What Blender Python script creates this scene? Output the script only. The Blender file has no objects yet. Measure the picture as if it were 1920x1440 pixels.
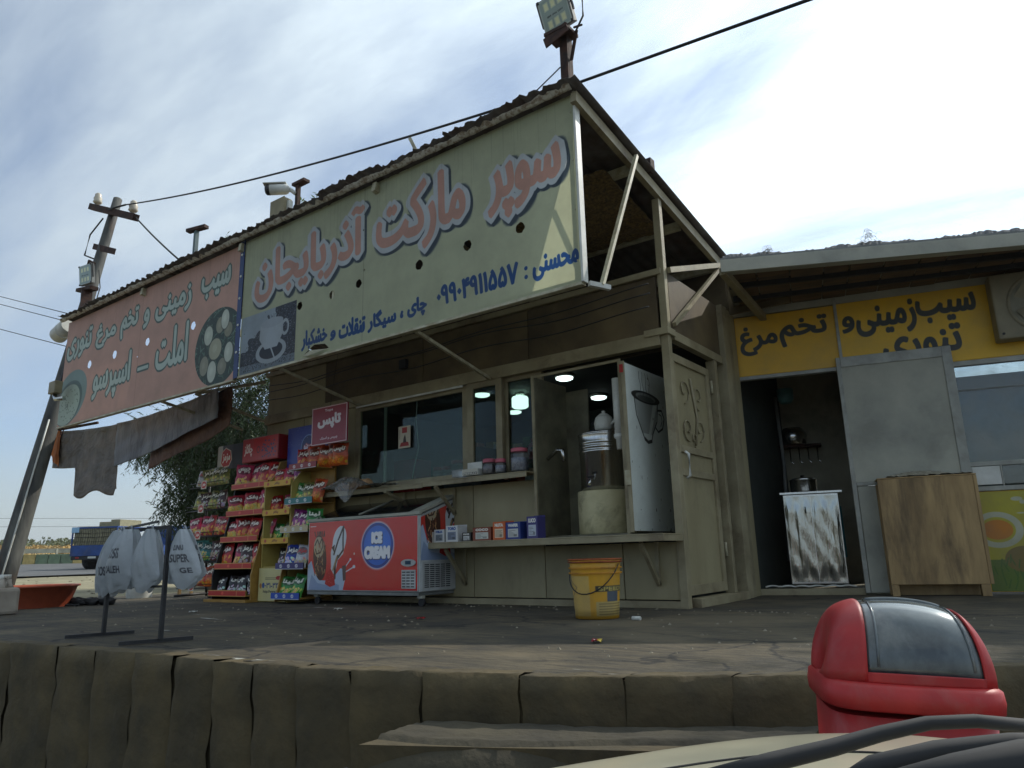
import bpy, math, random, unicodedata
import numpy as np
from mathutils import Vector, Matrix
R = math.radians
rnd = random.Random(7)
S = bpy.context.scene
COL = S.collection

# ------------------------------------------------------------------ camera
cd = bpy.data.cameras.new('camera'); cam = bpy.data.objects.new('camera', cd); COL.objects.link(cam)
cd.sensor_width = 36.0; cd.lens = 25.6; cd.clip_end = 12000; cd.clip_start = 0.05
EYE = Vector((0, 0, 0.45))
cm = Matrix(((0.802, 0.156, 0.576), (0.596, -0.168, -0.785), (-0.026, 0.973, -0.228)))
cam.matrix_world = Matrix.Translation(EYE) @ cm.to_quaternion().normalized().to_matrix().to_4x4()
S.camera = cam
cd.dof.use_dof = False

# ------------------------------------------------------------------ sun and sky
SUN = Vector((0.272, 0.721, 0.637)).normalized()
SUN_EL = math.asin(SUN.z); SUN_AZ = math.atan2(SUN.x, SUN.y)
sl = bpy.data.lights.new('sun', 'SUN'); sl.energy = 3.4; sl.angle = R(0.55); sl.color = (1.0, 0.94, 0.84)
so = bpy.data.objects.new('sun', sl); COL.objects.link(so)
so.rotation_euler = SUN.to_track_quat('Z', 'Y').to_euler()
so.location = (5, 15, 30)

W = bpy.data.worlds.new('World'); S.world = W; W.use_nodes = True
nt = W.node_tree; nt.nodes.clear(); N = nt.nodes; L = nt.links
def nn(t, **k):
    n = N.new(t)
    for a, b in k.items(): setattr(n, a, b)
    return n
out = nn('ShaderNodeOutputWorld'); bg = nn('ShaderNodeBackground'); bg.inputs[1].default_value = 0.15
sky = nn('ShaderNodeTexSky', sky_type='NISHITA'); sky.sun_disc = False
sky.sun_elevation = SUN_EL; sky.sun_rotation = SUN_AZ; sky.altitude = 1200; sky.air_density = 1.0; sky.dust_density = 0.5; sky.ozone_density = 2.5
tc = nn('ShaderNodeTexCoord')
sep = nn('ShaderNodeSeparateXYZ'); L.new(tc.outputs['Generated'], sep.inputs[0])
def mth(op, a, b=None, c=None, clamp=False):
    n = N.new('ShaderNodeMath'); n.operation = op; n.use_clamp = clamp
    for i, v in enumerate((a, b, c)):
        if v is None: continue
        if isinstance(v, (int, float)): n.inputs[i].default_value = v
        else: L.new(v, n.inputs[i])
    return n.outputs[0]
zc = mth('MAXIMUM', sep.outputs['Z'], 0.0)
zz = mth('ADD', zc, 0.22)
cx = mth('DIVIDE', sep.outputs['X'], zz); cy = mth('DIVIDE', sep.outputs['Y'], zz)
cmb = nn('ShaderNodeCombineXYZ'); L.new(cx, cmb.inputs[0]); L.new(cy, cmb.inputs[1])
mp = nn('ShaderNodeMapping'); mp.inputs['Rotation'].default_value = (0, 0, R(-35)); mp.inputs['Scale'].default_value = (0.55, 1.5, 1); mp.inputs['Location'].default_value = (3.1, 0.7, 0)
L.new(cmb.outputs[0], mp.inputs[0])
n1 = nn('ShaderNodeTexNoise'); n1.inputs['Scale'].default_value = 1.15; n1.inputs['Detail'].default_value = 8; n1.inputs['Roughness'].default_value = 0.56; n1.inputs['Distortion'].default_value = 0.5
L.new(mp.outputs[0], n1.inputs[0])
n2 = nn('ShaderNodeTexNoise'); n2.inputs['Scale'].default_value = 5.0; n2.inputs['Detail'].default_value = 8; n2.inputs['Roughness'].default_value = 0.62; n2.inputs['Distortion'].default_value = 0.3
L.new(mp.outputs[0], n2.inputs[0])
nz = mth('ADD', mth('MULTIPLY', n1.outputs[0], 0.8), mth('MULTIPLY', n2.outputs[0], 0.2))
cov = nn('ShaderNodeMapRange'); cov.inputs['From Min'].default_value = 0.34; cov.inputs['From Max'].default_value = 0.63; cov.clamp = True
L.new(nz, cov.inputs[0])
dp = nn('ShaderNodeVectorMath', operation='DOT_PRODUCT'); L.new(tc.outputs['Generated'], dp.inputs[0]); dp.inputs[1].default_value = SUN
sd = mth('MAXIMUM', dp.outputs['Value'], 0.0)
glow = mth('ADD', mth('MULTIPLY', mth('POWER', sd, 5.0), 7.0), mth('MULTIPLY', mth('POWER', sd, 24.0), 7.0))
cb = mth('ADD', glow, mth('MULTIPLY_ADD', mth('MAXIMUM', dp.outputs['Value'], -0.2), 3.4, 4.6))
crgb = nn('ShaderNodeCombineXYZ'); L.new(mth('MULTIPLY', cb, 0.87), crgb.inputs[0]); L.new(mth('MULTIPLY', cb, 1.0), crgb.inputs[1]); L.new(mth('ADD', mth('MULTIPLY', cb, 1.04), 0.25), crgb.inputs[2])
# clouds cover more of the sky overhead and towards the sun, thin out low over the land
cf = mth('MULTIPLY', mth('ADD', cov.outputs[0], mth('MULTIPLY', mth('POWER', sd, 3.0), 0.5)), 0.86, None, True)
low = nn('ShaderNodeMapRange'); low.inputs['From Min'].default_value = 0.0; low.inputs['From Max'].default_value = 0.42; low.inputs['To Min'].default_value = 0.22; L.new(zc, low.inputs[0])
cf2 = mth('MULTIPLY', cf, low.outputs[0])
mx = nn('ShaderNodeMix', data_type='RGBA'); L.new(cf2, mx.inputs['Factor']); L.new(sky.outputs[0], mx.inputs['A']); L.new(crgb.outputs[0], mx.inputs['B'])
# pale band of dusty air along the horizon
hz = nn('ShaderNodeMapRange'); hz.inputs['From Min'].default_value = 0.16; hz.inputs['From Max'].default_value = 0.0; hz.inputs['To Min'].default_value = 0.0; hz.inputs['To Max'].default_value = 0.75; L.new(zc, hz.inputs[0])
mx2 = nn('ShaderNodeMix', data_type='RGBA'); L.new(hz.outputs[0], mx2.inputs['Factor']); L.new(mx.outputs['Result'], mx2.inputs['A'])
hzs = None; hc = nn('ShaderNodeCombineXYZ'); hb = mth('ADD', mth('MULTIPLY', mth('POWER', sd, 3.0), 4.0), 3.3)
L.new(mth('MULTIPLY', hb, 0.95), hc.inputs[0]); L.new(mth('MULTIPLY', hb, 1.0), hc.inputs[1]); L.new(mth('MULTIPLY', hb, 0.93), hc.inputs[2])
L.new(hc.outputs[0], mx2.inputs['B'])
L.new(mx2.outputs['Result'], bg.inputs[0]); L.new(bg.outputs[0], out.inputs[0])
S.view_settings.view_transform = 'Standard'; S.view_settings.look = 'None'; S.view_settings.gamma = 1.0
S.view_settings.use_curve_mapping = False; S.view_settings.exposure = 0.0
S.render.engine = 'CYCLES'
S.cycles.max_bounces = 8; S.cycles.transparent_max_bounces = 16; S.cycles.sample_clamp_indirect = 6
S.cycles.use_denoising = True

# ================================================================== materials
MATS = {}
def lin(c):
    return tuple(((x/255)/12.92 if x/255 <= 0.04045 else ((x/255+0.055)/1.055)**2.4) for x in c)
def pm(name, c1, c2=None, scale=6.0, rough=0.6, metal=0.0, bump=0.0, bscale=30.0, grime=None, gcol=(0.03, 0.025, 0.02), gscale=2.5,
       stretch=(1, 1, 1), transl=0.0, spec=0.5, emit=None, detail=6, lo=0.35, hi=0.65, alpha=None, coat=0.0, bdist=0.01):
    """procedural principled material: two tones by noise, optional grime patches and bump"""
    if name in MATS: return MATS[name]
    m = bpy.data.materials.new(name); m.use_nodes = True; t = m.node_tree; P = t.nodes['Principled BSDF']; n = t.nodes; l = t.links
    P.inputs['Roughness'].default_value = rough; P.inputs['Metallic'].default_value = metal; P.inputs['Specular IOR Level'].default_value = spec
    P.inputs['Coat Weight'].default_value = coat
    c = n.new('ShaderNodeTexCoord'); mpp = n.new('ShaderNodeMapping'); mpp.inputs['Scale'].default_value = stretch; l.new(c.outputs['Object'], mpp.inputs[0])
    oi = n.new('ShaderNodeObjectInfo')
    off = n.new('ShaderNodeVectorMath'); off.operation = 'ADD'; l.new(mpp.outputs[0], off.inputs[0])
    sc_ = n.new('ShaderNodeMath'); sc_.operation = 'MULTIPLY'; sc_.inputs[1].default_value = 7.0; l.new(oi.outputs['Random'], sc_.inputs[0]); l.new(sc_.outputs[0], off.inputs[1])
    V = off.outputs[0]
    if c2 is None: c2 = tuple(x*0.82 for x in c1)
    a = n.new('ShaderNodeTexNoise'); a.inputs['Scale'].default_value = scale; a.inputs['Detail'].default_value = detail; a.inputs['Roughness'].default_value = 0.6; l.new(V, a.inputs[0])
    mr = n.new('ShaderNodeMapRange'); mr.inputs['From Min'].default_value = lo; mr.inputs['From Max'].default_value = hi; l.new(a.outputs[0], mr.inputs[0])
    mxx = n.new('ShaderNodeMix'); mxx.data_type = 'RGBA'; mxx.inputs['A'].default_value = (*c1, 1); mxx.inputs['B'].default_value = (*c2, 1); l.new(mr.outputs[0], mxx.inputs['Factor'])
    colr = mxx.outputs['Result']
    if grime:
        g = n.new('ShaderNodeTexNoise'); g.inputs['Scale'].default_value = gscale; g.inputs['Detail'].default_value = 9; g.inputs['Roughness'].default_value = 0.68; g.inputs['Distortion'].default_value = 0.4; l.new(V, g.inputs[0])
        gm = n.new('ShaderNodeMapRange'); gm.inputs['From Min'].default_value = 0.52; gm.inputs['From Max'].default_value = 0.72; gm.inputs['To Max'].default_value = grime; l.new(g.outputs[0], gm.inputs[0])
        g2 = n.new('ShaderNodeMix'); g2.data_type = 'RGBA'; g2.inputs['B'].default_value = (*gcol, 1); l.new(colr, g2.inputs['A']); l.new(gm.outputs[0], g2.inputs['Factor']); colr = g2.outputs['Result']
    l.new(colr, P.inputs['Base Color'])
    if bump:
        b = n.new('ShaderNodeTexNoise'); b.inputs['Scale'].default_value = bscale; b.inputs['Detail'].default_value = 5; l.new(V, b.inputs[0])
        bb = n.new('ShaderNodeBump'); bb.inputs['Strength'].default_value = min(1, bump); bb.inputs['Distance'].default_value = bdist; b.inputs['Distortion'].default_value = 0.0 if bdist < .02 else 1.4; l.new(b.outputs[0], bb.inputs['Height']); l.new(bb.outputs[0], P.inputs['Normal'])
    if transl:
        o = n['Material Output']; ms = n.new('ShaderNodeMixShader'); tr = n.new('ShaderNodeBsdfTranslucent'); ms.inputs[0].default_value = transl
        l.new(colr, tr.inputs[0]); l.new(P.outputs[0], ms.inputs[1]); l.new(tr.outputs[0], ms.inputs[2]); l.new(ms.outputs[0], o.inputs[0])
    if emit:
        P.inputs['Emission Color'].default_value = (*emit[0], 1); P.inputs['Emission Strength'].default_value = emit[1]
    MATS[name] = m; return m
def glassm(name, tint=(0.9, 0.95, 0.95), rough=0.02, refl=1.0, dirt=0.05, base=0.04):
    m = bpy.data.materials.new(name); m.use_nodes = True; t = m.node_tree; n = t.nodes; l = t.links; n.remove(n['Principled BSDF']); o = n['Material Output']
    tr = n.new('ShaderNodeBsdfTransparent'); tr.inputs[0].default_value = (*tint, 1)
    gl = n.new('ShaderNodeBsdfGlossy'); gl.inputs['Roughness'].default_value = rough
    df = n.new('ShaderNodeBsdfDiffuse'); df.inputs[0].default_value = (0.4, 0.4, 0.36, 1)
    lw = n.new('ShaderNodeLayerWeight'); lw.inputs[0].default_value = 0.35
    ml = n.new('ShaderNodeMath'); ml.operation = 'MULTIPLY_ADD'; ml.inputs[1].default_value = 0.75*refl; ml.inputs[2].default_value = base; l.new(lw.outputs['Fresnel'], ml.inputs[0])
    m1 = n.new('ShaderNodeMixShader'); l.new(ml.outputs[0], m1.inputs[0]); l.new(tr.outputs[0], m1.inputs[1]); l.new(gl.outputs[0], m1.inputs[2])
    c = n.new('ShaderNodeTexCoord'); g = n.new('ShaderNodeTexNoise'); g.inputs['Scale'].default_value = 4; g.inputs['Detail'].default_value = 7; l.new(c.outputs['Object'], g.inputs[0])
    gm = n.new('ShaderNodeMapRange'); gm.inputs['From Min'].default_value = 0.35; gm.inputs['From Max'].default_value = 0.8; gm.inputs['To Max'].default_value = dirt*3; l.new(g.outputs[0], gm.inputs[0])
    m2 = n.new('ShaderNodeMixShader'); l.new(gm.outputs[0], m2.inputs[0]); l.new(m1.outputs[0], m2.inputs[1]); l.new(df.outputs[0], m2.inputs[2]); l.new(m2.outputs[0], o.inputs[0])
    MATS[name] = m; return m

M = {}
M['cream'] = pm('cream_paint', lin((158, 148, 118)), lin((130, 120, 92)), 3, 0.55, grime=0.7, gcol=(0.10, 0.06, 0.03), gscale=2.6, bump=0.25, bscale=60)
M['cream2'] = pm('cream_panel', lin((160, 150, 116)), lin((140, 130, 98)), 1.6, 0.6, grime=0.45, gcol=(0.07, 0.052, 0.03), gscale=1.7, stretch=(1, 1, .45), bump=0.2, bscale=40)
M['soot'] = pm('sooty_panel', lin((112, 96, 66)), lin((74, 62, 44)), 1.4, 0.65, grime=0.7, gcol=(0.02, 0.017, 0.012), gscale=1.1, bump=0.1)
M['steelframe'] = pm('painted_angle_iron', lin((190, 186, 160)), lin((150, 140, 110)), 9, 0.5, grime=0.5, gcol=(0.09, 0.05, 0.025), gscale=6)
M['rust'] = pm('rusty_iron', lin((74, 48, 38)), lin((38, 30, 28)), 12, 0.85, metal=0.0, bump=0.3, bscale=60, grime=0.6, gcol=(0.10, 0.045, 0.02), gscale=9)
M['darkiron'] = pm('dark_iron', lin((42, 42, 44)), lin((26, 26, 28)), 12, 0.6, bump=0.1)
M['roof'] = pm('corrugated_roof_sheet', lin((96, 92, 88)), lin((68, 58, 52)), 5, 0.75, grime=0.8, gcol=(0.07, 0.032, 0.018), gscale=3)
M['fascia'] = pm('flaking_white_flashing', lin((196, 192, 180)), lin((140, 124, 106)), 26, 0.7, lo=0.45, hi=0.6, bump=0.3, bscale=50)
M['concrete'] = pm('porch_concrete', lin((92, 82, 62)), lin((64, 59, 47)), 2.2, 0.88, bump=0.7, bscale=26, grime=0.75, gcol=(0.018, 0.020, 0.018), gscale=1.3)
M['stone'] = pm('rendered_stone', lin((92, 80, 54)), lin((70, 62, 44)), 3.5, 0.95, bump=0.8, bscale=22, grime=0.5, gcol=(0.03, 0.03, 0.022), gscale=2.2)
M['dirt'] = pm('dry_ground', lin((150, 142, 112)), lin((120, 112, 86)), 0.9, 0.95, bump=0.6, bscale=7, grime=0.5, gcol=(0.16, 0.14, 0.09), gscale=0.35, detail=10)
M['asphalt'] = pm('asphalt', lin((96, 96, 94)), lin((76, 76, 76)), 0.8, 0.9, bump=0.4, bscale=40)
M['black'] = pm('black_plastic', (0.018, 0.018, 0.02), (0.012, 0.012, 0.013), 8, 0.45)
M['rubber'] = pm('black_rubber', (0.02, 0.02, 0.021), (0.014, 0.014, 0.014), 8, 0.8)
M['white'] = pm('white_plastic', lin((214, 214, 206)), lin((190, 190, 180)), 7, 0.45, grime=0.3, gcol=(0.2, 0.18, 0.13))
M['grey'] = pm('grey_paint', lin((130, 132, 128)), lin((104, 106, 102)), 7, 0.5, grime=0.3)
M['steel'] = pm('stainless_steel', (0.62, 0.62, 0.6), (0.5, 0.5, 0.48), 14, 0.22, metal=1.0, bump=0.08, bscale=12, stretch=(6, 6, 0.6))
M['crump'] = pm('dented_stainless_steel', (0.44, 0.44, 0.41), (0.40, 0.40, 0.37), 5, 0.13, metal=1.0, bump=0.9, bscale=5, stretch=(4, 1, .6))
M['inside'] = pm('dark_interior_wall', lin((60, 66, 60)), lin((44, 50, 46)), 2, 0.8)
M['leaf'] = pm('leaf', lin((70, 86, 48)), lin((42, 58, 34)), 3, 0.6, transl=0.25)
M['weed'] = pm('weed_leaf', lin((120, 140, 84)), lin((86, 110, 60)), 3, 0.6, transl=0.3)
M['bark'] = pm('bark', lin((70, 58, 46)), lin((46, 38, 32)), 9, 0.95, bump=0.8, bscale=18)
M['gravel'] = pm('pebble', lin((150, 142, 122)), lin((110, 102, 86)), 2, .9)
M['lamp'] = pm('lit_lamp_diffuser', (0.9, 0.95, 0.95), None, emit=((0.80, 1.0, 0.96), 2.6))
M['glass'] = glassm('window_glass', tint=(0.62, 0.70, 0.66), refl=0.12, dirt=0.008, base=0.012)
M['jar'] = glassm('clear_plastic_jar', tint=(0.72, 0.74, 0.76), refl=0.8, dirt=0.12, base=0.05, rough=0.12)

# ================================================================== geometry helpers
ROOT = {}
class MB:
    def __init__(s): s.v = []; s.f = []; s.sm = []; s.uv = {}
    def add(s, vs, fs, smooth=False, uvs=None):
        b = len(s.v); s.v += [tuple(p) for p in vs]
        for k, f in enumerate(fs):
            if uvs is not None: s.uv[len(s.f)] = uvs[k]
            s.f.append(tuple(b+i for i in f)); s.sm.append(smooth)
        return s
    def box(s, x0, y0, z0, x1, y1, z1):
        x0, x1 = sorted((x0, x1)); y0, y1 = sorted((y0, y1)); z0, z1 = sorted((z0, z1))
        return s.add([(x0,y0,z0),(x1,y0,z0),(x1,y1,z0),(x0,y1,z0),(x0,y0,z1),(x1,y0,z1),(x1,y1,z1),(x0,y1,z1)],
              [(0,3,2,1),(4,5,6,7),(0,1,5,4),(1,2,6,5),(2,3,7,6),(3,0,4,7)])
    def bar(s, a, b, w, h=None, up=(0, 0, 1)):
        """square bar from a to b, width w, height h"""
        h = h or w; a = Vector(a); b = Vector(b); d = (b-a).normalized(); u = Vector(up)
        if abs(d.dot(u)) > 0.98: u = Vector((0, 1, 0))
        sx = d.cross(u).normalized(); sz = sx.cross(d).normalized()
        vs = []
        for p in (a, b):
            for i, j in ((-1,-1),(1,-1),(1,1),(-1,1)): vs.append(p+sx*i*w/2+sz*j*h/2)
        return s.add(vs, [(0,1,2,3),(7,6,5,4),(0,4,5,1),(1,5,6,2),(2,6,7,3),(3,7,4,0)])
    def tube(s, pts, r, n=8, caps=True, smooth=True):
        pts = [Vector(p) for p in pts]; rs = r if isinstance(r, (list, tuple)) else [r]*len(pts)
        vs = []; fs = []
        d0 = (pts[1]-pts[0]).normalized(); u = Vector((0, 0, 1)) if abs(d0.z) < 0.9 else Vector((1, 0, 0))
        for i, p in enumerate(pts):
            d = (pts[min(i+1, len(pts)-1)]-pts[max(i-1, 0)]).normalized()
            a = d.cross(u)
            if a.length < 1e-4: a = d.cross(Vector((0, 1, 0)))
            a.normalize(); b = d.cross(a).normalized()
            for k in range(n):
                t = 2*math.pi*k/n; vs.append(p+(a*math.cos(t)+b*math.sin(t))*rs[i])
        for i in range(len(pts)-1):
            for k in range(n):
                fs.append((i*n+k, i*n+(k+1) % n, (i+1)*n+(k+1) % n, (i+1)*n+k))
        s.add(vs, fs, smooth)
        if caps:
            b = len(s.v)-len(vs); s.f.append(tuple(b+k for k in range(n))[::-1]); s.sm.append(False)
            s.f.append(tuple(b+(len(pts)-1)*n+k for k in range(n))); s.sm.append(False)
        return s
    def lathe(s, prof, c=(0, 0, 0), n=24, axis='z', smooth=True, close=True, sx=1, sy=1):
        vs = []; fs = []
        for r, h in prof:
            for k in range(n):
                t = 2*math.pi*k/n; a, b = r*math.cos(t)*sx, r*math.sin(t)*sy
                if axis == 'z': vs.append((c[0]+a, c[1]+b, c[2]+h))
                elif axis == 'y': vs.append((c[0]+a, c[1]+h, c[2]+b))
                else: vs.append((c[0]+h, c[1]+a, c[2]+b))
        for i in range(len(prof)-1):
            for k in range(n): fs.append((i*n+k, i*n+(k+1) % n, (i+1)*n+(k+1) % n, (i+1)*n+k))
        s.add(vs, fs, smooth)
        if close:
            b = len(s.v)-len(vs)
            s.f.append(tuple(b+k for k in range(n))[::-1]); s.sm.append(False)
            s.f.append(tuple(b+(len(prof)-1)*n+k for k in range(n))); s.sm.append(False)
        return s
    def quad(s, p0, p1, p2, p3, uv=((0,0),(1,0),(1,1),(0,1))): return s.add([p0, p1, p2, p3], [(0, 1, 2, 3)], False, [uv])
    def prism(s, poly, a, b, axis='y'):
        """extrude 2D polygon between a and b along axis; poly coords are the other two axes"""
        def P(u, v, w):
            return {'y': (u, w, v), 'x': (w, u, v), 'z': (u, v, w)}[axis]
        n = len(poly)
        vs = [P(u, v, a) for u, v in poly]+[P(u, v, b) for u, v in poly]
        fs = [tuple(range(n)), tuple(range(2*n-1, n-1, -1))]+[(i, n+i, n+(i+1) % n, (i+1) % n) for i in range(n)]
        return s.add(vs, fs)
    def grid(s, fn, nu, nv, smooth=True):
        vs = [fn(i/nu, j/nv) for j in range(nv+1) for i in range(nu+1)]
        fs = []; uv = []
        for j in range(nv):
            for i in range(nu):
                a = j*(nu+1)+i; fs.append((a, a+1, a+nu+2, a+nu+1)); uv.append(((i/nu, j/nv), ((i+1)/nu, j/nv), ((i+1)/nu, (j+1)/nv), (i/nu, (j+1)/nv)))
        return s.add(vs, fs, smooth, uv)
    def mesh(s, name, mat, off=(0, 0, 0), rz=0):
        me = bpy.data.meshes.new(name)
        o = Vector(off); vs = [Vector(p)-o for p in s.v]
        if rz: q = Matrix.Rotation(-rz, 3, 'Z'); vs = [q @ p for p in vs]
        me.from_pydata([tuple(p) for p in vs], [], s.f); me.polygons.foreach_set('use_smooth', s.sm)
        if s.uv:
            ul = me.uv_layers.new(name='UVMap')
            for fi, uvs in s.uv.items():
                for li, uvv in zip(me.polygons[fi].loop_indices, uvs): ul.data[li].uv = uvv
        for m_ in (mat if isinstance(mat, (list, tuple)) else [mat]): me.materials.append(m_)
        me.update(); return me
    def build(s, name, mat, parent=None, local=False, bev=0, solid=0):
        if parent is not None:
            loc, rz = ROOT[parent.name]
            me = s.mesh(name, mat) if local else s.mesh(name, mat, loc, rz)
            o = bpy.data.objects.new(name, me); COL.objects.link(o); o.parent = parent; ROOT[o.name] = (loc, rz)
        else:
            xs = [p[0] for p in s.v]; ys = [p[1] for p in s.v]; zs = [p[2] for p in s.v]
            c = Vector(((min(xs)+max(xs))/2, (min(ys)+max(ys))/2, min(zs)))
            o = bpy.data.objects.new(name, s.mesh(name, mat, c)); COL.objects.link(o); o.location = c; ROOT[o.name] = (c, 0)
        if bev:
            b = o.modifiers.new('bevel', 'BEVEL'); b.width = bev; b.segments = 2; b.limit_method = 'ANGLE'; b.angle_limit = R(40)
        if solid:
            b = o.modifiers.new('solid', 'SOLIDIFY'); b.thickness = solid; b.offset = 0
        return o
def tag(o, label=None, cat=None, group=None, kind=None):
    if label: o['label'] = label
    if cat: o['category'] = cat
    if group: o['group'] = group
    if kind: o['kind'] = kind
    return o
def thing(name, label, cat, loc=(0, 0, 0), rz=0, group=None):
    o = bpy.data.objects.new(name, None); COL.objects.link(o); o.location = loc; o.rotation_euler = (0, 0, rz); o.empty_display_size = 0.1
    ROOT[o.name] = (Vector(loc), rz); return tag(o, label, cat, group)
def BX(name, mat, parent, *b, local=False, bev=0): return MB().box(*b).build(name, mat, parent, local, bev)
def copy_tree(o, loc=None, rz=None, label=None, scale=None):
    c = o.copy(); COL.objects.link(c); ROOT[c.name] = ROOT[o.name]
    if loc is not None: c.location = loc
    if rz is not None: c.rotation_euler = (0, 0, rz)
    if scale: c.scale = scale
    if label: c['label'] = label
    for ch in o.children:
        d = ch.copy(); COL.objects.link(d); d.parent = c
        for g in ch.children:
            e = g.copy(); COL.objects.link(e); e.parent = d
    return c

# ================================================================== lettering and printed pictures (drawn in code)
FORM = {}
for cp in list(range(0xFB50, 0xFC00))+list(range(0xFE70, 0xFF00)):
    d = unicodedata.decomposition(chr(cp)).split()
    if len(d) == 2 and d[0] in ('<isolated>', '<final>', '<initial>', '<medial>'): FORM.setdefault((chr(int(d[1], 16)), d[0][1:-1]), chr(cp))
FORM[('\u0644\u0627', 'isolated')] = '\uFEFB'; FORM[('\u0644\u0627', 'final')] = '\uFEFC'
def shape(w):
    """joins the letters of one Persian word and puts them in drawing order"""
    u = []
    i = 0
    while i < len(w):
        if w[i:i+2] == '\u0644\u0627': u.append('\u0644\u0627'); i += 2
        else: u.append(w[i]); i += 1
    res = []
    dual = lambda c: (c, 'initial') in FORM
    jn = lambda c: (c, 'final') in FORM
    for k, c in enumerate(u):
        p = k > 0 and dual(u[k-1]) and jn(c); q = k < len(u)-1 and dual(c) and jn(u[k+1])
        f = 'medial' if p and q else 'final' if p else 'initial' if q else 'isolated'
        res.append(FORM.get((c, f), c))
    return ''.join(reversed(res))
def glyph_loops(text):
    c = bpy.data.curves.new('lettering', 'FONT'); c.body = text; c.size = 1
    o = bpy.data.objects.new('lettering', c); COL.objects.link(o)
    dg = bpy.context.evaluated_depsgraph_get(); cu = o.to_curve(dg)
    loops = []
    for sp in cu.splines:
        P = sp.bezier_points; n = len(P); pts = []
        for i in range(n):
            a, b = P[i], P[(i+1) % n]
            p0, p1, p2, p3 = (np.array(q[:2]) for q in (a.co, a.handle_right, b.handle_left, b.co))
            for t in np.linspace(0, 1, 6, endpoint=False): pts.append(p0*(1-t)**3+3*p1*t*(1-t)**2+3*p2*t*t*(1-t)+p3*t**3)
        if len(pts) > 2: loops.append(np.array(pts))
    o.to_curve_clear(); bpy.data.objects.remove(o); bpy.data.curves.remove(c)
    return loops
def raster(loops, W_, H_, ss=3):
    w, h = W_*ss, H_*ss; D = np.zeros((h, w+1), np.int16)
    for lp in loops:
        a = lp*ss; b = np.roll(a, -1, axis=0)
        for (x0, y0), (x1, y1) in zip(a, b):
            if y0 == y1: continue
            s_ = 1
            if y0 > y1: x0, y0, x1, y1 = x1, y1, x0, y0; s_ = -1
            r0 = max(0, math.ceil(y0-0.5)); r1 = min(h-1, math.ceil(y1-0.5)-1)
            if r1 < r0: continue
            ys = np.arange(r0, r1+1); xs = x0+(ys+0.5-y0)*(x1-x0)/(y1-y0)
            np.add.at(D, (ys, np.clip(np.ceil(xs-0.5).astype(int), 0, w)), s_)
    Wn = (np.cumsum(D, axis=1)[:, :w] != 0).astype(np.float32)
    return Wn.reshape(H_, ss, W_, ss).mean((1, 3))
def dilate(m, r):
    m = m.copy()
    while r > 0.01:
        k = min(1.0, r); r -= k; o = m.copy()
        for dx, dy in ((1,0),(-1,0),(0,1),(0,-1)): o = np.maximum(o, (1-k)*m+k*np.roll(m, (dy, dx), (0, 1)))
        if int(r*10) % 2 == 0:
            for dx, dy in ((1,1),(-1,1),(1,-1),(-1,-1)): o = np.maximum(o, (1-k*0.7)*m+k*0.7*np.roll(m, (dy, dx), (0, 1)))
        m = o
    return m
LOOPS = {}
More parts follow.
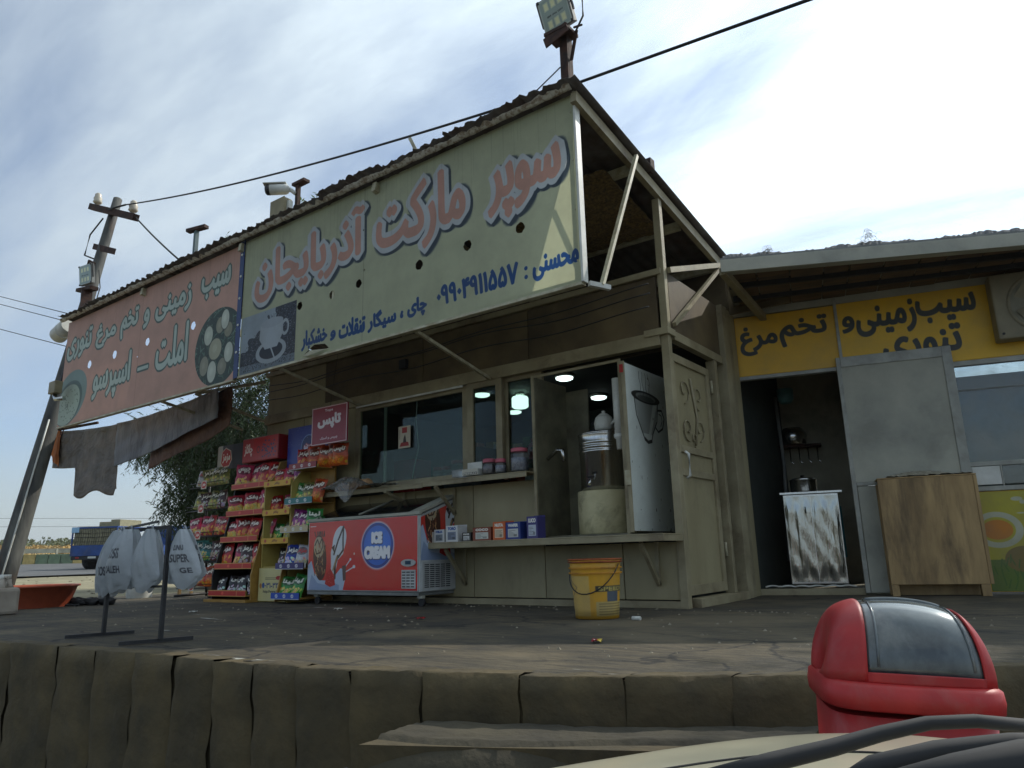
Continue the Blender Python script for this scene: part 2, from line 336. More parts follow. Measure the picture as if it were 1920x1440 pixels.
class Canvas:
    """w x h metres at ppm pixels per metre; y up; colours 0..255 as printed"""
    def __init__(s, w, h, ppm, col=(255, 255, 255), x0=0, y0=0):
        s.W = max(4, int(w*ppm)); s.H = max(4, int(h*ppm)); s.p = ppm; s.x0 = x0; s.y0 = y0; s.w = w; s.h = h
        s.a = np.ones((s.H, s.W, 3), np.float32)*np.array(col, np.float32)/255
        yy, xx = np.mgrid[0:s.H, 0:s.W]; s.X = (xx+0.5)/ppm+x0; s.Y = (yy+0.5)/ppm+y0
    def put(s, m, col):
        if isinstance(col, tuple): col = np.array(col, np.float32)/255
        s.a = s.a*(1-m[..., None])+m[..., None]*col
    def rect(s, x0, y0, x1, y1, col, al=1.0):
        m = (np.clip((s.X-x0)*s.p+.5, 0, 1)*np.clip((x1-s.X)*s.p+.5, 0, 1)*np.clip((s.Y-y0)*s.p+.5, 0, 1)*np.clip((y1-s.Y)*s.p+.5, 0, 1)); s.put(m*al, col)
    def ell(s, cx, cy, rx, ry, col, ang=0, ring=None, al=1.0, soft=1.0):
        c, n = math.cos(ang), math.sin(ang); u = (s.X-cx)*c+(s.Y-cy)*n; v = -(s.X-cx)*n+(s.Y-cy)*c
        d = (np.sqrt((u/rx)**2+(v/ry)**2)-1)*min(rx, ry)*s.p
        m = np.clip(0.5-d/soft, 0, 1)
        if ring: m = np.clip(ring*s.p/2-abs(d)+.5, 0, 1)
        s.put(m*al, col)
    def poly(s, pts, col, al=1.0):
        lp = [np.array([((x-s.x0)*s.p, (y-s.y0)*s.p) for x, y in pts])]; s.put(raster(lp, s.W, s.H)*al, col)
    def line(s, pts, w, col, al=1.0):
        m = np.zeros_like(s.X)
        for (x0, y0), (x1, y1) in zip(pts[:-1], pts[1:]):
            dx, dy = x1-x0, y1-y0; t = np.clip(((s.X-x0)*dx+(s.Y-y0)*dy)/max(1e-9, dx*dx+dy*dy), 0, 1)
            d = np.hypot(s.X-x0-t*dx, s.Y-y0-t*dy); m = np.maximum(m, np.clip((w/2-d)*s.p+.5, 0, 1))
        s.put(m*al, col)
    def mask(s, text, x0, y0, x1, y1, bold=0.0, slant=0.0, persian=True, rise=0.0):
        t = ' '.join(reversed([shape(w) for w in text.split(' ')])) if persian else text
        if t not in LOOPS: LOOPS[t] = glyph_loops(t)
        lp = LOOPS[t]; al = np.concatenate(lp); mn, mxx = al.min(0), al.max(0)
        bm = bold
        sx = (x1-x0-2*bm)/(mxx[0]-mn[0]); sy = (y1-y0-2*bm)/(mxx[1]-mn[1]); o = []
        for l_ in lp:
            px = x0+bm+(l_[:, 0]-mn[0])*sx; py = y0+bm+(l_[:, 1]-mn[1])*sy
            px = px+slant*(py-y0); py = py+rise*(px-x0)
            o.append(np.stack([(px-s.x0)*s.p, (py-s.y0)*s.p], 1))
        m = raster(o, s.W, s.H)
        return dilate(m, bold*s.p) if bold else m
    def text(s, text, x0, y0, x1, y1, col, bold=0.0, **k): s.put(s.mask(text, x0, y0, x1, y1, bold, **k), col)
    def noise(s, amt, seed=0, cell=1):
        r = np.random.RandomState(seed); n = r.rand(s.H//cell+1, s.W//cell+1).repeat(cell, 0).repeat(cell, 1)[:s.H, :s.W]; s.a = np.clip(s.a+(n[..., None]-.5)*amt, 0, 1)
    def image(s, name):
        im = bpy.data.images.new(name, s.W, s.H, alpha=False)
        a = np.ones((s.H, s.W, 4), np.float32); a[..., :3] = np.clip(s.a, 0, 1); im.pixels.foreach_set(a.ravel()); im.pack(); return im
def printm(name, cv, rough=0.5, transl=0.0, dirt=0.25, bump=0.0, coat=0.0, k=1.0, bscale=3):
    """a printed surface: the drawn print, dulled by procedural dirt and creases"""
    m = bpy.data.materials.new(name); m.use_nodes = True; t = m.node_tree; P = t.nodes['Principled BSDF']; n = t.nodes; l = t.links
    im = n.new('ShaderNodeTexImage'); im.image = cv.image(name); im.extension = 'EXTEND'
    c = n.new('ShaderNodeTexCoord'); g = n.new('ShaderNodeTexNoise'); g.inputs['Scale'].default_value = 3.0; g.inputs['Detail'].default_value = 9; g.inputs['Roughness'].default_value = 0.65; l.new(c.outputs['Object'], g.inputs[0])
    gm = n.new('ShaderNodeMapRange'); gm.inputs['From Min'].default_value = 0.4; gm.inputs['From Max'].default_value = 0.75; gm.inputs['To Max'].default_value = dirt; l.new(g.outputs[0], gm.inputs[0])
    x = n.new('ShaderNodeMix'); x.data_type = 'RGBA'; x.inputs['B'].default_value = (0.16, 0.14, 0.10, 1); l.new(im.outputs[0], x.inputs['A']); l.new(gm.outputs[0], x.inputs['Factor'])
    hs = n.new('ShaderNodeHueSaturation'); hs.inputs['Value'].default_value = k; l.new(x.outputs['Result'], hs.inputs['Color'])
    l.new(hs.outputs[0], P.inputs['Base Color']); P.inputs['Roughness'].default_value = rough; P.inputs['Coat Weight'].default_value = coat
    if bump:
        b = n.new('ShaderNodeTexNoise'); b.inputs['Scale'].default_value = bscale; b.inputs['Detail'].default_value = 6; l.new(c.outputs['Object'], b.inputs[0])
        bb = n.new('ShaderNodeBump'); bb.inputs['Strength'].default_value = bump; bb.inputs['Distance'].default_value = 0.02; l.new(b.outputs[0], bb.inputs['Height']); l.new(bb.outputs[0], P.inputs['Normal'])
    if transl:
        o = n['Material Output']; ms = n.new('ShaderNodeMixShader'); tr = n.new('ShaderNodeBsdfTranslucent'); ms.inputs[0].default_value = transl
        l.new(hs.outputs[0], tr.inputs[0]); l.new(P.outputs[0], ms.inputs[1]); l.new(tr.outputs[0], ms.inputs[2]); l.new(ms.outputs[0], o.inputs[0])
    MATS[name] = m; return m

# ================================================================== THE SETTING: terrain, road, porch slab, hills
def sstep(a, b, x):
    t = np.clip((x-a)/(b-a), 0, 1); return t*t*(3-2*t)
EDGE = [(-40, 1.9), (-6, 1.9), (-5.3, 1.93), (-4.0, 2.02), (-2.5, 2.13), (-1.9, 2.32), (-1.5, 2.47), (-0.85, 2.82), (-0.2, 3.35), (1.2, 4.3), (4.0, 6.0), (40, 20)]
def edge_y(x): return float(np.interp(x, [e[0] for e in EDGE], [e[1] for e in EDGE]))
def ground_z(x, y):
    d = -np.asarray(x, float)*0.93+np.maximum(0, np.asarray(y, float)-6)*0.36
    base = np.interp(d, [9, 13, 25, 40, 58, 70, 120, 250, 600, 6000], [-.05, -.03, .06, .27, .80, 1.0, 2.6, 5.6, 9.5, 20])
    ey = np.interp(x, [e[0] for e in EDGE], [e[1] for e in EDGE])
    low = sstep(-19, -12.5, np.asarray(x, float))*(1-sstep(ey-0.0, ey+0.35, np.asarray(y, float)))
    far = sstep(60, 400, np.abs(np.asarray(y, float)-0))*0
    return base*(1-low)+(-0.8)*low+far
def terrain():
    xs = np.concatenate([-np.geomspace(6000, 75, 22), np.arange(-72, -20, 1.2), np.arange(-20, 8, 0.4), np.geomspace(8, 6000, 26)])
    ys = np.concatenate([-np.geomspace(6000, 12, 24), np.arange(-11, 9, 0.35), np.arange(9, 60, 1.5), np.geomspace(61, 6000, 24)])
    X, Y = np.meshgrid(xs, ys); Z = ground_z(X, Y)
    r = np.random.RandomState(3); q = np.clip(np.hypot(X, Y)/400, 0, 1)
    Z = Z+(r.rand(*Z.shape)-.5)*0.03*(X < -11)+q*2.0*np.sin(X*0.011)*np.cos(Y*0.013)
    v = np.stack([X.ravel(), Y.ravel(), Z.ravel()], 1); nx = len(xs); ny = len(ys)
    f = [(j*nx+i, j*nx+i+1, (j+1)*nx+i+1, (j+1)*nx+i) for j in range(ny-1) for i in range(nx-1)]
    me = bpy.data.meshes.new('ground'); me.from_pydata(v.tolist(), [], f); me.polygons.foreach_set('use_smooth', [True]*len(f)); me.materials.append(M['dirt'])
    o = bpy.data.objects.new('ground', me); COL.objects.link(o); return o
def ground_material():
    m = M['dirt']; t = m.node_tree; n = t.nodes; l = t.links; P = n['Principled BSDF']
    src = P.inputs['Base Color'].links[0].from_socket
    c = n.new('ShaderNodeTexCoord'); s = n.new('ShaderNodeSeparateXYZ'); l.new(c.outputs['Object'], s.inputs[0])
    # golden dry grass in the fields beyond the road
    nz = n.new('ShaderNodeTexNoise'); nz.inputs['Scale'].default_value = 0.09; nz.inputs['Detail'].default_value = 10; l.new(c.outputs['Object'], nz.inputs[0])
    cr = n.new('ShaderNodeValToRGB'); cr.color_ramp.elements[0].position = 0.35; cr.color_ramp.elements[0].color = (*lin((108, 104, 70)), 1); cr.color_ramp.elements[1].position = 0.62; cr.color_ramp.elements[1].color = (*lin((184, 158, 106)), 1); l.new(nz.outputs[0], cr.inputs[0])
    mr = n.new('ShaderNodeMapRange'); mr.inputs['From Min'].default_value = -58; mr.inputs['From Max'].default_value = -66; l.new(s.outputs['X'], mr.inputs[0])
    x = n.new('ShaderNodeMix'); x.data_type = 'RGBA'; l.new(mr.outputs[0], x.inputs['Factor']); l.new(src, x.inputs['A']); l.new(cr.outputs[0], x.inputs['B'])
    # tarmac on the low side where the cars stop
    mr2 = n.new('ShaderNodeMapRange'); mr2.inputs['From Min'].default_value = -0.55; mr2.inputs['From Max'].default_value = -0.72; l.new(s.outputs['Z'], mr2.inputs[0])
    x2 = n.new('ShaderNodeMix'); x2.data_type = 'RGBA'; x2.inputs['B'].default_value = (*lin((84, 82, 74)), 1); l.new(mr2.outputs[0], x2.inputs['Factor']); l.new(x.outputs['Result'], x2.inputs['A']); l.new(x2.outputs['Result'], P.inputs['Base Color'])
ground_material()
tag(terrain(), kind='structure')

# tarmac road the lorry stands on, a sheet 15 mm above the dirt
def road_sheet():
    a = Vector((-30.5, 0.0)); dr = Vector((0.10, 0.995)).normalized(); sd_ = Vector((-dr.y, dr.x)); wd = 25.0
    def fn(u, v):
        p = a+dr*(-40+130*u)+sd_*(wd*v+0.4*math.sin(u*21)*(v < 0.01)); return (p.x, p.y, float(ground_z(p.x, p.y))+0.02+0.012*(v > 0))
    return MB().grid(fn, 70, 40)
tag(road_sheet().build('road', M['asphalt']), kind='structure')

# far hills, one low pale ridge
def hills():
    m = MB(); n = 160; vs = []; fs = []
    for i in range(n+1):
        az = R(95+170*i/n)  # from +X axis, sweeping over the left side
        h = 70+40*math.sin(i*0.13+0.6)+26*math.sin(i*0.37)+12*math.sin(i*0.9+1)
        for r_, z in ((3900, 0), (4300, h*0.55), (4700, h), (5200, 0)): vs.append((r_*math.cos(az), r_*math.sin(az), z))
    for i in range(n):
        for k in range(3): a = i*4+k; fs.append((a, a+4, a+5, a+1))
    m.add(vs, fs, True); return m
M['hill'] = pm('far_hill', lin((150, 140, 120)), lin((120, 116, 100)), 0.002, 1.0)
tag(hills().build('hills', M['hill']), kind='structure')

# porch slab
def slab():
    pts = [(x, edge_y(x)+0.06) for x in np.linspace(-11.35, 6.5, 60)]+[(6.5, 14), (-11.2, 14)]
    top = pts; n = len(pts); m = MB()
    m.add([(x, y, 0) for x, y in pts]+[(x, y, -0.82) for x, y in pts], [tuple(range(n)), tuple(range(2*n-1, n-1, -1))]+[(i, n+i, n+(i+1) % n, (i+1) % n) for i in range(n)])
    return m
por = slab().build('pavement', M['concrete']); tag(por, kind='structure')
# porch concrete: brushed dark bands running along the front
def porch_material():
    m = M['concrete']; t = m.node_tree; n = t.nodes; l = t.links; P = n['Principled BSDF']; src = P.inputs['Base Color'].links[0].from_socket
    c = n.new('ShaderNodeTexCoord'); mp_ = n.new('ShaderNodeMapping'); mp_.inputs['Scale'].default_value = (1.2, 8, 1); mp_.inputs['Rotation'].default_value = (0, 0, R(-4)); l.new(c.outputs['Object'], mp_.inputs[0])
    a = n.new('ShaderNodeTexNoise'); a.inputs['Scale'].default_value = 3.2; a.inputs['Detail'].default_value = 9; a.inputs['Roughness'].default_value = 0.7; l.new(mp_.outputs[0], a.inputs[0])
    mr = n.new('ShaderNodeMapRange'); mr.inputs['From Min'].default_value = 0.44; mr.inputs['From Max'].default_value = 0.62; mr.inputs['To Max'].default_value = 0.75; l.new(a.outputs[0], mr.inputs[0])
    x = n.new('ShaderNodeMix'); x.data_type = 'RGBA'; x.inputs['B'].default_value = (*lin((42, 41, 36)), 1); l.new(mr.outputs[0], x.inputs['Factor']); l.new(src, x.inputs['A'])
    # spilt lime: a few thin white streaks
    b = n.new('ShaderNodeTexNoise'); b.inputs['Scale'].default_value = 1.4; b.inputs['Detail'].default_value = 9; b.inputs['Distortion'].default_value = 0.2; mp2 = n.new('ShaderNodeMapping'); mp2.inputs['Scale'].default_value = (0.7, 3.5, 1); l.new(c.outputs['Object'], mp2.inputs[0]); l.new(mp2.outputs[0], b.inputs[0])
    m3 = n.new('ShaderNodeMapRange'); m3.inputs['From Min'].default_value = 0.69; m3.inputs['From Max'].default_value = 0.72; m3.inputs['To Max'].default_value = 0.7; l.new(b.outputs[0], m3.inputs[0])
    y = n.new('ShaderNodeMix'); y.data_type = 'RGBA'; y.inputs['B'].default_value = (*lin((190, 190, 180)), 1); l.new(m3.outputs[0], y.inputs['Factor']); l.new(x.outputs['Result'], y.inputs['A']); l.new(y.outputs['Result'], P.inputs['Base Color'])
    vo = n.new('ShaderNodeTexVoronoi'); vo.feature = 'DISTANCE_TO_EDGE'; vo.inputs['Scale'].default_value = 0.55; nd = n.new('ShaderNodeTexNoise'); nd.inputs['Scale'].default_value = 3; nd.inputs['Detail'].default_value = 8; l.new(c.outputs['Object'], nd.inputs[0])
    vm = n.new('ShaderNodeMix'); vm.data_type = 'RGBA'; vm.blend_type = 'ADD'; vm.inputs['Factor'].default_value = 0.5; l.new(c.outputs['Object'], vm.inputs['A']); l.new(nd.outputs['Color'], vm.inputs['B']); l.new(vm.outputs['Result'], vo.inputs['Vector'])
    vr = n.new('ShaderNodeMapRange'); vr.inputs['From Min'].default_value = 0.003; vr.inputs['From Max'].default_value = 0.012; vr.inputs['To Min'].default_value = 0.85; vr.inputs['To Max'].default_value = 0; l.new(vo.outputs['Distance'], vr.inputs[0])
    z_ = n.new('ShaderNodeMix'); z_.data_type = 'RGBA'; z_.inputs['B'].default_value = (.008, .008, .007, 1); l.new(vr.outputs[0], z_.inputs['Factor']); l.new(y.outputs['Result'], z_.inputs['A'])
    st_ = n.new('ShaderNodeTexNoise'); st_.inputs['Scale'].default_value = .9; st_.inputs['Detail'].default_value = 4; l.new(c.outputs['Object'], st_.inputs[0]); sr = n.new('ShaderNodeMapRange'); sr.inputs['From Min'].default_value = .55; sr.inputs['From Max'].default_value = .68; sr.inputs['To Max'].default_value = .45; l.new(st_.outputs[0], sr.inputs[0])
    z2 = n.new('ShaderNodeMix'); z2.data_type = 'RGBA'; z2.inputs['B'].default_value = (*lin((120, 108, 84)), 1); l.new(sr.outputs[0], z2.inputs['Factor']); l.new(z_.outputs['Result'], z2.inputs['A']); l.new(z2.outputs['Result'], P.inputs['Base Color'])
    ob = P.inputs['Normal'].links[0].from_node; ad = n.new('ShaderNodeBump'); ad.inputs['Strength'].default_value = 0.6; ad.inputs['Distance'].default_value = 0.012; l.new(a.outputs[0], ad.inputs['Height']); l.new(ob.outputs[0], ad.inputs['Normal']); l.new(ad.outputs[0], P.inputs['Normal'])
porch_material()

# ------------------------------------------------------------------ retaining wall of rendered stones in front of the porch
rw = thing('retaining_wall', 'dark rendered stone retaining wall along the front edge of the porch', 'wall', (-3.5, 2.05, -0.8))
jx = [-11.3]
while jx[-1] < -5.2: jx.append(jx[-1]+rnd.uniform(0.38, 0.55))
jx = [x for x in jx if x < -4.95]+[-4.68, -4.28, -3.92, -3.58, -3.28, -3.0, -2.72, -2.42, -2.12, -1.74, -1.38, -1.04, -0.72, -0.38, -0.02, 0.4, 0.85, 1.3, 1.8, 2.4, 3.0, 3.6]
def stone_block(xa, xb):
    """rounded lump between two joints, uneven face and chipped top edge"""
    ya, yb = edge_y(xa), edge_y(xb); g = 0.002; z1 = 0.006+rnd.uniform(-.008, .004); th = 0.03; sd_ = rnd.random()*9
    def fn(u, v):  # u along, v up over the face and onto the top
        x = xa+g+(xb-xa-2*g)*u; y = ya+(yb-ya)*u
        e = min(u, 1-u); lean = 0.03*math.sin(v*2.2+sd_)*(1-v)
        if v < 0.8:
            z = -0.8+(z1+0.8)*(v/0.8); out_ = th*(1-max(0, 1-e/0.045)**2*0.5)*(1-max(0, (v/0.8-0.93)/0.07)**2*0.35)
        else:
            z = z1-0.004*(v-0.8); out_ = th*0.5-(v-0.8)/0.2*0.12
        o = (math.sin(x*23+z*9+sd_)*0.006+math.sin(x*7-z*31)*0.006+rnd.uniform(-.004, .004))
        return (x+lean*0.6, y-out_-o, z+(rnd.uniform(-.004, .004) if v > 0.7 else 0))
    return MB().grid(fn, 9, 15)
for a, b in zip(jx[:-1], jx[1:]): stone_block(a, b).build('stone', M['stone'], rw)
mort = MB()
for a, b in zip(jx[:-1], jx[1:]):
    ya, yb = edge_y(a), edge_y(b); mort.add([(a, ya+.002, -.8), (b, yb+.002, -.8), (b, yb+.002, -.012), (a, ya+.002, -.012), (a, ya+.14, -.8), (b, yb+.14, -.8), (b, yb+.14, -.012), (a, ya+.14, -.012)], [(0,1,2,3),(5,4,7,6),(3,2,6,7),(4,0,3,7),(1,5,6,2)])
mort.build('mortar', M['stone'], rw)
st = thing('concrete_step', 'low worn concrete step against the wall below the porch edge, behind the car bonnet', 'step', (-1.4, 2.2, -0.8))
stp = MB()
def step_fn(u, v):
    x = -2.05+1.28*u; y1 = edge_y(x)-0.07; y0 = y1-0.36-0.05*math.sin(u*7)
    y = y1-(y1-y0)*v if v < 0.75 else y0-0.02*(v-.75)
    z = -0.155+rnd.uniform(-.004, .004) if v < 0.7 else -0.155-(v-0.7)/0.3*0.66
    return (x, y, z)
stp.grid(step_fn, 24, 16); stp.build('tread', pm('dark_worn_concrete', lin((72, 66, 50)), lin((54, 50, 40)), 3.5, .95, bump=.8, bscale=22), st)
b_ = MB(); b_.prism([(-2.05, edge_y(-2.05)-.42), (-.77, edge_y(-.77)-.42), (-.77, edge_y(-.77)-.09), (-2.05, edge_y(-2.05)-.09)], -.82, -.17, 'z'); b_.build('riser', M['stone'], st)

# ================================================================== THE MARKET BUILDING
FY = 5.6
mk = thing('market_building', 'low cream panelled roadside shop with a sliding window counter under a corrugated roof', 'shop', (-5.2, 5.6, 0))
# wall panels below the counter and beside the window (each a sheet with open joints)
def panel(x0, x1, z0, z1, mat=None, y=FY, dy=0.03, nm='wall_panel', par=mk):
    return BX(nm, mat or M['cream2'], par, x0+.004, y, z0+.004, x1-.004, y+dy, z1-.004, bev=.004)
for a, b in ((-8.05, -6.85), (-6.85, -6.1), (-6.1, -5.4), (-5.4, -4.62), (-4.62, -3.79)): panel(a, b, 0.06, 1.13)
panel(-3.79, -3.0, .06, .52); panel(-3.0, -2.506, .06, .52)
for a, b in ((-8.05, -7.3), (-7.3, -6.36)): panel(a, b, 1.16, 2.2)
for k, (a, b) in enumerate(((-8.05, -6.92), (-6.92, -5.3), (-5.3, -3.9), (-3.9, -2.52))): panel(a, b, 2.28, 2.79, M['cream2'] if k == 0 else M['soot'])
BX('skirting', M['cream'], mk, -8.05, FY-.02, 0.0, -2.5, FY+.03, 0.055, bev=.003)
BX('top_rail', M['cream'], mk, -8.1, FY-.03, 2.795, -2.46, FY+.06, 2.85, bev=.003)
BX('window_header', M['cream'], mk, -8.05, FY-.045, 2.155, -2.506, FY+.04, 2.275, bev=.004)
BX('added_upper_wall', M['soot'], mk, -8.1, 7.22, 2.6, -2.465, 7.27, 3.42)  # added wall, keeps sky from showing through the open dark eave
BX('added_upper_wall', M['soot'], mk, -8.12, 5.66, 2.8, -8.06, 7.2, 3.3)  # added closure, keeps sun and sky out at the left end
BX('infill_panel', M['soot'], mk, -2.52, 7.273, 2.85, -1.85, 7.303, 3.36)  # added filler, shuts the bright sky gap between the two roofs
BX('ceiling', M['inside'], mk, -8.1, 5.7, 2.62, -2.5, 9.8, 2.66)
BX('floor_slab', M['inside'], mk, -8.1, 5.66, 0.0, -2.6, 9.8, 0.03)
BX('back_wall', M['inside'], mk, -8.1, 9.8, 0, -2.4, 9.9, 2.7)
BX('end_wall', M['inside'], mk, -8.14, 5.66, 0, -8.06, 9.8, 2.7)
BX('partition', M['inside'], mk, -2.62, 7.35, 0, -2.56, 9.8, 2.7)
# window frames: mullions + sliding sashes with panes
def wframe(x0, x1, z0, z1, y=FY, w=0.05, name='window', mat=M['cream'], par=mk, lab=None):
    m = MB(); m.box(x0, y, z0, x0+w, y+.045, z1); m.box(x1-w, y, z0, x1, y+.045, z1); m.box(x0+w, y+.001, z0, x1-w, y+.044, z0+w*.8); m.box(x0+w, y+.001, z1-w*.8, x1-w, y+.044, z1)
    o = m.build(name, mat, par, bev=.003)
    MB().box(x0+w*.5, y+.018, z0+w*.4, x1-w*.5, y+.024, z1-w*.4).build('pane', M['glass'], o); return o
wframe(-6.36, -4.68, 1.2, 2.155, w=.07)
wframe(-4.66, -4.22, 1.2, 2.155, y=FY-.03, w=.075)
wframe(-4.24, -3.78, 1.2, 2.155, y=FY+.03, w=.05)
BX('sash_divider', M['white'], mk, -5.92, FY+.026, 1.24, -5.895, FY+.05, 2.12)
BX('header_track', M['white'], mk, -6.3, FY-.055, 2.13, -4.7, FY-.045, 2.15)
# counter sill and lower shelf with folded front edges and brackets
for a, b, z in ((-6.62, -5.05, 1.172), (-5.05, -3.78, 1.18)):
    m = MB(); m.box(a, 5.33, z-.012, b-.003, FY+.02, z); m.box(a, 5.33, z-.052, b-.003, 5.345, z-.0125); m.build('counter_sill', M['cream'], mk, bev=.003)
m = MB(); m.box(-5.0, 5.22, .568, -2.44, FY-.001, .58); m.box(-5.0, 5.22, .522, -2.44, 5.235, .5675); m.box(-2.452, 5.236, .522, -2.44, FY-.001, .5675); m.build('lower_shelf', M['cream'], mk, bev=.003)
for x, z, dz in ((-4.72, .52, .34), (-2.68, .52, .34), (-4.85, 1.12, .26), (-5.55, 1.12, .1)):
    m = MB(); m.bar((x, FY-.01, z-dz), (x, 5.3, z-.005), .03); m.bar((x, FY-.012, z-dz), (x, FY-.012, z), .03); m.build('bracket', M['cream'], mk)
# corner post and side wall with its steel door
BX('corner_post', M['cream'], mk, -2.505, FY-.02, 0, -2.435, FY+.05, 2.27, bev=.004)
BX('corner_plate', M['cream'], mk, -2.64, FY-.06, 2.24, -2.415, FY+.1, 2.30, bev=.004)
BX('side_transom', M['cream'], mk, -2.5, FY+.11, 2.22, -2.43, 6.84, 2.30, bev=.004)
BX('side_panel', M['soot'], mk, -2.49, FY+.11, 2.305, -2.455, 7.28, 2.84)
BX('side_post', M['cream'], mk, -2.5, 6.845, 0, -2.40, 7.0, 2.84, bev=.004)
BX('side_post', M['cream'], mk, -2.5, 7.02, 0, -2.42, 7.13, 2.84, bev=.004)
BX('side_panel', M['cream2'], mk, -2.5, 7.135, 0, -2.45, 7.34, 2.84)
BX('threshold', M['cream'], mk, -2.5, FY+.11, 0.0, -2.38, 6.84, .07, bev=.004)
dr = BX('side_door', M['cream2'], mk, -2.53, 5.7, 0.09, -2.50, 6.55, 2.12, bev=.004)
m = MB()
for y0, y1, z0, z1 in ((5.7, 6.55, .09, .17), (5.7, 6.55, 2.05, 2.12), (5.7, 5.77, .17, 2.05), (6.48, 6.55, .17, 2.05), (5.77, 6.48, 1.06, 1.12), (5.77, 6.48, 1.26, 1.32)): m.box(-2.5, y0, z0, -2.478, y1, z1)
m.build('door_frame', M['cream'], dr, bev=.003)
def spiral(cy_, cz_, r0, t0, t1, k=1, n=26):
    return [(-2.488, cy_+k*r0*(1-.8*i/n)*math.cos(t0+(t1-t0)*i/n), cz_+r0*(1-.8*i/n)*math.sin(t0+(t1-t0)*i/n)) for i in range(n+1)]
for cy_, cz_, r0, k in ((5.95, 1.82, .12, 1), (5.98, 1.48, .11, -1), (6.26, 1.80, .12, -1), (6.24, 1.50, .11, 1), (6.1, 1.4, .07, 1)):
    MB().tube(spiral(cy_, cz_, r0, -1.6, 5.2, k), .007, 6).build('scroll', M['cream'], dr)
MB().tube([(-2.488, 6.12, 1.35), (-2.488, 6.2, 1.6), (-2.488, 6.1, 1.95)], .011, 6).build('scroll', M['cream'], dr)
for z in (.45, 1.95): MB().tube([(-2.47, 6.57, z-.06), (-2.47, 6.57, z+.06)], .014, 8).build('hinge', M['steelframe'], dr)
BX('door_jamb', M['cream'], mk, -2.52, 6.6, .07, -2.43, 6.66, 2.215, bev=.003)
MB().tube([(-2.40, 5.66, 1.02), (-2.37, 5.66, 1.04), (-2.37, 5.66, 1.22), (-2.40, 5.66, 1.24)], .012, 8).build('grab_handle', M['white'], mk)
BX('switch_box', M['black'], mk, -5.62, 5.55, 2.48, -5.52, 5.6, 2.58)

# roof: corrugated sheets laid side by side, eave over the signboards, falling to the back
ZF, ZB, YF, YB = 3.87, 3.345, 4.12, 7.45
def roofz(y): return ZF+(ZB-ZF)*(y-YF)/(YB-YF)
def sheet(x0, x1, y0, y1, lift, seed):
    r = random.Random(seed); nx = int((x1-x0)/0.022); ph = r.random()*3; dl = r.uniform(-.02, .02); sk = r.uniform(-.005, .005)
    m = MB(); ny = 8
    def fn(u, v):
        x = x0+(x1-x0)*u; y = y0+dl+(y1-y0)*v+(r.uniform(-.012, .012) if v == 0 else 0)
        z = roofz(y)+lift+.011*math.sin(x*2*math.pi/.13+ph)+sk*(u-.5)*2+(0.012*math.sin(x*5+seed)*(1-v))
        return (x, y, z)
    m.grid(fn, nx, ny); return m
x = -10.95; k = 0
while x < -2.5:
    w_ = 0.86
    yb_ = YB if x > -9.0 else YF+0.95
    sheet(x, min(x+w_, -2.36), YF-.03, yb_, 0.008+.006*(k % 2), k).build('roof_sheet', M['roof'], mk, solid=.003)
    x += w_-.05; k += 1
# odd loose sheets lying askew on the edge
for (xa, xb, ya, yb_, lf) in ((-3.9, -3.25, 4.12, 4.9, .0), (-8.2, -7.5, 4.12, 4.6, .0), (-10.7, -10.0, 4.12, 4.6, .0)):
    sheet(xa, xb, ya, yb_, lf+.02, int(xa*10)).build('loose_sheet', M['roof'], mk, solid=.004)
# ragged flashing along the eave
def flash(u, v):
    x = -11.0+8.56*u; z = 3.835+.032*v+(.008*math.sin(x*9)+.007*math.sin(x*23+1)+.004*math.sin(x*57))*v; return (x, 4.185-.045*v+.004*math.sin(x*31), z)
MB().grid(flash, 220, 3).build('flashing', M['fascia'], mk, solid=.004)
for y in (4.3, 5.2, 6.2, 7.1):
    BX('purlin', M['steelframe'], mk, -10.9 if y < 4.5 else -9.0, y-.025, roofz(y)-.1, -2.5, y+.025, roofz(y)-.02)
for x in (-2.44, -4.6, -6.7, -8.8):
    m = MB(); m.bar((x, 4.2, roofz(4.2)-.075), (x, 7.3, roofz(7.3)-.075), .05, .09); m.build('rafter', M['steelframe'] if x < -3 else M['cream'], mk)
# gable end: posts, braces and struts
X0 = -2.435
m = MB(); m.bar((X0-.03, FY+.02, 2.302), (X0-.03, FY+.02, roofz(FY)-.125), .065, .065); m.build('upper_post', M['cream'], mk, bev=.004)
MB().bar((X0+.06, 4.36, 2.31), (X0+.06, 5.08, roofz(5.08)-.05), .03).build('sign_brace', M['steelframe'], mk)
MB().bar((X0+.0, 4.28, 2.315), (X0+.09, 4.42, 2.30), .035).build('sign_stub', M['white'], mk)
MB().bar((X0+.02, 5.66, 2.84), (X0+.02, 7.0, 3.31), .035, .05).build('gable_strut', M['cream'], mk)
MB().bar((X0+.03, 7.0, 3.30), (X0+.03, 5.66, 2.34), .035).build('gable_strut', M['cream'], mk)
MB().bar((-8.1, 5.58, 2.74), (-8.6, 4.9, 2.55), .035).build('left_strut', M['steelframe'], mk)
MB().bar((-8.6, 4.9, 2.55), (-8.06, 5.6, 2.2), .035).build('left_strut', M['steelframe'], mk)
for x in (-4.2, -6.1, -8.4): MB().bar((x, 4.36, 2.34), (x-.15, 5.57, 2.16), .028).build('soffit_strut', M['steelframe'], mk)
BX('eave_bracket', M['rust'], mk, X0-.02, 5.38, roofz(5.4)-.01, X0+.05, 5.46, roofz(5.4)+.13)
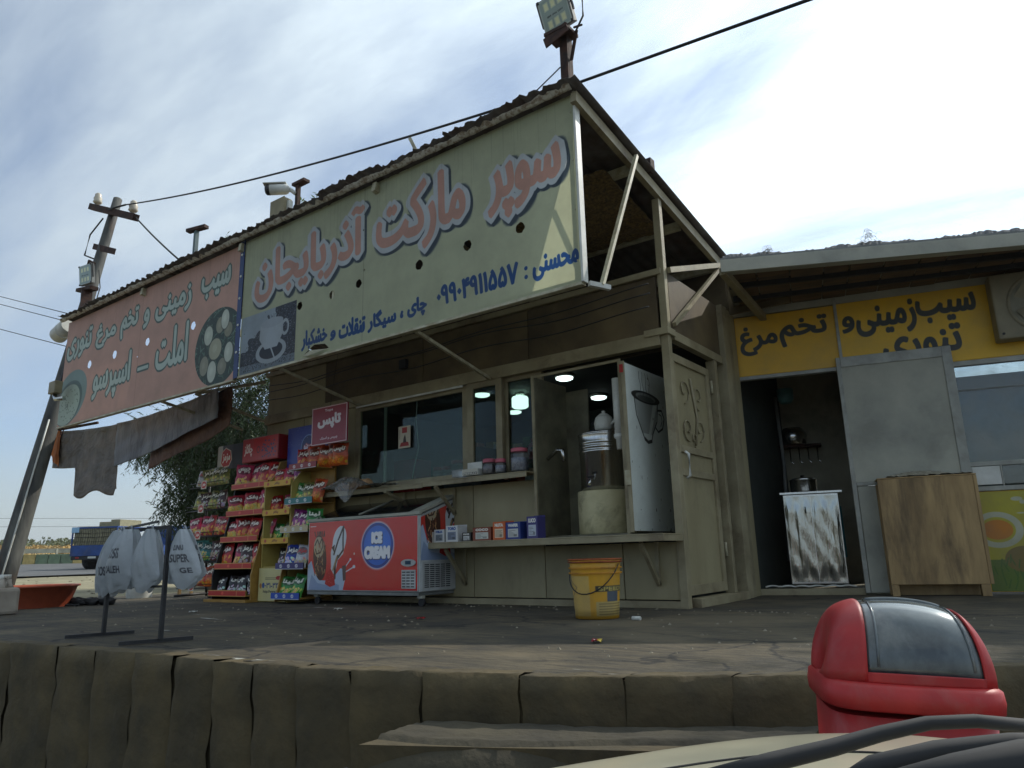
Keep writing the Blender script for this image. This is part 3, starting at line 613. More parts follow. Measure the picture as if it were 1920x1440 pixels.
# straw mat sagging under the sheets
M['straw'] = pm('straw_mat', lin((120, 98, 58)), lin((60, 48, 32)), 40, 0.95, bump=1.0, bscale=60)
def straw(u, v): return (-4.4+1.75*u, 5.0+1.1*v, roofz(5.0+1.1*v)-.12-.12*math.sin(math.pi*u)*math.sin(math.pi*v)+rnd.uniform(-.012, .012))
MB().grid(straw, 30, 20, False).build('straw_mat', M['straw'], mk, solid=.01)
# wires slung along the wall under the eave
for k, (za, zb, sg) in enumerate(((2.62, 2.58, .1), (2.52, 2.66, .06), (2.42, 2.45, .09))):
    pts = [(-8.0+5.5*i/30, 5.42-.02*k, za+(zb-za)*i/30-sg*math.sin(math.pi*i/30*3)**2*.5) for i in range(31)]
    tag(MB().tube(pts, .006, 5).build('slack_wire', M['black']), ['topmost', 'middle', 'lowest'][k]+' of the three slack black wires running along the shop wall under the eave', 'wire')

# ------------------------------------------------------------------ ceiling lamps seen through the window
def disc_lamp(x, y, lab):
    t = thing('ceiling_lamp', lab, 'lamp', (x, y, 2.6))
    MB().lathe([(.125, .0), (.125, -.02), (.115, -.035)], (x, y, 2.615), 24).build('lamp_rim', M['white'], t)
    MB().lathe([(.108, -.021), (.106, -.04), (.08, -.052), (.0005, -.055)], (x, y, 2.6), 24, close=False).build('diffuser', M['lamp'], t)
for x, y, lb in ((-6.05, 7.55, 'flush round lamp glowing in the shop between the two narrow window bars'), (-6.46, 8.85, 'flush round lamp glowing below the drum lamp, left of the tea cabinet'),
                 (-4.69, 7.5, 'flush round lamp glowing at the top of the tea cabinet opening'), (-4.96, 8.82, 'flush round lamp glowing just above the teapot')): disc_lamp(x, y, lb)
t = thing('ceiling_lamp', 'drum shaped ceiling lamp glowing white in the shop beside the tea cabinet', 'lamp', (-5.71, 7.96, 2.4))
MB().lathe([(.06, .0), (.06, .05)], (-5.71, 7.96, 2.56), 16).build('lamp_rim', M['white'], t)
MB().lathe([(.10, .16), (.115, .14), (.115, .02), (.09, .0), (.0005, -.005)], (-5.71, 7.96, 2.40), 24, close=False).build('diffuser', M['lamp'], t)
t = thing('tube_lamp', 'unlit fluorescent tube fitting behind the long window pane', 'lamp', (-6.1, 6.6, 2.4))
MB().box(-6.75, 6.57, 2.44, -5.55, 6.63, 2.48).build('fitting', M['white'], t); MB().tube([(-6.7, 6.6, 2.42), (-5.6, 6.6, 2.42)], .015, 8).build('tube', M['white'], t)

# ------------------------------------------------------------------ tea cabinet on the lower shelf
tcb = thing('tea_cabinet', 'tall open cream steel tea cabinet standing on the lower shelf', 'cabinet', (-3.25, 5.6, .58))
M['cabin'] = pm('sooty_cabinet_steel', lin((128, 124, 100)), lin((84, 80, 62)), 2.5, 0.5, grime=0.6, gcol=(0.03, 0.025, 0.02), gscale=2, bump=.1)
BX('side_wall', M['cabin'], tcb, -3.775, 5.47, .6, -3.75, 6.02, 2.06, bev=.003)
BX('back_panel', M['cabin'], tcb, -3.75, 6.0, .6, -3.5, 6.02, 2.0)
BX('back_panel', M['cabin'], tcb, -3.5, 6.0, .6, -2.82, 6.02, 1.28)
BX('floor_plate', M['cabin'], tcb, -3.75, 5.47, .583, -2.83, 6.0, .6)
m = MB(); m.box(-3.785, 5.455, .585, -3.755, 5.469, 2.075); m.box(-3.755, 5.456, 2.05, -2.84, 5.468, 2.075); m.box(-2.87, 5.456, .585, -2.84, 5.468, 2.05); m.build('front_frame', M['cream'], tcb, bev=.002)
cv = Canvas(.9, 1.42, 520, (206, 212, 204))
u0 = lambda y: y-5.4
cv.noise(.03, 2, 3)
# mug drawn with black brush strokes
cxm = .40; q = lambda *p: [(cxm+a*1.28, b+.72) for a, b in p]
cv.poly(q((-.19, .46), (-.15, .24), (-.09, .12), (.08, .12), (.15, .22), (.215, .42), (.2, .455), (0, .44)), (150, 154, 148))
cv.poly(q((.02, .12), (.06, .12), (.2, .43), (.12, .40)), (200, 206, 198))
cv.ell(cxm+.01, 1.165, .26, .045, (120, 124, 118)); cv.ell(cxm+.01, 1.165, .26, .045, (25, 26, 26), ring=.016); cv.ell(cxm+.01, 1.155, .18, .024, (70, 74, 70))
cv.line(q((-.195, .45), (-.165, .26), (-.09, .13), (-.05, .06)), .016, (24, 25, 25)); cv.line(q((.215, .44), (.175, .25), (.09, .13), (.06, .06)), .015, (24, 25, 25)); cv.line(q((-.05, .07), (0, .045), (.06, .06)), .03, (30, 31, 31))
cv.line(q((.2, .36), (.27, .37), (.31, .3), (.27, .2), (.19, .16), (.15, .19)), .018, (24, 25, 25)); cv.line(q((.22, .33), (.26, .32), (.27, .27), (.24, .22)), .01, (24, 25, 25))
for dx in (-.1, -.04, .03, .1): cv.line([(cxm+dx+.012*math.sin(i*.9+dx*20)-(.0 if i < 6 else (i-6)*.004), 1.17+i*.022) for i in range(11)], .007, (24, 25, 25))
for k in range(26): a, b = rnd.random()*.88, rnd.random()**2*1.4; cv.ell(a, b, rnd.uniform(.002, .008), rnd.uniform(.004, .02), (70, 56, 40))
ld = MB().box(-2.80, 5.40, .61, -2.775, 6.22, 2.02).build('cabinet_door', M['cream'], tcb, bev=.003)
q_ = MB().quad((-2.7745, 5.405, .612), (-2.7745, 6.215, .612), (-2.7745, 6.215, 2.018), (-2.7745, 5.405, 2.018)); q_.build('door_skin', printm('painted_mug_door', cv, rough=.42, dirt=.3), ld)
m = MB(); m.box(-2.803, 5.385, .6, -2.773, 5.399, 2.03); m.build('door_edge', M['cream'], ld, bev=.002)
BX('latch', M['steelframe'], ld, -2.815, 5.37, .98, -2.77, 5.384, 1.1)
BX('red_tape', pm('red_tape', lin((170, 40, 34))), ld, -2.812, 5.378, 1.93, -2.78, 5.3845, 2.0)
MB().tube([(-2.765, 6.16, 1.2), (-2.72, 6.16, 1.2), (-2.72, 6.16, 1.4), (-2.765, 6.16, 1.4)], .01, 6).build('door_handle', M['steel'], ld)
# samovar on its drum, teapot on top
db = MB().lathe([(.245, 0), (.25, .01), (.25, .36), (.245, .375)], (-3.22, 5.76, .601), 32).build('fire_drum', pm('cream_drum', lin((196, 188, 148)), lin((170, 160, 120)), 3, .6, grime=.6, gcol=(.06, .05, .03), gscale=5)); tag(db, 'round cream painted drum stand under the samovar in the tea cabinet', 'drum')
sm = thing('samovar', 'stainless steel samovar urn with a front tap inside the tea cabinet', 'samovar', (-3.22, 5.76, .98))
MB().lathe([(.2, 0), (.215, .01), (.215, .33), (.222, .335), (.222, .35), (.215, .355), (.215, .37), (.222, .375), (.222, .39), (.215, .395), (.215, .41), (.22, .415), (.22, .43), (.216, .435), (.225, .49), (.228, .5)], (-3.22, 5.76, .98), 40).build('body', M['steel'], sm)
MB().lathe([(.228, 0), (.2, .02), (.1, .035), (.09, .04)], (-3.22, 5.76, 1.481), 32).build('lid', M['steel'], sm)
MB().tube([(-3.22, 5.55, 1.06), (-3.22, 5.50, 1.06), (-3.22, 5.48, 1.02)], .014, 8).build('tap', M['steel'], sm); MB().tube([(-3.25, 5.51, 1.09), (-3.19, 5.51, 1.09)], .009, 8).build('tap_handle', M['black'], sm)
tp = thing('teapot', 'white enamel teapot keeping warm on top of the samovar', 'teapot', (-3.2, 5.76, 1.52))
MB().lathe([(.06, 0), (.085, .02), (.09, .07), (.075, .12), (.06, .135)], (-3.2, 5.76, 1.522), 24).build('pot', M['white'], tp)
MB().lathe([(.06, 0), (.035, .02), (.015, .028), (.018, .045), (.004, .05)], (-3.2, 5.76, 1.658), 16).build('pot_lid', M['white'], tp)
MB().tube([(-3.29, 5.76, 1.62), (-3.33, 5.76, 1.60), (-3.325, 5.76, 1.56), (-3.28, 5.76, 1.55)], .009, 8).build('handle', M['black'], tp); MB().tube([(-3.12, 5.75, 1.57), (-3.08, 5.74, 1.6), (-3.06, 5.735, 1.65)], [.016, .012, .009], 8).build('spout', M['white'], tp)
cupd = thing('cup_dispenser', 'long white plastic cup dispenser tube fixed inside the tea cabinet by the door', 'dispenser', (-2.92, 5.52, 1.3))
MB().tube([(-2.92, 5.52, 1.42), (-2.92, 5.52, 1.92)], .042, 16).build('tube', M['white'], cupd); MB().lathe([(.03, 0), (.034, .09), (.048, .1), (.05, .13)], (-2.92, 5.52, 1.3), 16).build('paper_cup', M['white'], cupd)
tag(MB().tube([(-3.72, 5.6, 1.3), (-3.6, 5.58, 1.37), (-3.53, 5.56, 1.36), (-3.52, 5.56, 1.26)], .018, 10).build('chimney_elbow', M['steel']), 'small curved chrome pipe bend beside the samovar', 'pipe')

# ------------------------------------------------------------------ things behind the window and on the sill
pinkc = pm('pink_plastic', lin((196, 96, 110)), lin((170, 80, 96)), 6, .4)
redc = pm('red_plastic', lin((170, 36, 34)), lin((140, 28, 28)), 6, .35)
jarg = 'jars on the window counter'
content = [pm('jar_sweets_brown', lin((120, 84, 60)), lin((180, 150, 110)), 60, .6), pm('jar_sweets_white', lin((190, 190, 196)), lin((110, 110, 140)), 50, .6), pm('jar_sweets_dark', lin((70, 60, 70)), lin((130, 110, 120)), 50, .6)]
def jar(x, y, r, h, lid, cont, lab):
    t = thing('jar', lab, 'jar', (x, y, 1.2), group=jarg)
    MB().lathe([(r*.92, 0), (r, .01), (r, h*.82), (r*.86, h*.92)], (x, y, 1.2), 20).build('body', M['jar'], t)
    MB().lathe([(r*.88, 0), (r*.92, .01), (r*.92, h*.6), (.001, h*.62)], (x, y, 1.206), 16).build('contents', cont, t)
    MB().lathe([(r*.92, 0), (r*.94, .005), (r*.94, .03), (r*.88, .036)], (x, y, 1.2+h*.9), 20).build('lid', lid, t)
for a in ((-5.22, 5.74, .05, .15, redc, content[0], 'leftmost small jar with a red lid behind the long window pane'), (-5.11, 5.76, .05, .15, redc, content[1], 'second small jar with a red lid, beside the leftmost small jar'),
          (-4.93, 5.75, .085, .2, redc, content[1], 'big jar with a wide red lid behind the long window pane'), (-4.30, 5.46, .065, .12, pinkc, content[2], 'short tub with a pink lid on the counter sill next to the white box'),
          (-4.17, 5.47, .055, .11, pinkc, content[1], 'short clear tub with an orange pink lid at the foot of the right window bar'), (-4.02, 5.75, .07, .15, pinkc, content[0], 'plain jar with pink lid, half hidden behind the bigger jar by the cabinet'),
          (-3.97, 5.50, .085, .2, pinkc, content[1], 'large ribbed jar with a pink lid on the sill beside the tea cabinet'), (-3.86, 5.68, .07, .19, pinkc, content[2], 'tall jar with a pink lid pressed against the tea cabinet frame')): jar(*a)
tag(MB().box(-4.72, 5.40, 1.2, -4.58, 5.5, 1.27).build('plastic_box', M['jar']), 'small clear plastic box on the sill under the double window bar', 'box')
cv = Canvas(.2, .12, 900, (196, 192, 176)); cv.rect(.01, .01, .19, .055, (30, 30, 30)); cv.text('PEPRO', .015, .015, .185, .05, (220, 215, 200), bold=.002, persian=False)
wb = thing('carton', 'open white carton with black printed label on the sill between the window bars', 'box', (-4.48, 5.42, 1.2))
m = MB(); m.box(-4.57, 5.38, 1.2, -4.38, 5.46, 1.26); m.build('carton_body', M['white'], wb); MB().quad((-4.57, 5.379, 1.2), (-4.38, 5.379, 1.2), (-4.38, 5.379, 1.26), (-4.57, 5.379, 1.26)).build('carton_label', printm('white_carton_label', cv), wb)
MB().box(-4.565, 5.455, 1.262, -4.385, 5.46, 1.33).build('carton_flap', M['white'], wb)
# poster on the glass
cv = Canvas(.18, .24, 900, (196, 184, 160)); cv.rect(.055, .165, .13, .225, (160, 30, 26)); cv.poly([(.02, .02), (.16, .02), (.15, .06), (.1, .07), (.04, .06)], (150, 26, 24)); cv.poly([(.07, .06), (.12, .06), (.11, .12), (.1, .15), (.08, .11)], (40, 24, 22)); cv.line([(.02, .1), (.02, .2)], .006, (90, 60, 50))
tag(MB().box(-5.66, 5.596, 1.6, -5.48, 5.599, 1.84).add([(-5.66, 5.5955, 1.6), (-5.48, 5.5955, 1.6), (-5.48, 5.5955, 1.84), (-5.66, 5.5955, 1.84)], [(0, 1, 2, 3)], False, [((0, 0), (1, 0), (1, 1), (0, 1))]).build('poster', printm('window_notice', cv)), 'small red and cream notice stuck on the long window pane', 'poster')
# inside furniture
tag(MB().box(-5.55, 6.2, 0.03, -5.0, 6.7, 1.62).build('fridge', M['darkiron'], bev=.01), 'dark upright cooler standing inside the shop behind the jars', 'fridge')
tag(MB().box(-6.45, 6.3, 0.03, -6.1, 6.6, 1.6).build('drinks_stand', redc, bev=.01), 'dark red stand inside the shop at the left end of the window', 'stand')
tag(MB().box(-7.4, 6.0, 0.9, -5.7, 6.28, .94).build('inner_counter', M['cream2'], bev=.004), 'pale counter board just inside the left window pane', 'counter')
tag(MB().bar((-4.5, 6.0, 1.2), (-4.45, 6.0, 1.83), .05, .03).build('plank', pm('orange_wood', lin((170, 92, 48)), lin((130, 70, 36)), 12, .6)), 'upright orange wooden batten inside the narrow window', 'plank')
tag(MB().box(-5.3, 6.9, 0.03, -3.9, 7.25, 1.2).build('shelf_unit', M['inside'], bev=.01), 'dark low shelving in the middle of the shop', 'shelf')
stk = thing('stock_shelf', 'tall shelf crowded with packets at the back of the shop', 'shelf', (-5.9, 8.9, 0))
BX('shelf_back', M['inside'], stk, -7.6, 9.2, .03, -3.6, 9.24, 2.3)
stc = [pm('stock_%d' % i, lin(c_), None, 20, .5) for i, c_ in enumerate(((150, 50, 44), (190, 170, 120), (60, 90, 130), (90, 120, 70), (200, 196, 186), (190, 110, 50)))]
rs = random.Random(12)
for z in (.9, 1.25, 1.6, 1.95):
    BX('shelf_board', M['grey'], stk, -7.6, 8.9, z-.02, -3.6, 9.198, z); x = -7.5
    while x < -3.75:
        w_ = rs.uniform(.10, .22); MB().box(x, 8.93, z+.001, x+w_-.015, 9.1, z+rs.uniform(.14, .27)).build('packet', rs.choice(stc), stk); x += w_
pb = thing('shelf_bag', 'crumpled white bag on the shelf seen through the narrow window', 'bag', (-4.8, 7.0, 1.2))
def blob(c, sx, sy, sz, seed, nu=18, nv=12, amp=.18):
    r = random.Random(seed); ph = [r.uniform(0, 6.28) for _ in range(8)]
    m = MB()
    def fn(u, v):
        a = 2*math.pi*u; b = math.pi*(v*.998+.001); k = 1+amp*(math.sin(3*a+ph[0])*math.sin(2*b+ph[1])+.6*math.sin(5*a+ph[2]+3*b)+.5*math.sin(9*b+ph[3]+2*a))
        return (c[0]+sx*k*math.sin(b)*math.cos(a), c[1]+sy*k*math.sin(b)*math.sin(a), c[2]+sz*k*math.cos(b))
    return m.grid(fn, nu, nv)
blob((-4.8, 7.0, 1.31), .16, .12, .12, 4).build('sack', M['white'], pb); blob((-5.05, 7.0, 1.30), .1, .1, .09, 5).build('sack', pm('orange_sack', lin((190, 96, 60))), pb)
for k, (x, z) in enumerate(((-4.32, 1.43), (-4.16, 1.46))):
    t = thing('plush_toy', ['pink round plush toy, left one behind the narrow window', 'pink round plush toy, right one next to the tea cabinet edge'][k], 'toy', (x, 6.0, 1.2))
    blob((x, 6.0, z), .075, .06, .09, 10+k, amp=.04).build('head', pinkc, t); blob((x, 6.0, z-.15), .06, .05, .08, 12+k, amp=.04).build('torso', pinkc, t)
    for s_ in (-1, 1): MB().lathe([(.012, -.004), (.012, .004)], (x+s_*.028, 5.935, z+.02), 10, 'y').build('eye', M['black'], t)
tag(MB().tube([(-5.42, 5.64, 2.12), (-5.44, 5.64, 1.9), (-5.40, 5.64, 1.6), (-5.47, 5.64, 1.35), (-5.5, 5.64, 1.22)], .006, 6).build('cable', M['white']), 'thin white cable hanging inside the long window pane', 'cable')

# ================================================================== SIGNBOARDS
SY = 4.25
def holed_sheet(x0, z0, x1, z1, holes, y, tear=None):
    """flat sheet with real holes; UV over the whole sheet"""
    cu = bpy.data.curves.new('outline', 'CURVE'); cu.dimensions = '2D'; cu.fill_mode = 'BOTH'
    def spl(pts):
        s_ = cu.splines.new('POLY'); s_.points.add(len(pts)-1); s_.use_cyclic_u = True
        for p, q in zip(s_.points, pts): p.co = (q[0], q[1], 0, 1)
    spl([(x0, z0), (x1, z0), (x1, z1), (x0, z1)])
    for hx, hz, r in holes:
        n = 16; k = rnd.random()*6; spl([(hx+r*math.cos(2*math.pi*i/n)*(1+.10*math.sin(3*i+k)), hz+r*1.08*math.sin(2*math.pi*i/n)*(1+.08*math.sin(2*i+k))) for i in range(n)])
    if tear: spl(tear)
    o = bpy.data.objects.new('outline', cu); COL.objects.link(o); dg = bpy.context.evaluated_depsgraph_get()
    me = o.evaluated_get(dg).to_mesh(); m = MB(); vs = [tuple(v.co) for v in me.vertices]; fs = [tuple(p.vertices) for p in me.polygons]
    uvs = [[((vs[i][0]-x0)/(x1-x0), (vs[i][1]-z0)/(z1-z0)) for i in f] for f in fs]
    m.add([(v[0], y, v[1]) for v in vs], fs, False, uvs); bpy.data.objects.remove(o); bpy.data.curves.remove(cu); return m
# ---- cream banner
CX0, CX1, CZ0, CZ1 = -6.66, -2.47, 2.335, 3.845
cv = Canvas(CX1-CX0, CZ1-CZ0, 330, (204, 208, 172), CX0, CZ0)
words = (('سوپر', -3.36, 2.98, -2.56, 3.56), ('مارکت', -4.66, 2.97, -3.50, 3.74), ('آذربایجان', -6.50, 3.02, -4.72, 3.74))
big = np.zeros_like(cv.X)
for w_, a, b, c, d in words: big = np.maximum(big, cv.mask(w_, a+.045, b+.045, c-.045, d-.045, bold=.021))
o1 = dilate(big, .052*cv.p); o2 = np.roll(dilate(big, .056*cv.p), (int(-.026*cv.p), int(.026*cv.p)), (0, 1))
cv.put(o2, (58, 72, 84)); cv.put(o1, (216, 222, 224)); cv.put(big, (224, 170, 150))
blue = (30, 78, 140)
for w_, a, b, c, d, kw in (('محسنی', -2.90, 2.43, -2.49, 2.63, {}), ('چای', -4.21, 2.42, -3.98, 2.60, {}), ('سیگار', -4.70, 2.40, -4.34, 2.59, {}), ('تنقلات', -5.09, 2.42, -4.73, 2.60, {}), ('و', -5.21, 2.43, -5.13, 2.53, {}), ('خشکبار', -5.63, 2.405, -5.25, 2.61, {})):
    cv.text(w_, a, b, c, d, blue, bold=.009, **kw)
cv.text('۰۹۹۰۴۹۱۱۵۵۷', -3.87, 2.46, -3.03, 2.64, blue, bold=.009, persian=False)
cv.ell(-2.96, 2.49, .016, .017, blue); cv.ell(-2.96, 2.56, .016, .017, blue)
for x in (-4.275, -4.77): cv.text('،', x-.02, 2.45, x+.02, 2.52, blue, bold=.006, persian=False)
# coffee cup picture with scattered beans
px0, px1, pz0, pz1 = -6.64, -5.73, 2.335, 2.96
cv.rect(px0, pz0, px1, pz1, (176, 190, 200)); rr = random.Random(5)
cv.poly([(px0, pz0), (px1, pz0), (px1, pz0+.09), (px0, pz0+.13)], (128, 140, 150))
uu = (cv.X-px0)/(px1-px0); vv_ = (cv.Y-pz0)/(pz1-pz0); wob = .06*np.sin(cv.X*31+cv.Y*17)+.05*np.sin(cv.X*11-cv.Y*43)
cv.put(((uu > 0) & (uu < 1) & (vv_ > .14) & (vv_ < 1) & (vv_ < .36+uu*.9+wob) & ~((uu < .45) & (vv_ > .62+wob))).astype(np.float32)*.85, (54, 60, 70))
for k in range(1700):
    x = rr.uniform(px0+.02, px1-.01); z = rr.uniform(pz0+.02, pz1-.01); u = (x-px0)/(px1-px0); v = (z-pz0)/(pz1-pz0)
    if rr.random() < (1.25 if (v < .36+u*.9 and not (u < .45 and v > .62)) else .02): 
        i0 = int((z-cv.y0)*cv.p); j0 = int((x-cv.x0)*cv.p); a_ = rr.random() < .5
        g_ = rr.choice((.1, .14, .2, .45, .62)); cv.a[i0:i0+(4 if a_ else 2), j0:j0+(2 if a_ else 4)] = (g_, g_*1.04, g_*1.12)
cc = (-6.12, 2.64)
cv.ell(cc[0]+.0, cc[1]-.13, .25, .125, (188, 198, 204)); cv.ell(cc[0], cc[1]-.125, .19, .085, (60, 66, 76)); cv.line([(cc[0]-.02, cc[1]-.06), (cc[0]+.07, cc[1]-.22)], .02, (200, 208, 212))
cv.poly([(cc[0]-.19, cc[1]+.17), (cc[0]-.2, cc[1]+.02), (cc[0]-.1, cc[1]-.1), (cc[0]+.1, cc[1]-.1), (cc[0]+.19, cc[1]+.03), (cc[0]+.18, cc[1]+.17)], (196, 206, 212)); cv.ell(cc[0], cc[1]+.17, .185, .05, (186, 196, 204)); cv.ell(cc[0]+.22, cc[1]+.08, .05, .07, (190, 200, 206), ring=.025)
for k in range(70): a = rr.uniform(CX0, CX1); cv.line([(a, CZ1), (a, CZ1-rr.uniform(.1, .6))], .008, (150, 150, 124), al=.16)
cv.line([(-4.77, CZ0), (-4.77, CZ1)], .008, (140, 140, 116), al=.5)
cb_ = thing('signboard', 'cream shop banner with huge pink outlined lettering and a blue phone number', 'sign', (-4.56, SY, CZ0))
tear = [(-5.60, 2.36), (-5.44, 2.44), (-5.28, 2.42), (-5.22, 2.37), (-5.42, 2.352)]
holes = [(-3.0, 2.905, .042), (-3.53, 2.91, .042), (-4.07, 2.885, .042), (-4.83, 2.905, .038), (-5.2, 2.885, .038), (-5.68, 2.885, .038), (-4.76, 3.02, .008), (-4.78, 3.42, .008)]
Mban = printm('cream_banner_print', cv, rough=.55, transl=.42, dirt=.3, bump=.5, bscale=1.6, k=.92)
holed_sheet(CX0, CZ0, CX1, CZ1, holes, SY, tear).build('banner', Mban, cb_)
m = MB(); m.add([(-5.60, SY-.006, 2.357), (-5.41, SY-.10, 2.30), (-5.24, SY-.006, 2.362), (-5.42, SY-.055, 2.37)], [(0, 1, 3), (1, 2, 3)]); m.build('torn_flap', pm('banner_back', lin((188, 184, 160)), lin((160, 150, 120)), 8, .7, transl=.3), cb_, solid=.002)
m = MB()
for x in (-6.6, -5.2, -3.8, -2.50): m.box(x-.015, SY+.012, CZ0+.01, x+.015, SY+.042, CZ1-.01)
m.box(CX0, SY+.012, CZ1-.04, CX1, SY+.043, CZ1-.008); m.box(CX0, SY+.012, CZ0+.005, CX1, SY+.043, CZ0+.035); m.build('frame', M['steelframe'], cb_)
BX('edge_angle', M['white'], cb_, CX1+.001, SY-.02, CZ0-.01, CX1+.02, SY+.05, CZ1+.01, bev=.003)
BX('bottom_angle', M['steelframe'], cb_, CX0, SY-.012, CZ0-.028, CX1, SY+.045, CZ0-.003, bev=.003)
for z in (2.5, 2.9, 3.3, 3.7): MB().lathe([(.007, 0), (.006, -.004)], (CX1-.03, SY-.002, z), 8, 'y').build('rivet', M['steelframe'], cb_)
# ---- pink banner
PX0, PX1, PZ0, PZ1 = -10.93, -6.74, 2.32, 3.83
cv = Canvas(PX1-PX0, PZ1-PZ0, 250, (206, 160, 140), PX0, PZ0)
sm_ = np.zeros_like(cv.X)
for w_, a, b, c, d in (('سیب', -7.52, 3.33, -6.90, 3.68), ('زمینی', -8.52, 3.29, -7.68, 3.66), ('و', -8.80, 3.27, -8.62, 3.56), ('تخم', -9.38, 3.24, -8.90, 3.66), ('مرغ', -10.05, 3.24, -9.46, 3.62), ('تنوری', -10.90, 3.22, -10.14, 3.66),
                       ('املت', -8.42, 2.66, -7.68, 3.20), ('اسپرسو', -10.0, 2.50, -8.98, 3.10)):
    sm_ = np.maximum(sm_, cv.mask(w_, a+.02, b+.02, c-.02, d-.02, bold=.014))
sm_ = np.maximum(sm_, np.clip((.022-abs(cv.Y-2.78))*cv.p+.5, 0, 1)*np.clip((.13-abs(cv.X+8.69))*cv.p+.5, 0, 1))
cv.put(dilate(sm_, .022*cv.p), (70, 96, 88)); cv.put(sm_, (190, 204, 192))
ec = (-7.07, 2.74); mk_ = np.clip(0.5-(np.sqrt(((cv.X-ec[0])/.46)**2+((cv.Y-ec[1])/.44)**2)-1)*.44*cv.p, 0, 1); old = cv.a.copy()
cv.rect(-7.6, PZ0, PX1, 3.3, (52, 72, 66)); rr = random.Random(9)
for k in range(260): x = rr.uniform(-7.55, PX1); z = rr.uniform(2.32, 3.2); a_ = rr.uniform(0, 6.3); cv.line([(x, z), (x+.07*math.cos(a_), z+.07*math.sin(a_))], .008, rr.choice([(96, 128, 110), (34, 50, 48), (120, 150, 130)]))
for ex, ez, rx, rz_, cl in ((-7.06, 2.98, .085, .10, (150, 150, 128)), (-6.9, 2.9, .08, .09, (140, 140, 118)), (-7.13, 2.72, .13, .13, (172, 172, 146)), (-7.33, 2.56, .09, .12, (150, 150, 130)), (-6.98, 2.5, .09, .1, (140, 140, 122)), (-7.28, 2.9, .09, .12, (196, 204, 186)), (-6.97, 3.03, .08, .12, (200, 206, 190)), (-6.87, 2.64, .085, .12, (196, 202, 186)), (-7.17, 2.47, .09, .13, (198, 204, 188))):
    cv.ell(ex, ez, rx, rz_, (60, 66, 58), soft=5); cv.ell(ex, ez, rx*.93, rz_*.93, cl, soft=2); cv.ell(ex-.01, ez+.01, rx*.35, rz_*.35, tuple(min(255, v+14) for v in cl), soft=6)
cv.a = old*(1-mk_[..., None])+cv.a*mk_[..., None]
cv.ell(-10.62, 2.70, .48, .36, (130, 152, 146), ang=.3); cv.ell(-10.66, 2.62, .40, .30, (92, 112, 108), ang=.3); cv.ell(-10.68, 2.60, .36, .27, (170, 186, 170), ang=.3)
for k in range(60): a_ = rr.uniform(0, 6.3); q1 = rr.random()*.24; cv.ell(-10.68+q1*1.3*math.cos(a_), 2.60+q1*math.sin(a_), .012, .009, (110, 124, 112))
for k in range(60): a = rr.uniform(PX0, PX1); cv.line([(a, PZ1), (a, PZ1-rr.uniform(.1, .5))], .008, (150, 112, 92), al=.16)
cv.line([(-8.83, PZ0), (-8.83, PZ1)], .007, (150, 108, 90), al=.6)
pb_ = thing('signboard', 'faded pink shop banner with pale green lettering and a round egg and potato picture', 'sign', (-8.83, SY, PZ0))
holed_sheet(PX0, PZ0, PX1, PZ1, [(-10.14, 3.08, .05), (-9.45, 3.09, .05), (-8.63, 3.1, .045), (-7.61, 3.09, .045), (-8.85, 2.95, .008)], SY, None).build('banner', printm('pink_banner_print', cv, rough=.6, transl=.05, dirt=.3, bump=.5, bscale=1.6, k=.8), pb_)
m = MB()
for x in (-10.9, -9.9, -8.83, -7.8, -6.78): m.box(x-.015, SY+.012, PZ0+.01, x+.015, SY+.042, PZ1-.01)
m.box(PX0, SY+.012, PZ1-.04, PX1, SY+.043, PZ1-.008); m.box(PX0, SY+.012, PZ0+.005, PX1, SY+.043, PZ0+.035); m.build('frame', M['steelframe'], pb_)
BX('bottom_angle', M['steelframe'], pb_, PX0, SY-.012, PZ0-.025, PX1, SY+.045, PZ0-.003, bev=.003)
# ---- blue strip between the two banners, with its screws
bs = thing('joint_strip', 'narrow dark blue strip screwed over the joint between the pink and the cream banner', 'strip', (-6.7, SY, PZ0))
BX('strip', pm('dark_blue_paint', lin((42, 62, 110)), lin((34, 50, 88)), 5, .5), bs, -6.737, SY-.012, PZ0, -6.663, SY-.004, CZ1+.03)
for z in (2.6, 2.9, 3.2, 3.45, 3.7): MB().lathe([(.016, 0), (.012, -.008)], (-6.7, SY-.0125, z), 10, 'y').build('screw', M['white'], bs)
# brackets and pulley eye under the pink banner
MB().bar((-10.92, SY+.02, 2.29), (-10.4, SY+.3, 2.36), .03).build('stay', M['rust'], pb_); MB().tube([(-10.75+.04*math.cos(t), SY+.0, 2.24+.05*math.sin(t)) for t in np.linspace(0, 6.28, 14)], .006, 6).build('hook', M['rust'], pb_)

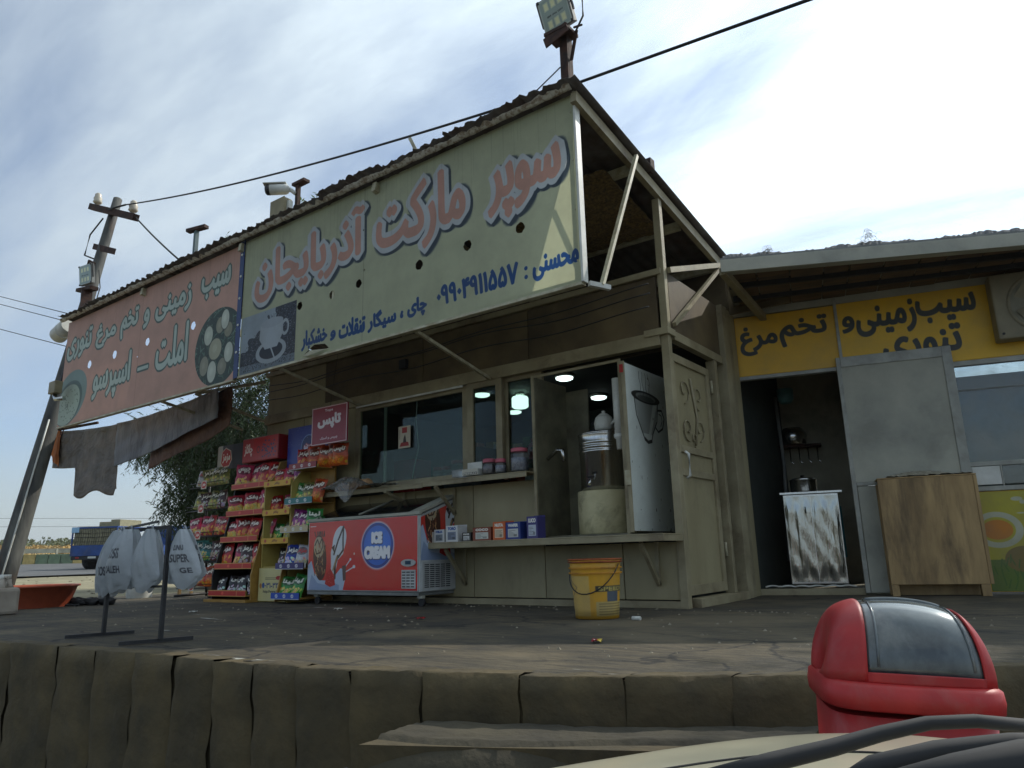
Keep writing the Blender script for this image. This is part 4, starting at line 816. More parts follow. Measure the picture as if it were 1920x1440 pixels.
# ================================================================== masts, camera, pole and wires on the roof
def floodlight(c, yaw, tilt, s_, lab, txt=True):
    """square LED floodlight, glass towards -Y before turning"""
    t = thing('floodlight', lab, 'floodlight', c); Rm = Matrix.Rotation(yaw, 4, 'Z') @ Matrix.Rotation(tilt, 4, 'X')
    T = lambda p: tuple(Vector(c)+(Rm @ Vector(p)))
    def bb(a, nm, mat, par=t, bev=.006):
        m = MB().box(*[v*s_ for v in a]); m.v = [T(p) for p in m.v]; return m.build(nm, mat, par, bev=bev)
    bb((-.5, 0, -.5, .5, .16, .5), 'casing', M['grey']); bb((-.42, .16, -.4, .42, .22, .4), 'heat_sink', M['darkiron'])
    cv = Canvas(1, 1, 260, (176, 188, 180)); cv.rect(.04, .04, .96, .96, (150, 166, 158))
    for i in range(2):
        for j in range(3):
            a, b = .16+.25*j, .12+.52*i; cv.rect(a, b, a+.18, b+.24, (196, 204, 176)); cv.rect(a+.03, b+.03, a+.15, b+.21, (226, 226, 176))
    if txt: cv.text('50W', .2, .44, .36, .5, (70, 80, 80), .004, persian=False); cv.text('IP66 220V', .4, .44, .8, .49, (70, 80, 80), .003, persian=False)
    m = MB().quad((-.47*s_, -.004, -.47*s_), (.47*s_, -.004, -.47*s_), (.47*s_, -.004, .47*s_), (-.47*s_, -.004, .47*s_)); m.v = [T(p) for p in m.v]; m.build('lens_glass', printm('floodlight_glass_'+lab.split()[0], cv, rough=.15, dirt=.3), t)
    for i in (-1, 1): bb((i*.54-.02, .04, -.2, i*.54+.02, .1, .5), 'bracket', M['darkiron'], bev=0)
    for i in (-1, 1):
        for j in (-1, 1): bb((i*.46-.04, -.03, j*.46-.04, i*.46+.04, 0, j*.46+.04), 'corner_clip', M['darkiron'], bev=0)
    return t
XM = -2.56
ms = thing('lamp_mast', 'short rusty steel mast standing on the right corner of the shop roof', 'mast', (XM, 4.32, 3.86))
m = MB(); m.box(XM-.035, 4.29, 3.78, XM+.035, 4.31, 4.42); m.box(XM+.02, 4.31, 3.78, XM+.035, 4.37, 4.42); m.build('channel', M['rust'], ms, bev=.002)
BX('top_plate', M['rust'], ms, XM-.12, 4.2, 4.42, XM+.09, 4.38, 4.45, bev=.002); MB().bar((XM-.12, 4.21, 4.36), (XM+.09, 4.21, 4.42), .01, .09).build('top_lip', M['rust'], ms)
MB().bar((XM+.12, 4.3, 4.42), (XM+.05, 4.32, 4.2), .012, .03).build('flat_stay', M['rust'], ms); MB().bar((XM+.11, 4.28, 4.44), (XM+.2, 4.25, 4.40), .012, .012).build('bolt', M['rust'], ms)
floodlight((XM-.03, 4.24, 4.63), R(-8), R(22), .29, 'square grey floodlight on the tall mast at the corner of the shop roof')
tag(MB().tube([(XM+.08, 4.34, 4.78), (XM+.17, 4.33, 4.72), (XM+.17, 4.33, 4.55), (XM+.08, 4.33, 4.42)], .008, 6).build('cable', M['rubber']), 'short black cable looping out of the back of the corner floodlight', 'cable')
tag(MB().tube([(XM-.03, 4.28, 4.15), (XM-.08, 4.24, 4.08), (XM-.2, 4.2, 3.98), (XM-.45, 4.17, 3.9), (-3.25, 4.16, 3.89)], .005, 6).build('cable', M['rubber']), 'thin cable running down from the corner mast to the eave', 'cable')
# CCTV camera post
cc_ = thing('camera_post', 'small steel post above the cream banner carrying the security camera', 'post', (-5.97, 4.35, 3.88))
m = MB(); m.box(-5.96, 4.34, 3.85, -5.92, 4.38, 4.32); m.build('upright', M['rust'], cc_); BX('arm', M['rust'], cc_, -6.0, 4.32, 4.32, -5.80, 4.40, 4.35)
BX('base_plate', M['darkiron'], cc_, -6.2, 4.24, 3.87, -5.75, 4.4, 3.905)
sc_ = thing('security_camera', 'white bullet security camera with dark lens face on the roof post', 'camera', (-6.13, 4.33, 4.27))
cdir = Vector((-.76, -.63, -.05)).normalized(); c0 = Vector((-6.02, 4.31, 4.285))
MB().tube([c0, c0+cdir*.02, c0+cdir*.04, c0+cdir*.2], [.03, .05, .057, .057], 20).build('housing', M['white'], sc_)
MB().tube([c0+cdir*.2, c0+cdir*.235, c0+cdir*.25], [.0575, .056, .04], 20).build('lens_face', M['black'], sc_)
MB().bar(c0+cdir*.03+Vector((0, 0, .06)), c0+cdir*.27+Vector((0, 0, .06)), .10, .008).build('hood', M['white'], sc_)
MB().tube([c0, c0+Vector((.03, .02, -.03)), Vector((-5.95, 4.34, 4.22))], .022, 10).build('joint', M['white'], sc_)
jb = thing('junction_box', 'cream square junction box with a cable below the security camera', 'box', (-6.13, 4.3, 4.0))
BX('box_body', M['cream'], jb, -6.22, 4.24, 3.95, -5.99, 4.33, 4.16, bev=.008); BX('box_lid', M['cream2'], jb, -6.225, 4.225, 3.945, -5.985, 4.239, 4.165, bev=.006); BX('cable_clamp', M['white'], jb, -5.985, 4.26, 4.02, -5.95, 4.31, 4.12)
# T post
tpz = thing('t_post', 'blue grey steel T shaped post standing on the roof above the pink banner', 'post', (-8.0, 4.4, 3.88))
MB().bar((-7.97, 4.4, 3.88), (-7.97, 4.4, 4.42), .045).build('upright', pm('blue_grey_steel', lin((96, 116, 118)), lin((70, 84, 88)), 8, .6, grime=.5, gcol=(.06, .04, .03), gscale=8), tpz); MB().bar((-8.1, 4.36, 4.44), (-7.82, 4.44, 4.45), .07, .04).build('crossbar', M['rust'], tpz); BX('foot_plate', M['rust'], tpz, -8.25, 4.18, 3.86, -7.65, 4.5, 3.885)
# leaning utility pole
PB, PT = Vector((-11.85, 4.2, -0.1)), Vector((-12.55, 5.3, 6.75))
up_ = thing('utility_pole', 'leaning round utility pole with a short crossarm behind the left end of the pink banner', 'pole', PB)
def px_line(u, v, yy):
    d = Vector(cm @ Vector((u-960, -(v-720), -1365))); return EYE+d*(yy/d.y)
PB = px_line(0, 1120, 3.95); PB.z = -.1; PB = Vector((-11.6, 4.02, -.08)); PT = px_line(221, 374, 5.25)
M['pole'] = pm('weathered_steel_pole', lin((92, 92, 86)), lin((46, 48, 50)), 3, .75, grime=.8, gcol=(.11, .07, .045), gscale=3, stretch=(2, 2, .5), bump=.3)
pts = [PB.lerp(PT, i/10) for i in range(11)]
MB().tube(pts, [.145-.075*i/10 for i in range(11)], 20).build('shaft', M['pole'], up_)
def onp(t, off=(0, 0, 0)): return PB.lerp(PT, t)+Vector(off)
for tz, du, dz_ in ((.96, .93, -.38), ): pass
a = px_line(172, 388, 5.13); b = px_line(255, 408, 5.13); MB().bar(a, b, .1, .11).build('crossarm', M['rust'], up_)
a2 = px_line(175, 462, 5.0); b2 = px_line(216, 472, 5.0); MB().bar(a2, b2, .012, .1).build('bracket', M['rust'], up_)
for p in (a.lerp(b, .13), a.lerp(b, .93)):
    ins = MB().lathe([(.02, -.08), (.02, .0), (.05, .005), (.075, .03), (.06, .07), (.07, .1), (.05, .14), (.055, .17), (.03, .2)], (p.x, p.y, p.z+.08), 18); ins.build('insulator', pm('porcelain', lin((206, 196, 176)), lin((180, 168, 150)), 8, .3), up_)
MB().tube([onp(.94, (-.1, -.1, .0)), onp(.93, (-.5, -.1, -.12)), onp(.9, (-.55, -.1, -.3)), onp(.88, (-.15, -.1, -.35))], .014, 6).build('jumper', M['rubber'], up_)
MB().tube([onp(.80, (-.12, -.1, .02)), onp(.8, (0, -.14, .05)), onp(.8, (.12, -.1, -.02))], .02, 6).build('clamp', M['rust'], up_)
MB().tube([onp(t_, (.12, -.08, -.02)) for t_ in (.03, .1, .18, .25, .33, .40)], .012, 6).build('riser_cable', M['white'], up_)
# overhead wires
def sag(p, q, n=24, s_=.3): return [p.lerp(q, i/n)-Vector((0, 0, 4*s_*(i/n)*(1-i/n))) for i in range(n+1)]
g = 'overhead cables'
p0 = px_line(236, 384, 5.05); p1 = px_line(1068, 161, 4.22)
far = EYE+(px_line(1515, 0, 4.0)-EYE)*1.0; ext = far+(far-p1)*2.5
tag(MB().tube(sag(p0, p1, 40, .12)+sag(p1, ext, 20, .0)[1:], .011, 8).build('overhead_cable', M['rubber']), 'thick black cable crossing the whole sky from the pole past the corner mast', 'cable')
tag(MB().tube([onp(.96, (0, -.1, 0)), (onp(.96)+p0)/2+Vector((0, -.1, -.03)), p0], .015, 6).build('overhead_cable', M['rubber']), 'short tail of the thick cable tied to the top of the leaning pole', 'cable')
tag(MB().tube(sag(b, Vector((-8.02, 4.4, 3.92)), 12, .03), .012, 6).build('stay_wire', M['rubber']), 'straight thin stay wire from the crossarm down to the T shaped post', 'wire')
for k, (v0, u1, v1) in enumerate(((549, 143, 592), (566, 130, 604), (616, 126, 650))):
    a = px_line(-260, v0-62-(4*k), 5.5); b = px_line(u1, v1, 4.7); tag(MB().tube(sag(a, b, 10, .02), .007, 6).build('service_wire', M['rubber']), ('highest', 'middle', 'lowest')[k]+' of the three thin wires reaching the left end of the pink banner', 'wire', 'service wires at left')
# rusty channel post at the left end, flood light on it, white pipe end, boxes
lp_ = thing('channel_post', 'red brown rusty channel post behind the left end of the pink banner', 'post', (-11.2, 4.45, 2.4))
a = px_line(158, 610, 4.45); b = px_line(163, 545, 4.5); MB().bar(px_line(118, 720, 4.4), px_line(150, 605, 4.42), .1, .05).build('lower_length', M['darkiron'], lp_); MB().bar(a, b, .14, .09).build('upright', M['rust'], lp_)
MB().bar(px_line(150, 546, 4.5), px_line(177, 540, 4.5), .12, .05).build('cap_plate', M['rust'], lp_)
fl = px_line(160, 515, 4.45); floodlight(tuple(fl), R(8), R(8), .30, 'small grey floodlight at the left end of the pink banner beside the leaning pole')
tag(MB().tube([fl+Vector((.2, .1, .05)), fl+Vector((.3, .1, -.25)), fl+Vector((.35, .05, -.45)), px_line(200, 572, 4.4)], .008, 6).build('cable', M['rubber']), 'loose wire dangling from the left floodlight to the eave', 'cable')
c1 = px_line(126, 615, 4.35); pipe_ = thing('pipe', 'short fat white plastic pipe end jutting out left of the pink banner', 'pipe', c1)
MB().tube([c1+Vector((.08, 0, .03)), c1+Vector((-.28, 0, -.06))], .12, 24).build('pipe_wall', M['white'], pipe_); MB().tube([c1+Vector((-.1, 0, -.02)), c1+Vector((-.12, 0, -.026))], .126, 24).build('rim', M['white'], pipe_)
c2 = px_line(104, 728, 4.1); bx_ = thing('meter_box', 'small cream square box fixed on the leaning pole below the pink banner', 'box', c2)
m = MB().box(c2.x-.1, c2.y-.05, c2.z-.08, c2.x+.1, c2.y+.05, c2.z+.09); m.build('case', M['cream'], bx_, bev=.008); MB().tube([c2+Vector((0, 0, -.09)), c2+Vector((.05, 0, -.16)), c2+Vector((.18, .05, -.16))], .03, 8).build('bracket', M['steel'], bx_)

# weeds on the roof edge
def weed(x, y, z, h, n, lab, lean=0):
    t = thing('roof_weed', lab, 'weed', (x, y, z), group='weeds growing along the roof edge'); r = random.Random(int(x*100)); m = MB(); s_ = MB()
    for k in range(n):
        a = r.uniform(0, 6.28); l_ = h*r.uniform(.5, 1.1); q = Vector((math.cos(a)*.35+lean, math.sin(a)*.25, 1)).normalized(); p = Vector((x+r.uniform(-.03, .03), y, z))
        s_.tube([p, p+q*l_*.5, p+q*l_+Vector((lean*.1, 0, -.02))], .003, 4)
        for i in range(14):
            c = p+q*l_*(.15+.85*i/14); b = r.uniform(0, 6.28); d = Vector((math.cos(b), math.sin(b), r.uniform(-.1, .7))).normalized(); L_ = h*.22*r.uniform(.6, 1.2); sd2 = d.cross(Vector((0, 0, 1))).normalized()*L_*.13
            m.add([c, c+d*L_*.5+sd2, c+d*L_, c+d*L_*.5-sd2], [(0, 1, 2, 3)])
    s_.build('stem', M['weed'], t); m.build('leaves', M['weed'], t)
weed(-7.0, 4.3, 3.86, .27, 4, 'bushy little weed rooted above the strip between the two banners'); weed(-6.5, 4.35, 3.87, .24, 7, 'spreading weed just left of the security camera post', -.5)
weed(-5.82, 4.4, 3.88, .34, 3, 'tall thin weed right of the security camera post'); weed(-5.05, 4.3, 3.88, .2, 5, 'sparse dry weed midway along the roof edge', .3); weed(-3.7, 4.3, 3.88, .14, 5, 'small dry weed on the roof edge near the corner mast', -.4)
tag(MB().bar((-4.02, 4.2, 3.86), (-4.1, 4.16, 4.06), .03).build('stick', M['steelframe']), 'short broken stick poking up from the eave over the cream banner', 'stick')
tag(MB().bar((-9.45, 4.2, 3.86), (-9.05, 4.15, 3.90), .012).build('twig', M['rust']), 'thin twig lying on the eave over the pink banner', 'twig')

# ================================================================== YELLOW EATERY on the right
YA = Vector((-2.47, 7.40, 0)); YR = R(15)
def yl(u, v, z): q = Matrix.Rotation(YR, 3, 'Z') @ Vector((u, v, 0)); return (YA.x+q.x, YA.y+q.y, z)
ye = thing('eatery_building', 'low roadside eatery with yellow lettered fascia panels and deep plank lined eaves beside the market', 'restaurant', YA, YR)
M['yellow'] = pm('yellow_paint', lin((226, 176, 34)), lin((200, 152, 28)), 2, .5, grime=.25, gcol=(.2, .13, .03))
M['zinc'] = pm('galvanised_sheet', lin((172, 170, 154)), lin((146, 146, 134)), 2.2, .55, grime=.35, gcol=(.14, .13, .10), gscale=2.2, bump=.12, bscale=24)
M['alu'] = pm('aluminium_profile', lin((170, 170, 160)), lin((140, 140, 130)), 6, .4, grime=.4, gcol=(.12, .1, .07))
M['kitchen'] = pm('greasy_kitchen_wall', lin((158, 152, 130)), lin((120, 116, 98)), 1.6, .7, grime=.6, gcol=(.04, .035, .03), gscale=1.2)
def yb(nm, mat, *b, par=ye, bev=.003): return MB().box(*b).build(nm, mat, par, True, bev)
ink = (46, 50, 48)
cv = Canvas(.97, .64, 520, (222, 172, 30), 0.01, 2.19)
cv.text('تخم', .44, 2.45, .91, 2.76, ink, .010); cv.text('مرغ', .04, 2.40, .42, 2.72, ink, .010); cv.noise(.02, 4, 2)
yp = yb('sign_panel', M['yellow'], .0, -.03, 2.19, .975, 0, 2.83); MB().quad((.01, -.0325, 2.195), (.97, -.0325, 2.195), (.97, -.0325, 2.825), (.01, -.0325, 2.825)).build('panel_print', printm('yellow_panel_print', cv, rough=.45, dirt=.3), yp, True)
cv = Canvas(2.35, .72, 420, (226, 178, 34), 1.0, 2.12)
cv.text('و', 1.03, 2.52, 1.15, 2.70, ink, .010); cv.text('زمینی', 1.16, 2.46, 1.70, 2.80, ink, .011); cv.text('سیب', 1.70, 2.52, 2.21, 2.79, ink, .011); cv.text('تنوری', 1.36, 2.13, 2.05, 2.50, ink, .012); cv.noise(.02, 4, 2)
yp = yb('sign_panel', M['yellow'], .995, -.03, 2.12, 3.4, 0, 2.84); MB().quad((1.0, -.0325, 2.125), (3.35, -.0325, 2.125), (3.35, -.0325, 2.835), (1.0, -.0325, 2.835)).build('panel_print', printm('yellow_long_panel_print', cv, rough=.45, dirt=.3), yp, True)
yb('joint_bar', M['alu'], .972, -.05, 2.16, 1.0, -.031, 2.9); yb('lower_rail', M['alu'], 0, -.04, 2.15, .98, .03, 2.188); yb('lower_rail', M['alu'], 1.93, -.04, 2.07, 3.4, .03, 2.118)
yb('door_post', M['cream'], -.07, -.04, 0, 0.0, .05, 2.86); yb('door_post', M['cream'], -.16, -.02, 0, -.075, .05, 2.86); yb('top_beam', M['zinc'], -.1, -.02, 2.845, 3.6, .05, 2.93)
# eaves: fascia, plank soffit with dividing battens, beams
M['plank'] = pm('soffit_plank', lin((118, 92, 66)), lin((84, 70, 56)), 3, .8, grime=.5, gcol=(.05, .04, .035), gscale=3, stretch=(1, 5, 1))
def fv(u): return -1.44+.2*u      # front line of the eave, running in towards the wall to the right
def eave(nm, mat, u0, u1, f0, f1, z0, z1, d0=0, d1=0):
    """slab between fractions f0..f1 of the eave depth"""
    q = [(u0, fv(u0)*(1-f0)+d0), (u1, fv(u1)*(1-f0)+d0), (u1, fv(u1)*(1-f1)+d1), (u0, fv(u0)*(1-f1)+d1)]
    return MB().prism(q, z0, z1, 'z').build(nm, mat, ye, True, .003)
eave('fascia', M['zinc'], .02, 4.6, 0, 0, 2.845, 2.96, 0, .03); MB().bar((.03, -1.40, 2.865), (.30, -.02, 2.80), .06, .07).build('eave_end_beam', M['cream'], ye, True)
eave('fascia_lip', M['zinc'], .02, 4.6, 0, 0, 2.845, 2.857, .031, .10)
k = 0; u = .08
while u < 4.4:
    w_ = .29 if k % 3 else .22
    for f0, f1 in ((.08, .38), (.41, .68), (.70, .98)): dz_ = rnd.uniform(-.004, .004); eave('soffit_plank', M['plank'], u+.006, u+w_-.006, f0, f1, 2.915+dz_, 2.93)
    u += w_; k += 1
for f in (.395, .69): eave('soffit_beam', M['darkiron'], .04, 4.5, f, f, 2.87, 2.935, -.02, .02)
yb('soffit_backing', M['kitchen'], .02, -.9, 2.936, 4.6, -.02, 2.96)
MB().prism([(.02, fv(.02)+.035), (4.7, fv(4.7)+.035), (4.7, 3.2), (.02, 3.2)], 2.961, 2.99, 'z').build('roof_deck', M['grey'], ye, True)
def lump(u, v):
    x = .04+4.6*u; h = .03+.045*abs(math.sin(x*3.1+1))+.03*abs(math.sin(x*11)) + .02*rnd.random()
    return (x, fv(x)+.03+.4*v+rnd.uniform(-.01, .01), 2.965+.7*(h if 0.1 < v < .9 else 0.0)*(1 if v < .6 else .7))
MB().grid(lump, 260, 6, False).build('roof_edge_bundle', pm('grey_fibre_roll', lin((128, 128, 126)), lin((86, 86, 88)), 30, .95, bump=.8, bscale=50), ye, True)
for uc, sz in ((1.25, .13), (.42, .06)):
    m = MB(); r = random.Random(int(uc*100))
    for k in range(int(60*sz/.16)):
        a = r.uniform(-.9, .9); x, z = uc+math.sin(a)*sz*r.random(), 3.0+sz*r.random()*math.cos(a)
        n_ = 4; c_ = (x, fv(x)+.06+r.uniform(-.03, .03), z); q = .022; m.tube([(c_[0]+q*math.cos(t), c_[1], c_[2]+q*math.sin(t)) for t in (0, 1.05, 2.09, 3.14)], .0012, 3, caps=False)
    m.build('wire_mesh_tuft', M['alu'], ye, True)
# kitchen seen through the doorway
yb('kitchen_wall', M['kitchen'], -.1, 1.6, 0, 1.2, 1.65, 2.85); yb('kitchen_wall', M['kitchen'], -.1, .06, 0, -.06, 1.6, 2.85); yb('kitchen_wall', M['kitchen'], 1.3, .06, 0, 1.34, 1.6, 2.85); yb('kitchen_ceiling', M['kitchen'], -.1, .06, 2.86, 3.5, 1.6, 2.9); yb('kitchen_floor', M['kitchen'], -.06, .0, .0, 1.3, 1.6, .035)
yb('threshold', M['cream'], 0, -.05, 0, .93, .0, .06)
# big zinc sheet door with its frame, two leaves one above the other
dz = MB().box(.95, -.075, 1.035, 1.92, -.055, 2.26).build('sliding_door', M['zinc'], ye, True, .003)
for b in ((.93, -.085, .02, .97, -.05, 2.27), (1.85, -.088, 1.02, 1.93, -.052, 2.27), (.971, -.086, 2.17, 1.849, -.051, 2.27)): MB().box(*b).build('door_stile', M['alu'], dz, True, .003)
MB().box(.971, -.082, 1.0, 1.849, -.053, 1.034).build('mid_rail', M['alu'], dz, True, .003)
MB().box(.975, -.07, .02, 1.85, -.055, .998).build('lower_leaf', M['zinc'], dz, True, .003)
# window on the right with small panes below and a painted mural panel
yb('window_back', pm('window_dim', lin((96, 110, 112)), lin((78, 90, 92)), 1.5, .3), 1.95, .5, .9, 3.4, .52, 2.07)
wn = yb('window', M['alu'], 1.935, -.03, 1.125, 3.4, .0, 1.165); MB().box(1.94, -.02, 1.165, 3.4, -.014, 2.07).build('pane', glassm('dusty_window_glass', tint=(.75, .8, .78), refl=.8, dirt=.16, base=.06), wn, True); MB().box(1.94, -.028, 1.83, 3.4, -.022, 1.845).build('blind_rail', M['grey'], wn, True)
for k in range(6):
    a = 1.94+.235*k; yb('small_pane', MATS['dusty_window_glass'] if k % 2 else M['white'], a+.008, -.03, .955, a+.227, -.022, 1.12)
    yb('pane_bar', M['alu'], a-.006, -.035, .94, a+.006, -.02, 1.124)
yb('window_sill', M['alu'], 1.93, -.045, .90, 3.4, .0, .94)
cv = Canvas(1.46, .9, 260, (170, 160, 44)); rr = random.Random(3)
cv.rect(0, 0, 1.46, .28, (92, 112, 36)); cv.ell(.12, .55, .17, .14, (176, 176, 150), ring=.05); cv.ell(.12, .55, .12, .09, (190, 120, 30)); cv.ell(.5, .4, .2, .15, (150, 110, 40)); cv.ell(.3, .28, .16, .12, (120, 100, 40)); cv.ell(.75, .3, .2, .16, (140, 96, 40))
for k in range(60): cv.ell(rr.uniform(.3, 1.4), rr.uniform(.45, .85), rr.uniform(.01, .05), rr.uniform(.006, .02), (176, 176, 150))
for k in range(90): x = rr.uniform(0, 1.46); z = rr.uniform(0, .3); cv.line([(x, z), (x+rr.uniform(-.03, .03), z+.07)], .01, (70, 100, 30))
mp_ = yb('mural_panel', M['yellow'], 1.94, -.03, .02, 3.4, .0, .895); MB().quad((1.945, -.0325, .025), (3.39, -.0325, .025), (3.39, -.0325, .89), (1.945, -.0325, .89)).build('mural_print', printm('food_mural', cv, rough=.45, dirt=.5), mp_, True)
yb('end_wall', M['kitchen'], 3.4, .0, 0, 3.45, 3, 2.9)
# things at the eatery
wb = thing('plywood_counter', 'stained plywood fronted counter box standing before the zinc door', 'counter', yl(1.52, -.2, 0), YR)
M['ply'] = pm('stained_plywood', lin((178, 148, 100)), lin((136, 110, 72)), 2.2, .6, grime=.75, gcol=(.05, .032, .018), gscale=1.6, stretch=(3.2, 1, .55), bump=.15, bscale=20)
def lb(nm, mat, par, *b, bev=.003): return MB().box(*b).build(nm, mat, par, True, bev)
lb('front_board', M['ply'], wb, -.39, -.10, .10, .37, -.085, 1.03); lb('side_board', M['ply'], wb, .372, -.10, .10, .40, .17, 1.03); lb('leg', M['ply'], wb, .30, -.10, 0, .37, -.03, .098); lb('leg', M['ply'], wb, -.39, -.10, 0, -.33, -.03, .098); lb('back_batten', M['ply'], wb, -.39, .1, .0, .36, .13, 1.0); lb('top_board', M['ply'], wb, -.39, -.10, 1.032, .40, .17, 1.045)
def crk(u, v): return (-.3+.68*u, -.1+.26*v, 1.048+.045*math.sin(math.pi*v)*math.sin(math.pi*min(1, u*1.2+.02))+rnd.uniform(0, .014))
pf = MB().grid(crk, 36, 12); pf.v = [yl(1.52+p[0], -.2+p[1], p[2]) for p in pf.v]; tag(pf.build('plastic_sheet', pm('crinkled_clear_film', lin((176, 170, 150)), lin((140, 132, 112)), 20, .25, bump=.6, bscale=40), solid=.002), 'crinkled clear plastic sheet folded on top of the plywood counter', 'plastic sheet')
fan = thing('air_cooler', 'square grey air cooler unit with a round propeller fan high on the yellow fascia', 'air cooler', yl(2.68, -.1, 2.24), YR)
M['acgrey'] = pm('cooler_casing', lin((150, 140, 112)), lin((120, 112, 90)), 3, .6, grime=.5)
m = MB(); m.box(-.38, -.12, 0, .38, .05, .62); m.build('casing', M['acgrey'], fan, True, .015)
MB().lathe([(.25, -.125), (.265, -.14), (.28, -.125)], (0, 0, .31), 32, 'y', close=False).build('fan_ring', M['acgrey'], fan, True); MB().lathe([(.25, -.1215), (.001, -.1215)], (0, 0, .31), 32, 'y', close=False).build('fan_well', M['kitchen'], fan, True)
for k in range(5):
    a = k*2*math.pi/5; vs = []
    for r_, wd in ((.05, .3), (.14, .42), (.23, .34)):
        for s_ in (-1, 1): vs.append((r_*math.cos(a+s_*wd), -.135+s_*.02, .31+r_*math.sin(a+s_*wd)))
    MB().add(vs, [(0, 1, 3, 2), (2, 3, 5, 4)]).build('fan_blade', M['acgrey'], fan, True, solid=0 or .003)
MB().lathe([(.055, -.16), (.055, -.125)], (0, 0, .31), 20, 'y').build('hub', M['acgrey'], fan, True)
for i in (-1, 1): MB().lathe([(.012, -.127), (.012, -.12)], (i*.34, 0, .05), 8, 'y').build('bolt', M['darkiron'], fan, True)
sc = thing('steel_cupboard', 'dented shiny stainless steel two door cupboard in the eatery doorway', 'cupboard', yl(.55, .42, .04), YR)
lb('carcass', M['steel'], sc, -.26, -.16, .05, .26, .2, .93); lb('top_sheet', M['steel'], sc, -.29, -.19, .932, .3, .22, .955)
for s_ in (0, 1):
    x0 = -.255+.256*s_
    def dent(u, v, x0=x0): 
        x = x0+.25*u; z = .07+.84*v; e = .03*(abs(u-.5) < .33 and .08 < v < .92); return (x, -.163-.008*math.sin(3*math.pi*u)**2*max(0, min(1, (v-.06)*9, (.95-v)*9))-.0022*math.sin(x*40+z*9)*math.sin(z*13)-rnd.random()*.0006, z)
    MB().grid(dent, 18, 30).build('cupboard_door', M['crump'], sc, True)
lb('side_towel', pm('teal_cloth', lin((40, 96, 100)), lin((30, 70, 76)), 8, .9), sc, .262, -.1, .3, .28, .1, .8)
MB().tube([(-.06, -.19, .8), (-.06, -.21, .78), (-.06, -.19, .74)], .006, 6).build('handle', M['steel'], sc, True)
pot = thing('cooking_pot', 'lidded aluminium cooking pot standing on the steel cupboard', 'pot', yl(.50, .42, 1.0), YR)
MB().lathe([(.12, 0), (.13, .01), (.13, .12), (.138, .125)], (0, 0, 0), 28).build('pot_body', M['steel'], pot, True); MB().lathe([(.136, 0), (.10, .02), (.02, .03), (.02, .05), (.002, .055)], (0, 0, .126), 28).build('pot_lid', M['steel'], pot, True)
wl = thing('wall_rack', 'small dark kitchen wall shelf with hanging ladles deep inside the doorway', 'rack', yl(.5, 1.5, 1.6), YR)
lb('shelf_board', M['rust'], wl, -.25, -.1, .0, .25, .08, .03)
for k in range(5): MB().tube([(-.2+.1*k, -.06, 0), (-.2+.1*k, -.07, -.16), (-.17+.1*k, -.1, -.2)], .008, 6).build('ladle', M['steel'], wl, True)
MB().lathe([(.14, 0), (.16, .12), (.1, .2)], (-.05, -.02, .035), 20).build('bowl', M['steel'], wl, True)
tag(MB().tube([yl(.3, 1.3, 2.2), yl(.32, 1.3, 1.4), yl(.3, 1.2, .9), yl(.26, 1.2, .3)], .02, 8).build('gas_pipe', M['grey']), 'grey pipe running down the kitchen wall behind the steel cupboard', 'pipe')
tag(MB().tube([yl(.05+.03*i, -.0+.02*math.sin(i*.9), .075+.012*abs(math.sin(i*.7))) for i in range(28)], .009, 6).build('hose', M['white']), 'thin pale hose lying across the eatery doorway floor', 'hose')
tag(MB().lathe([(.09, 0), (.085, -.12), (.06, -.16)], yl(.42, .9, 2.2), 18).build('pendant_shade', pm('teal_enamel', lin((84, 130, 130)), lin((60, 100, 100)))), 'small teal enamel lamp shade inside the eatery doorway', 'lamp shade')

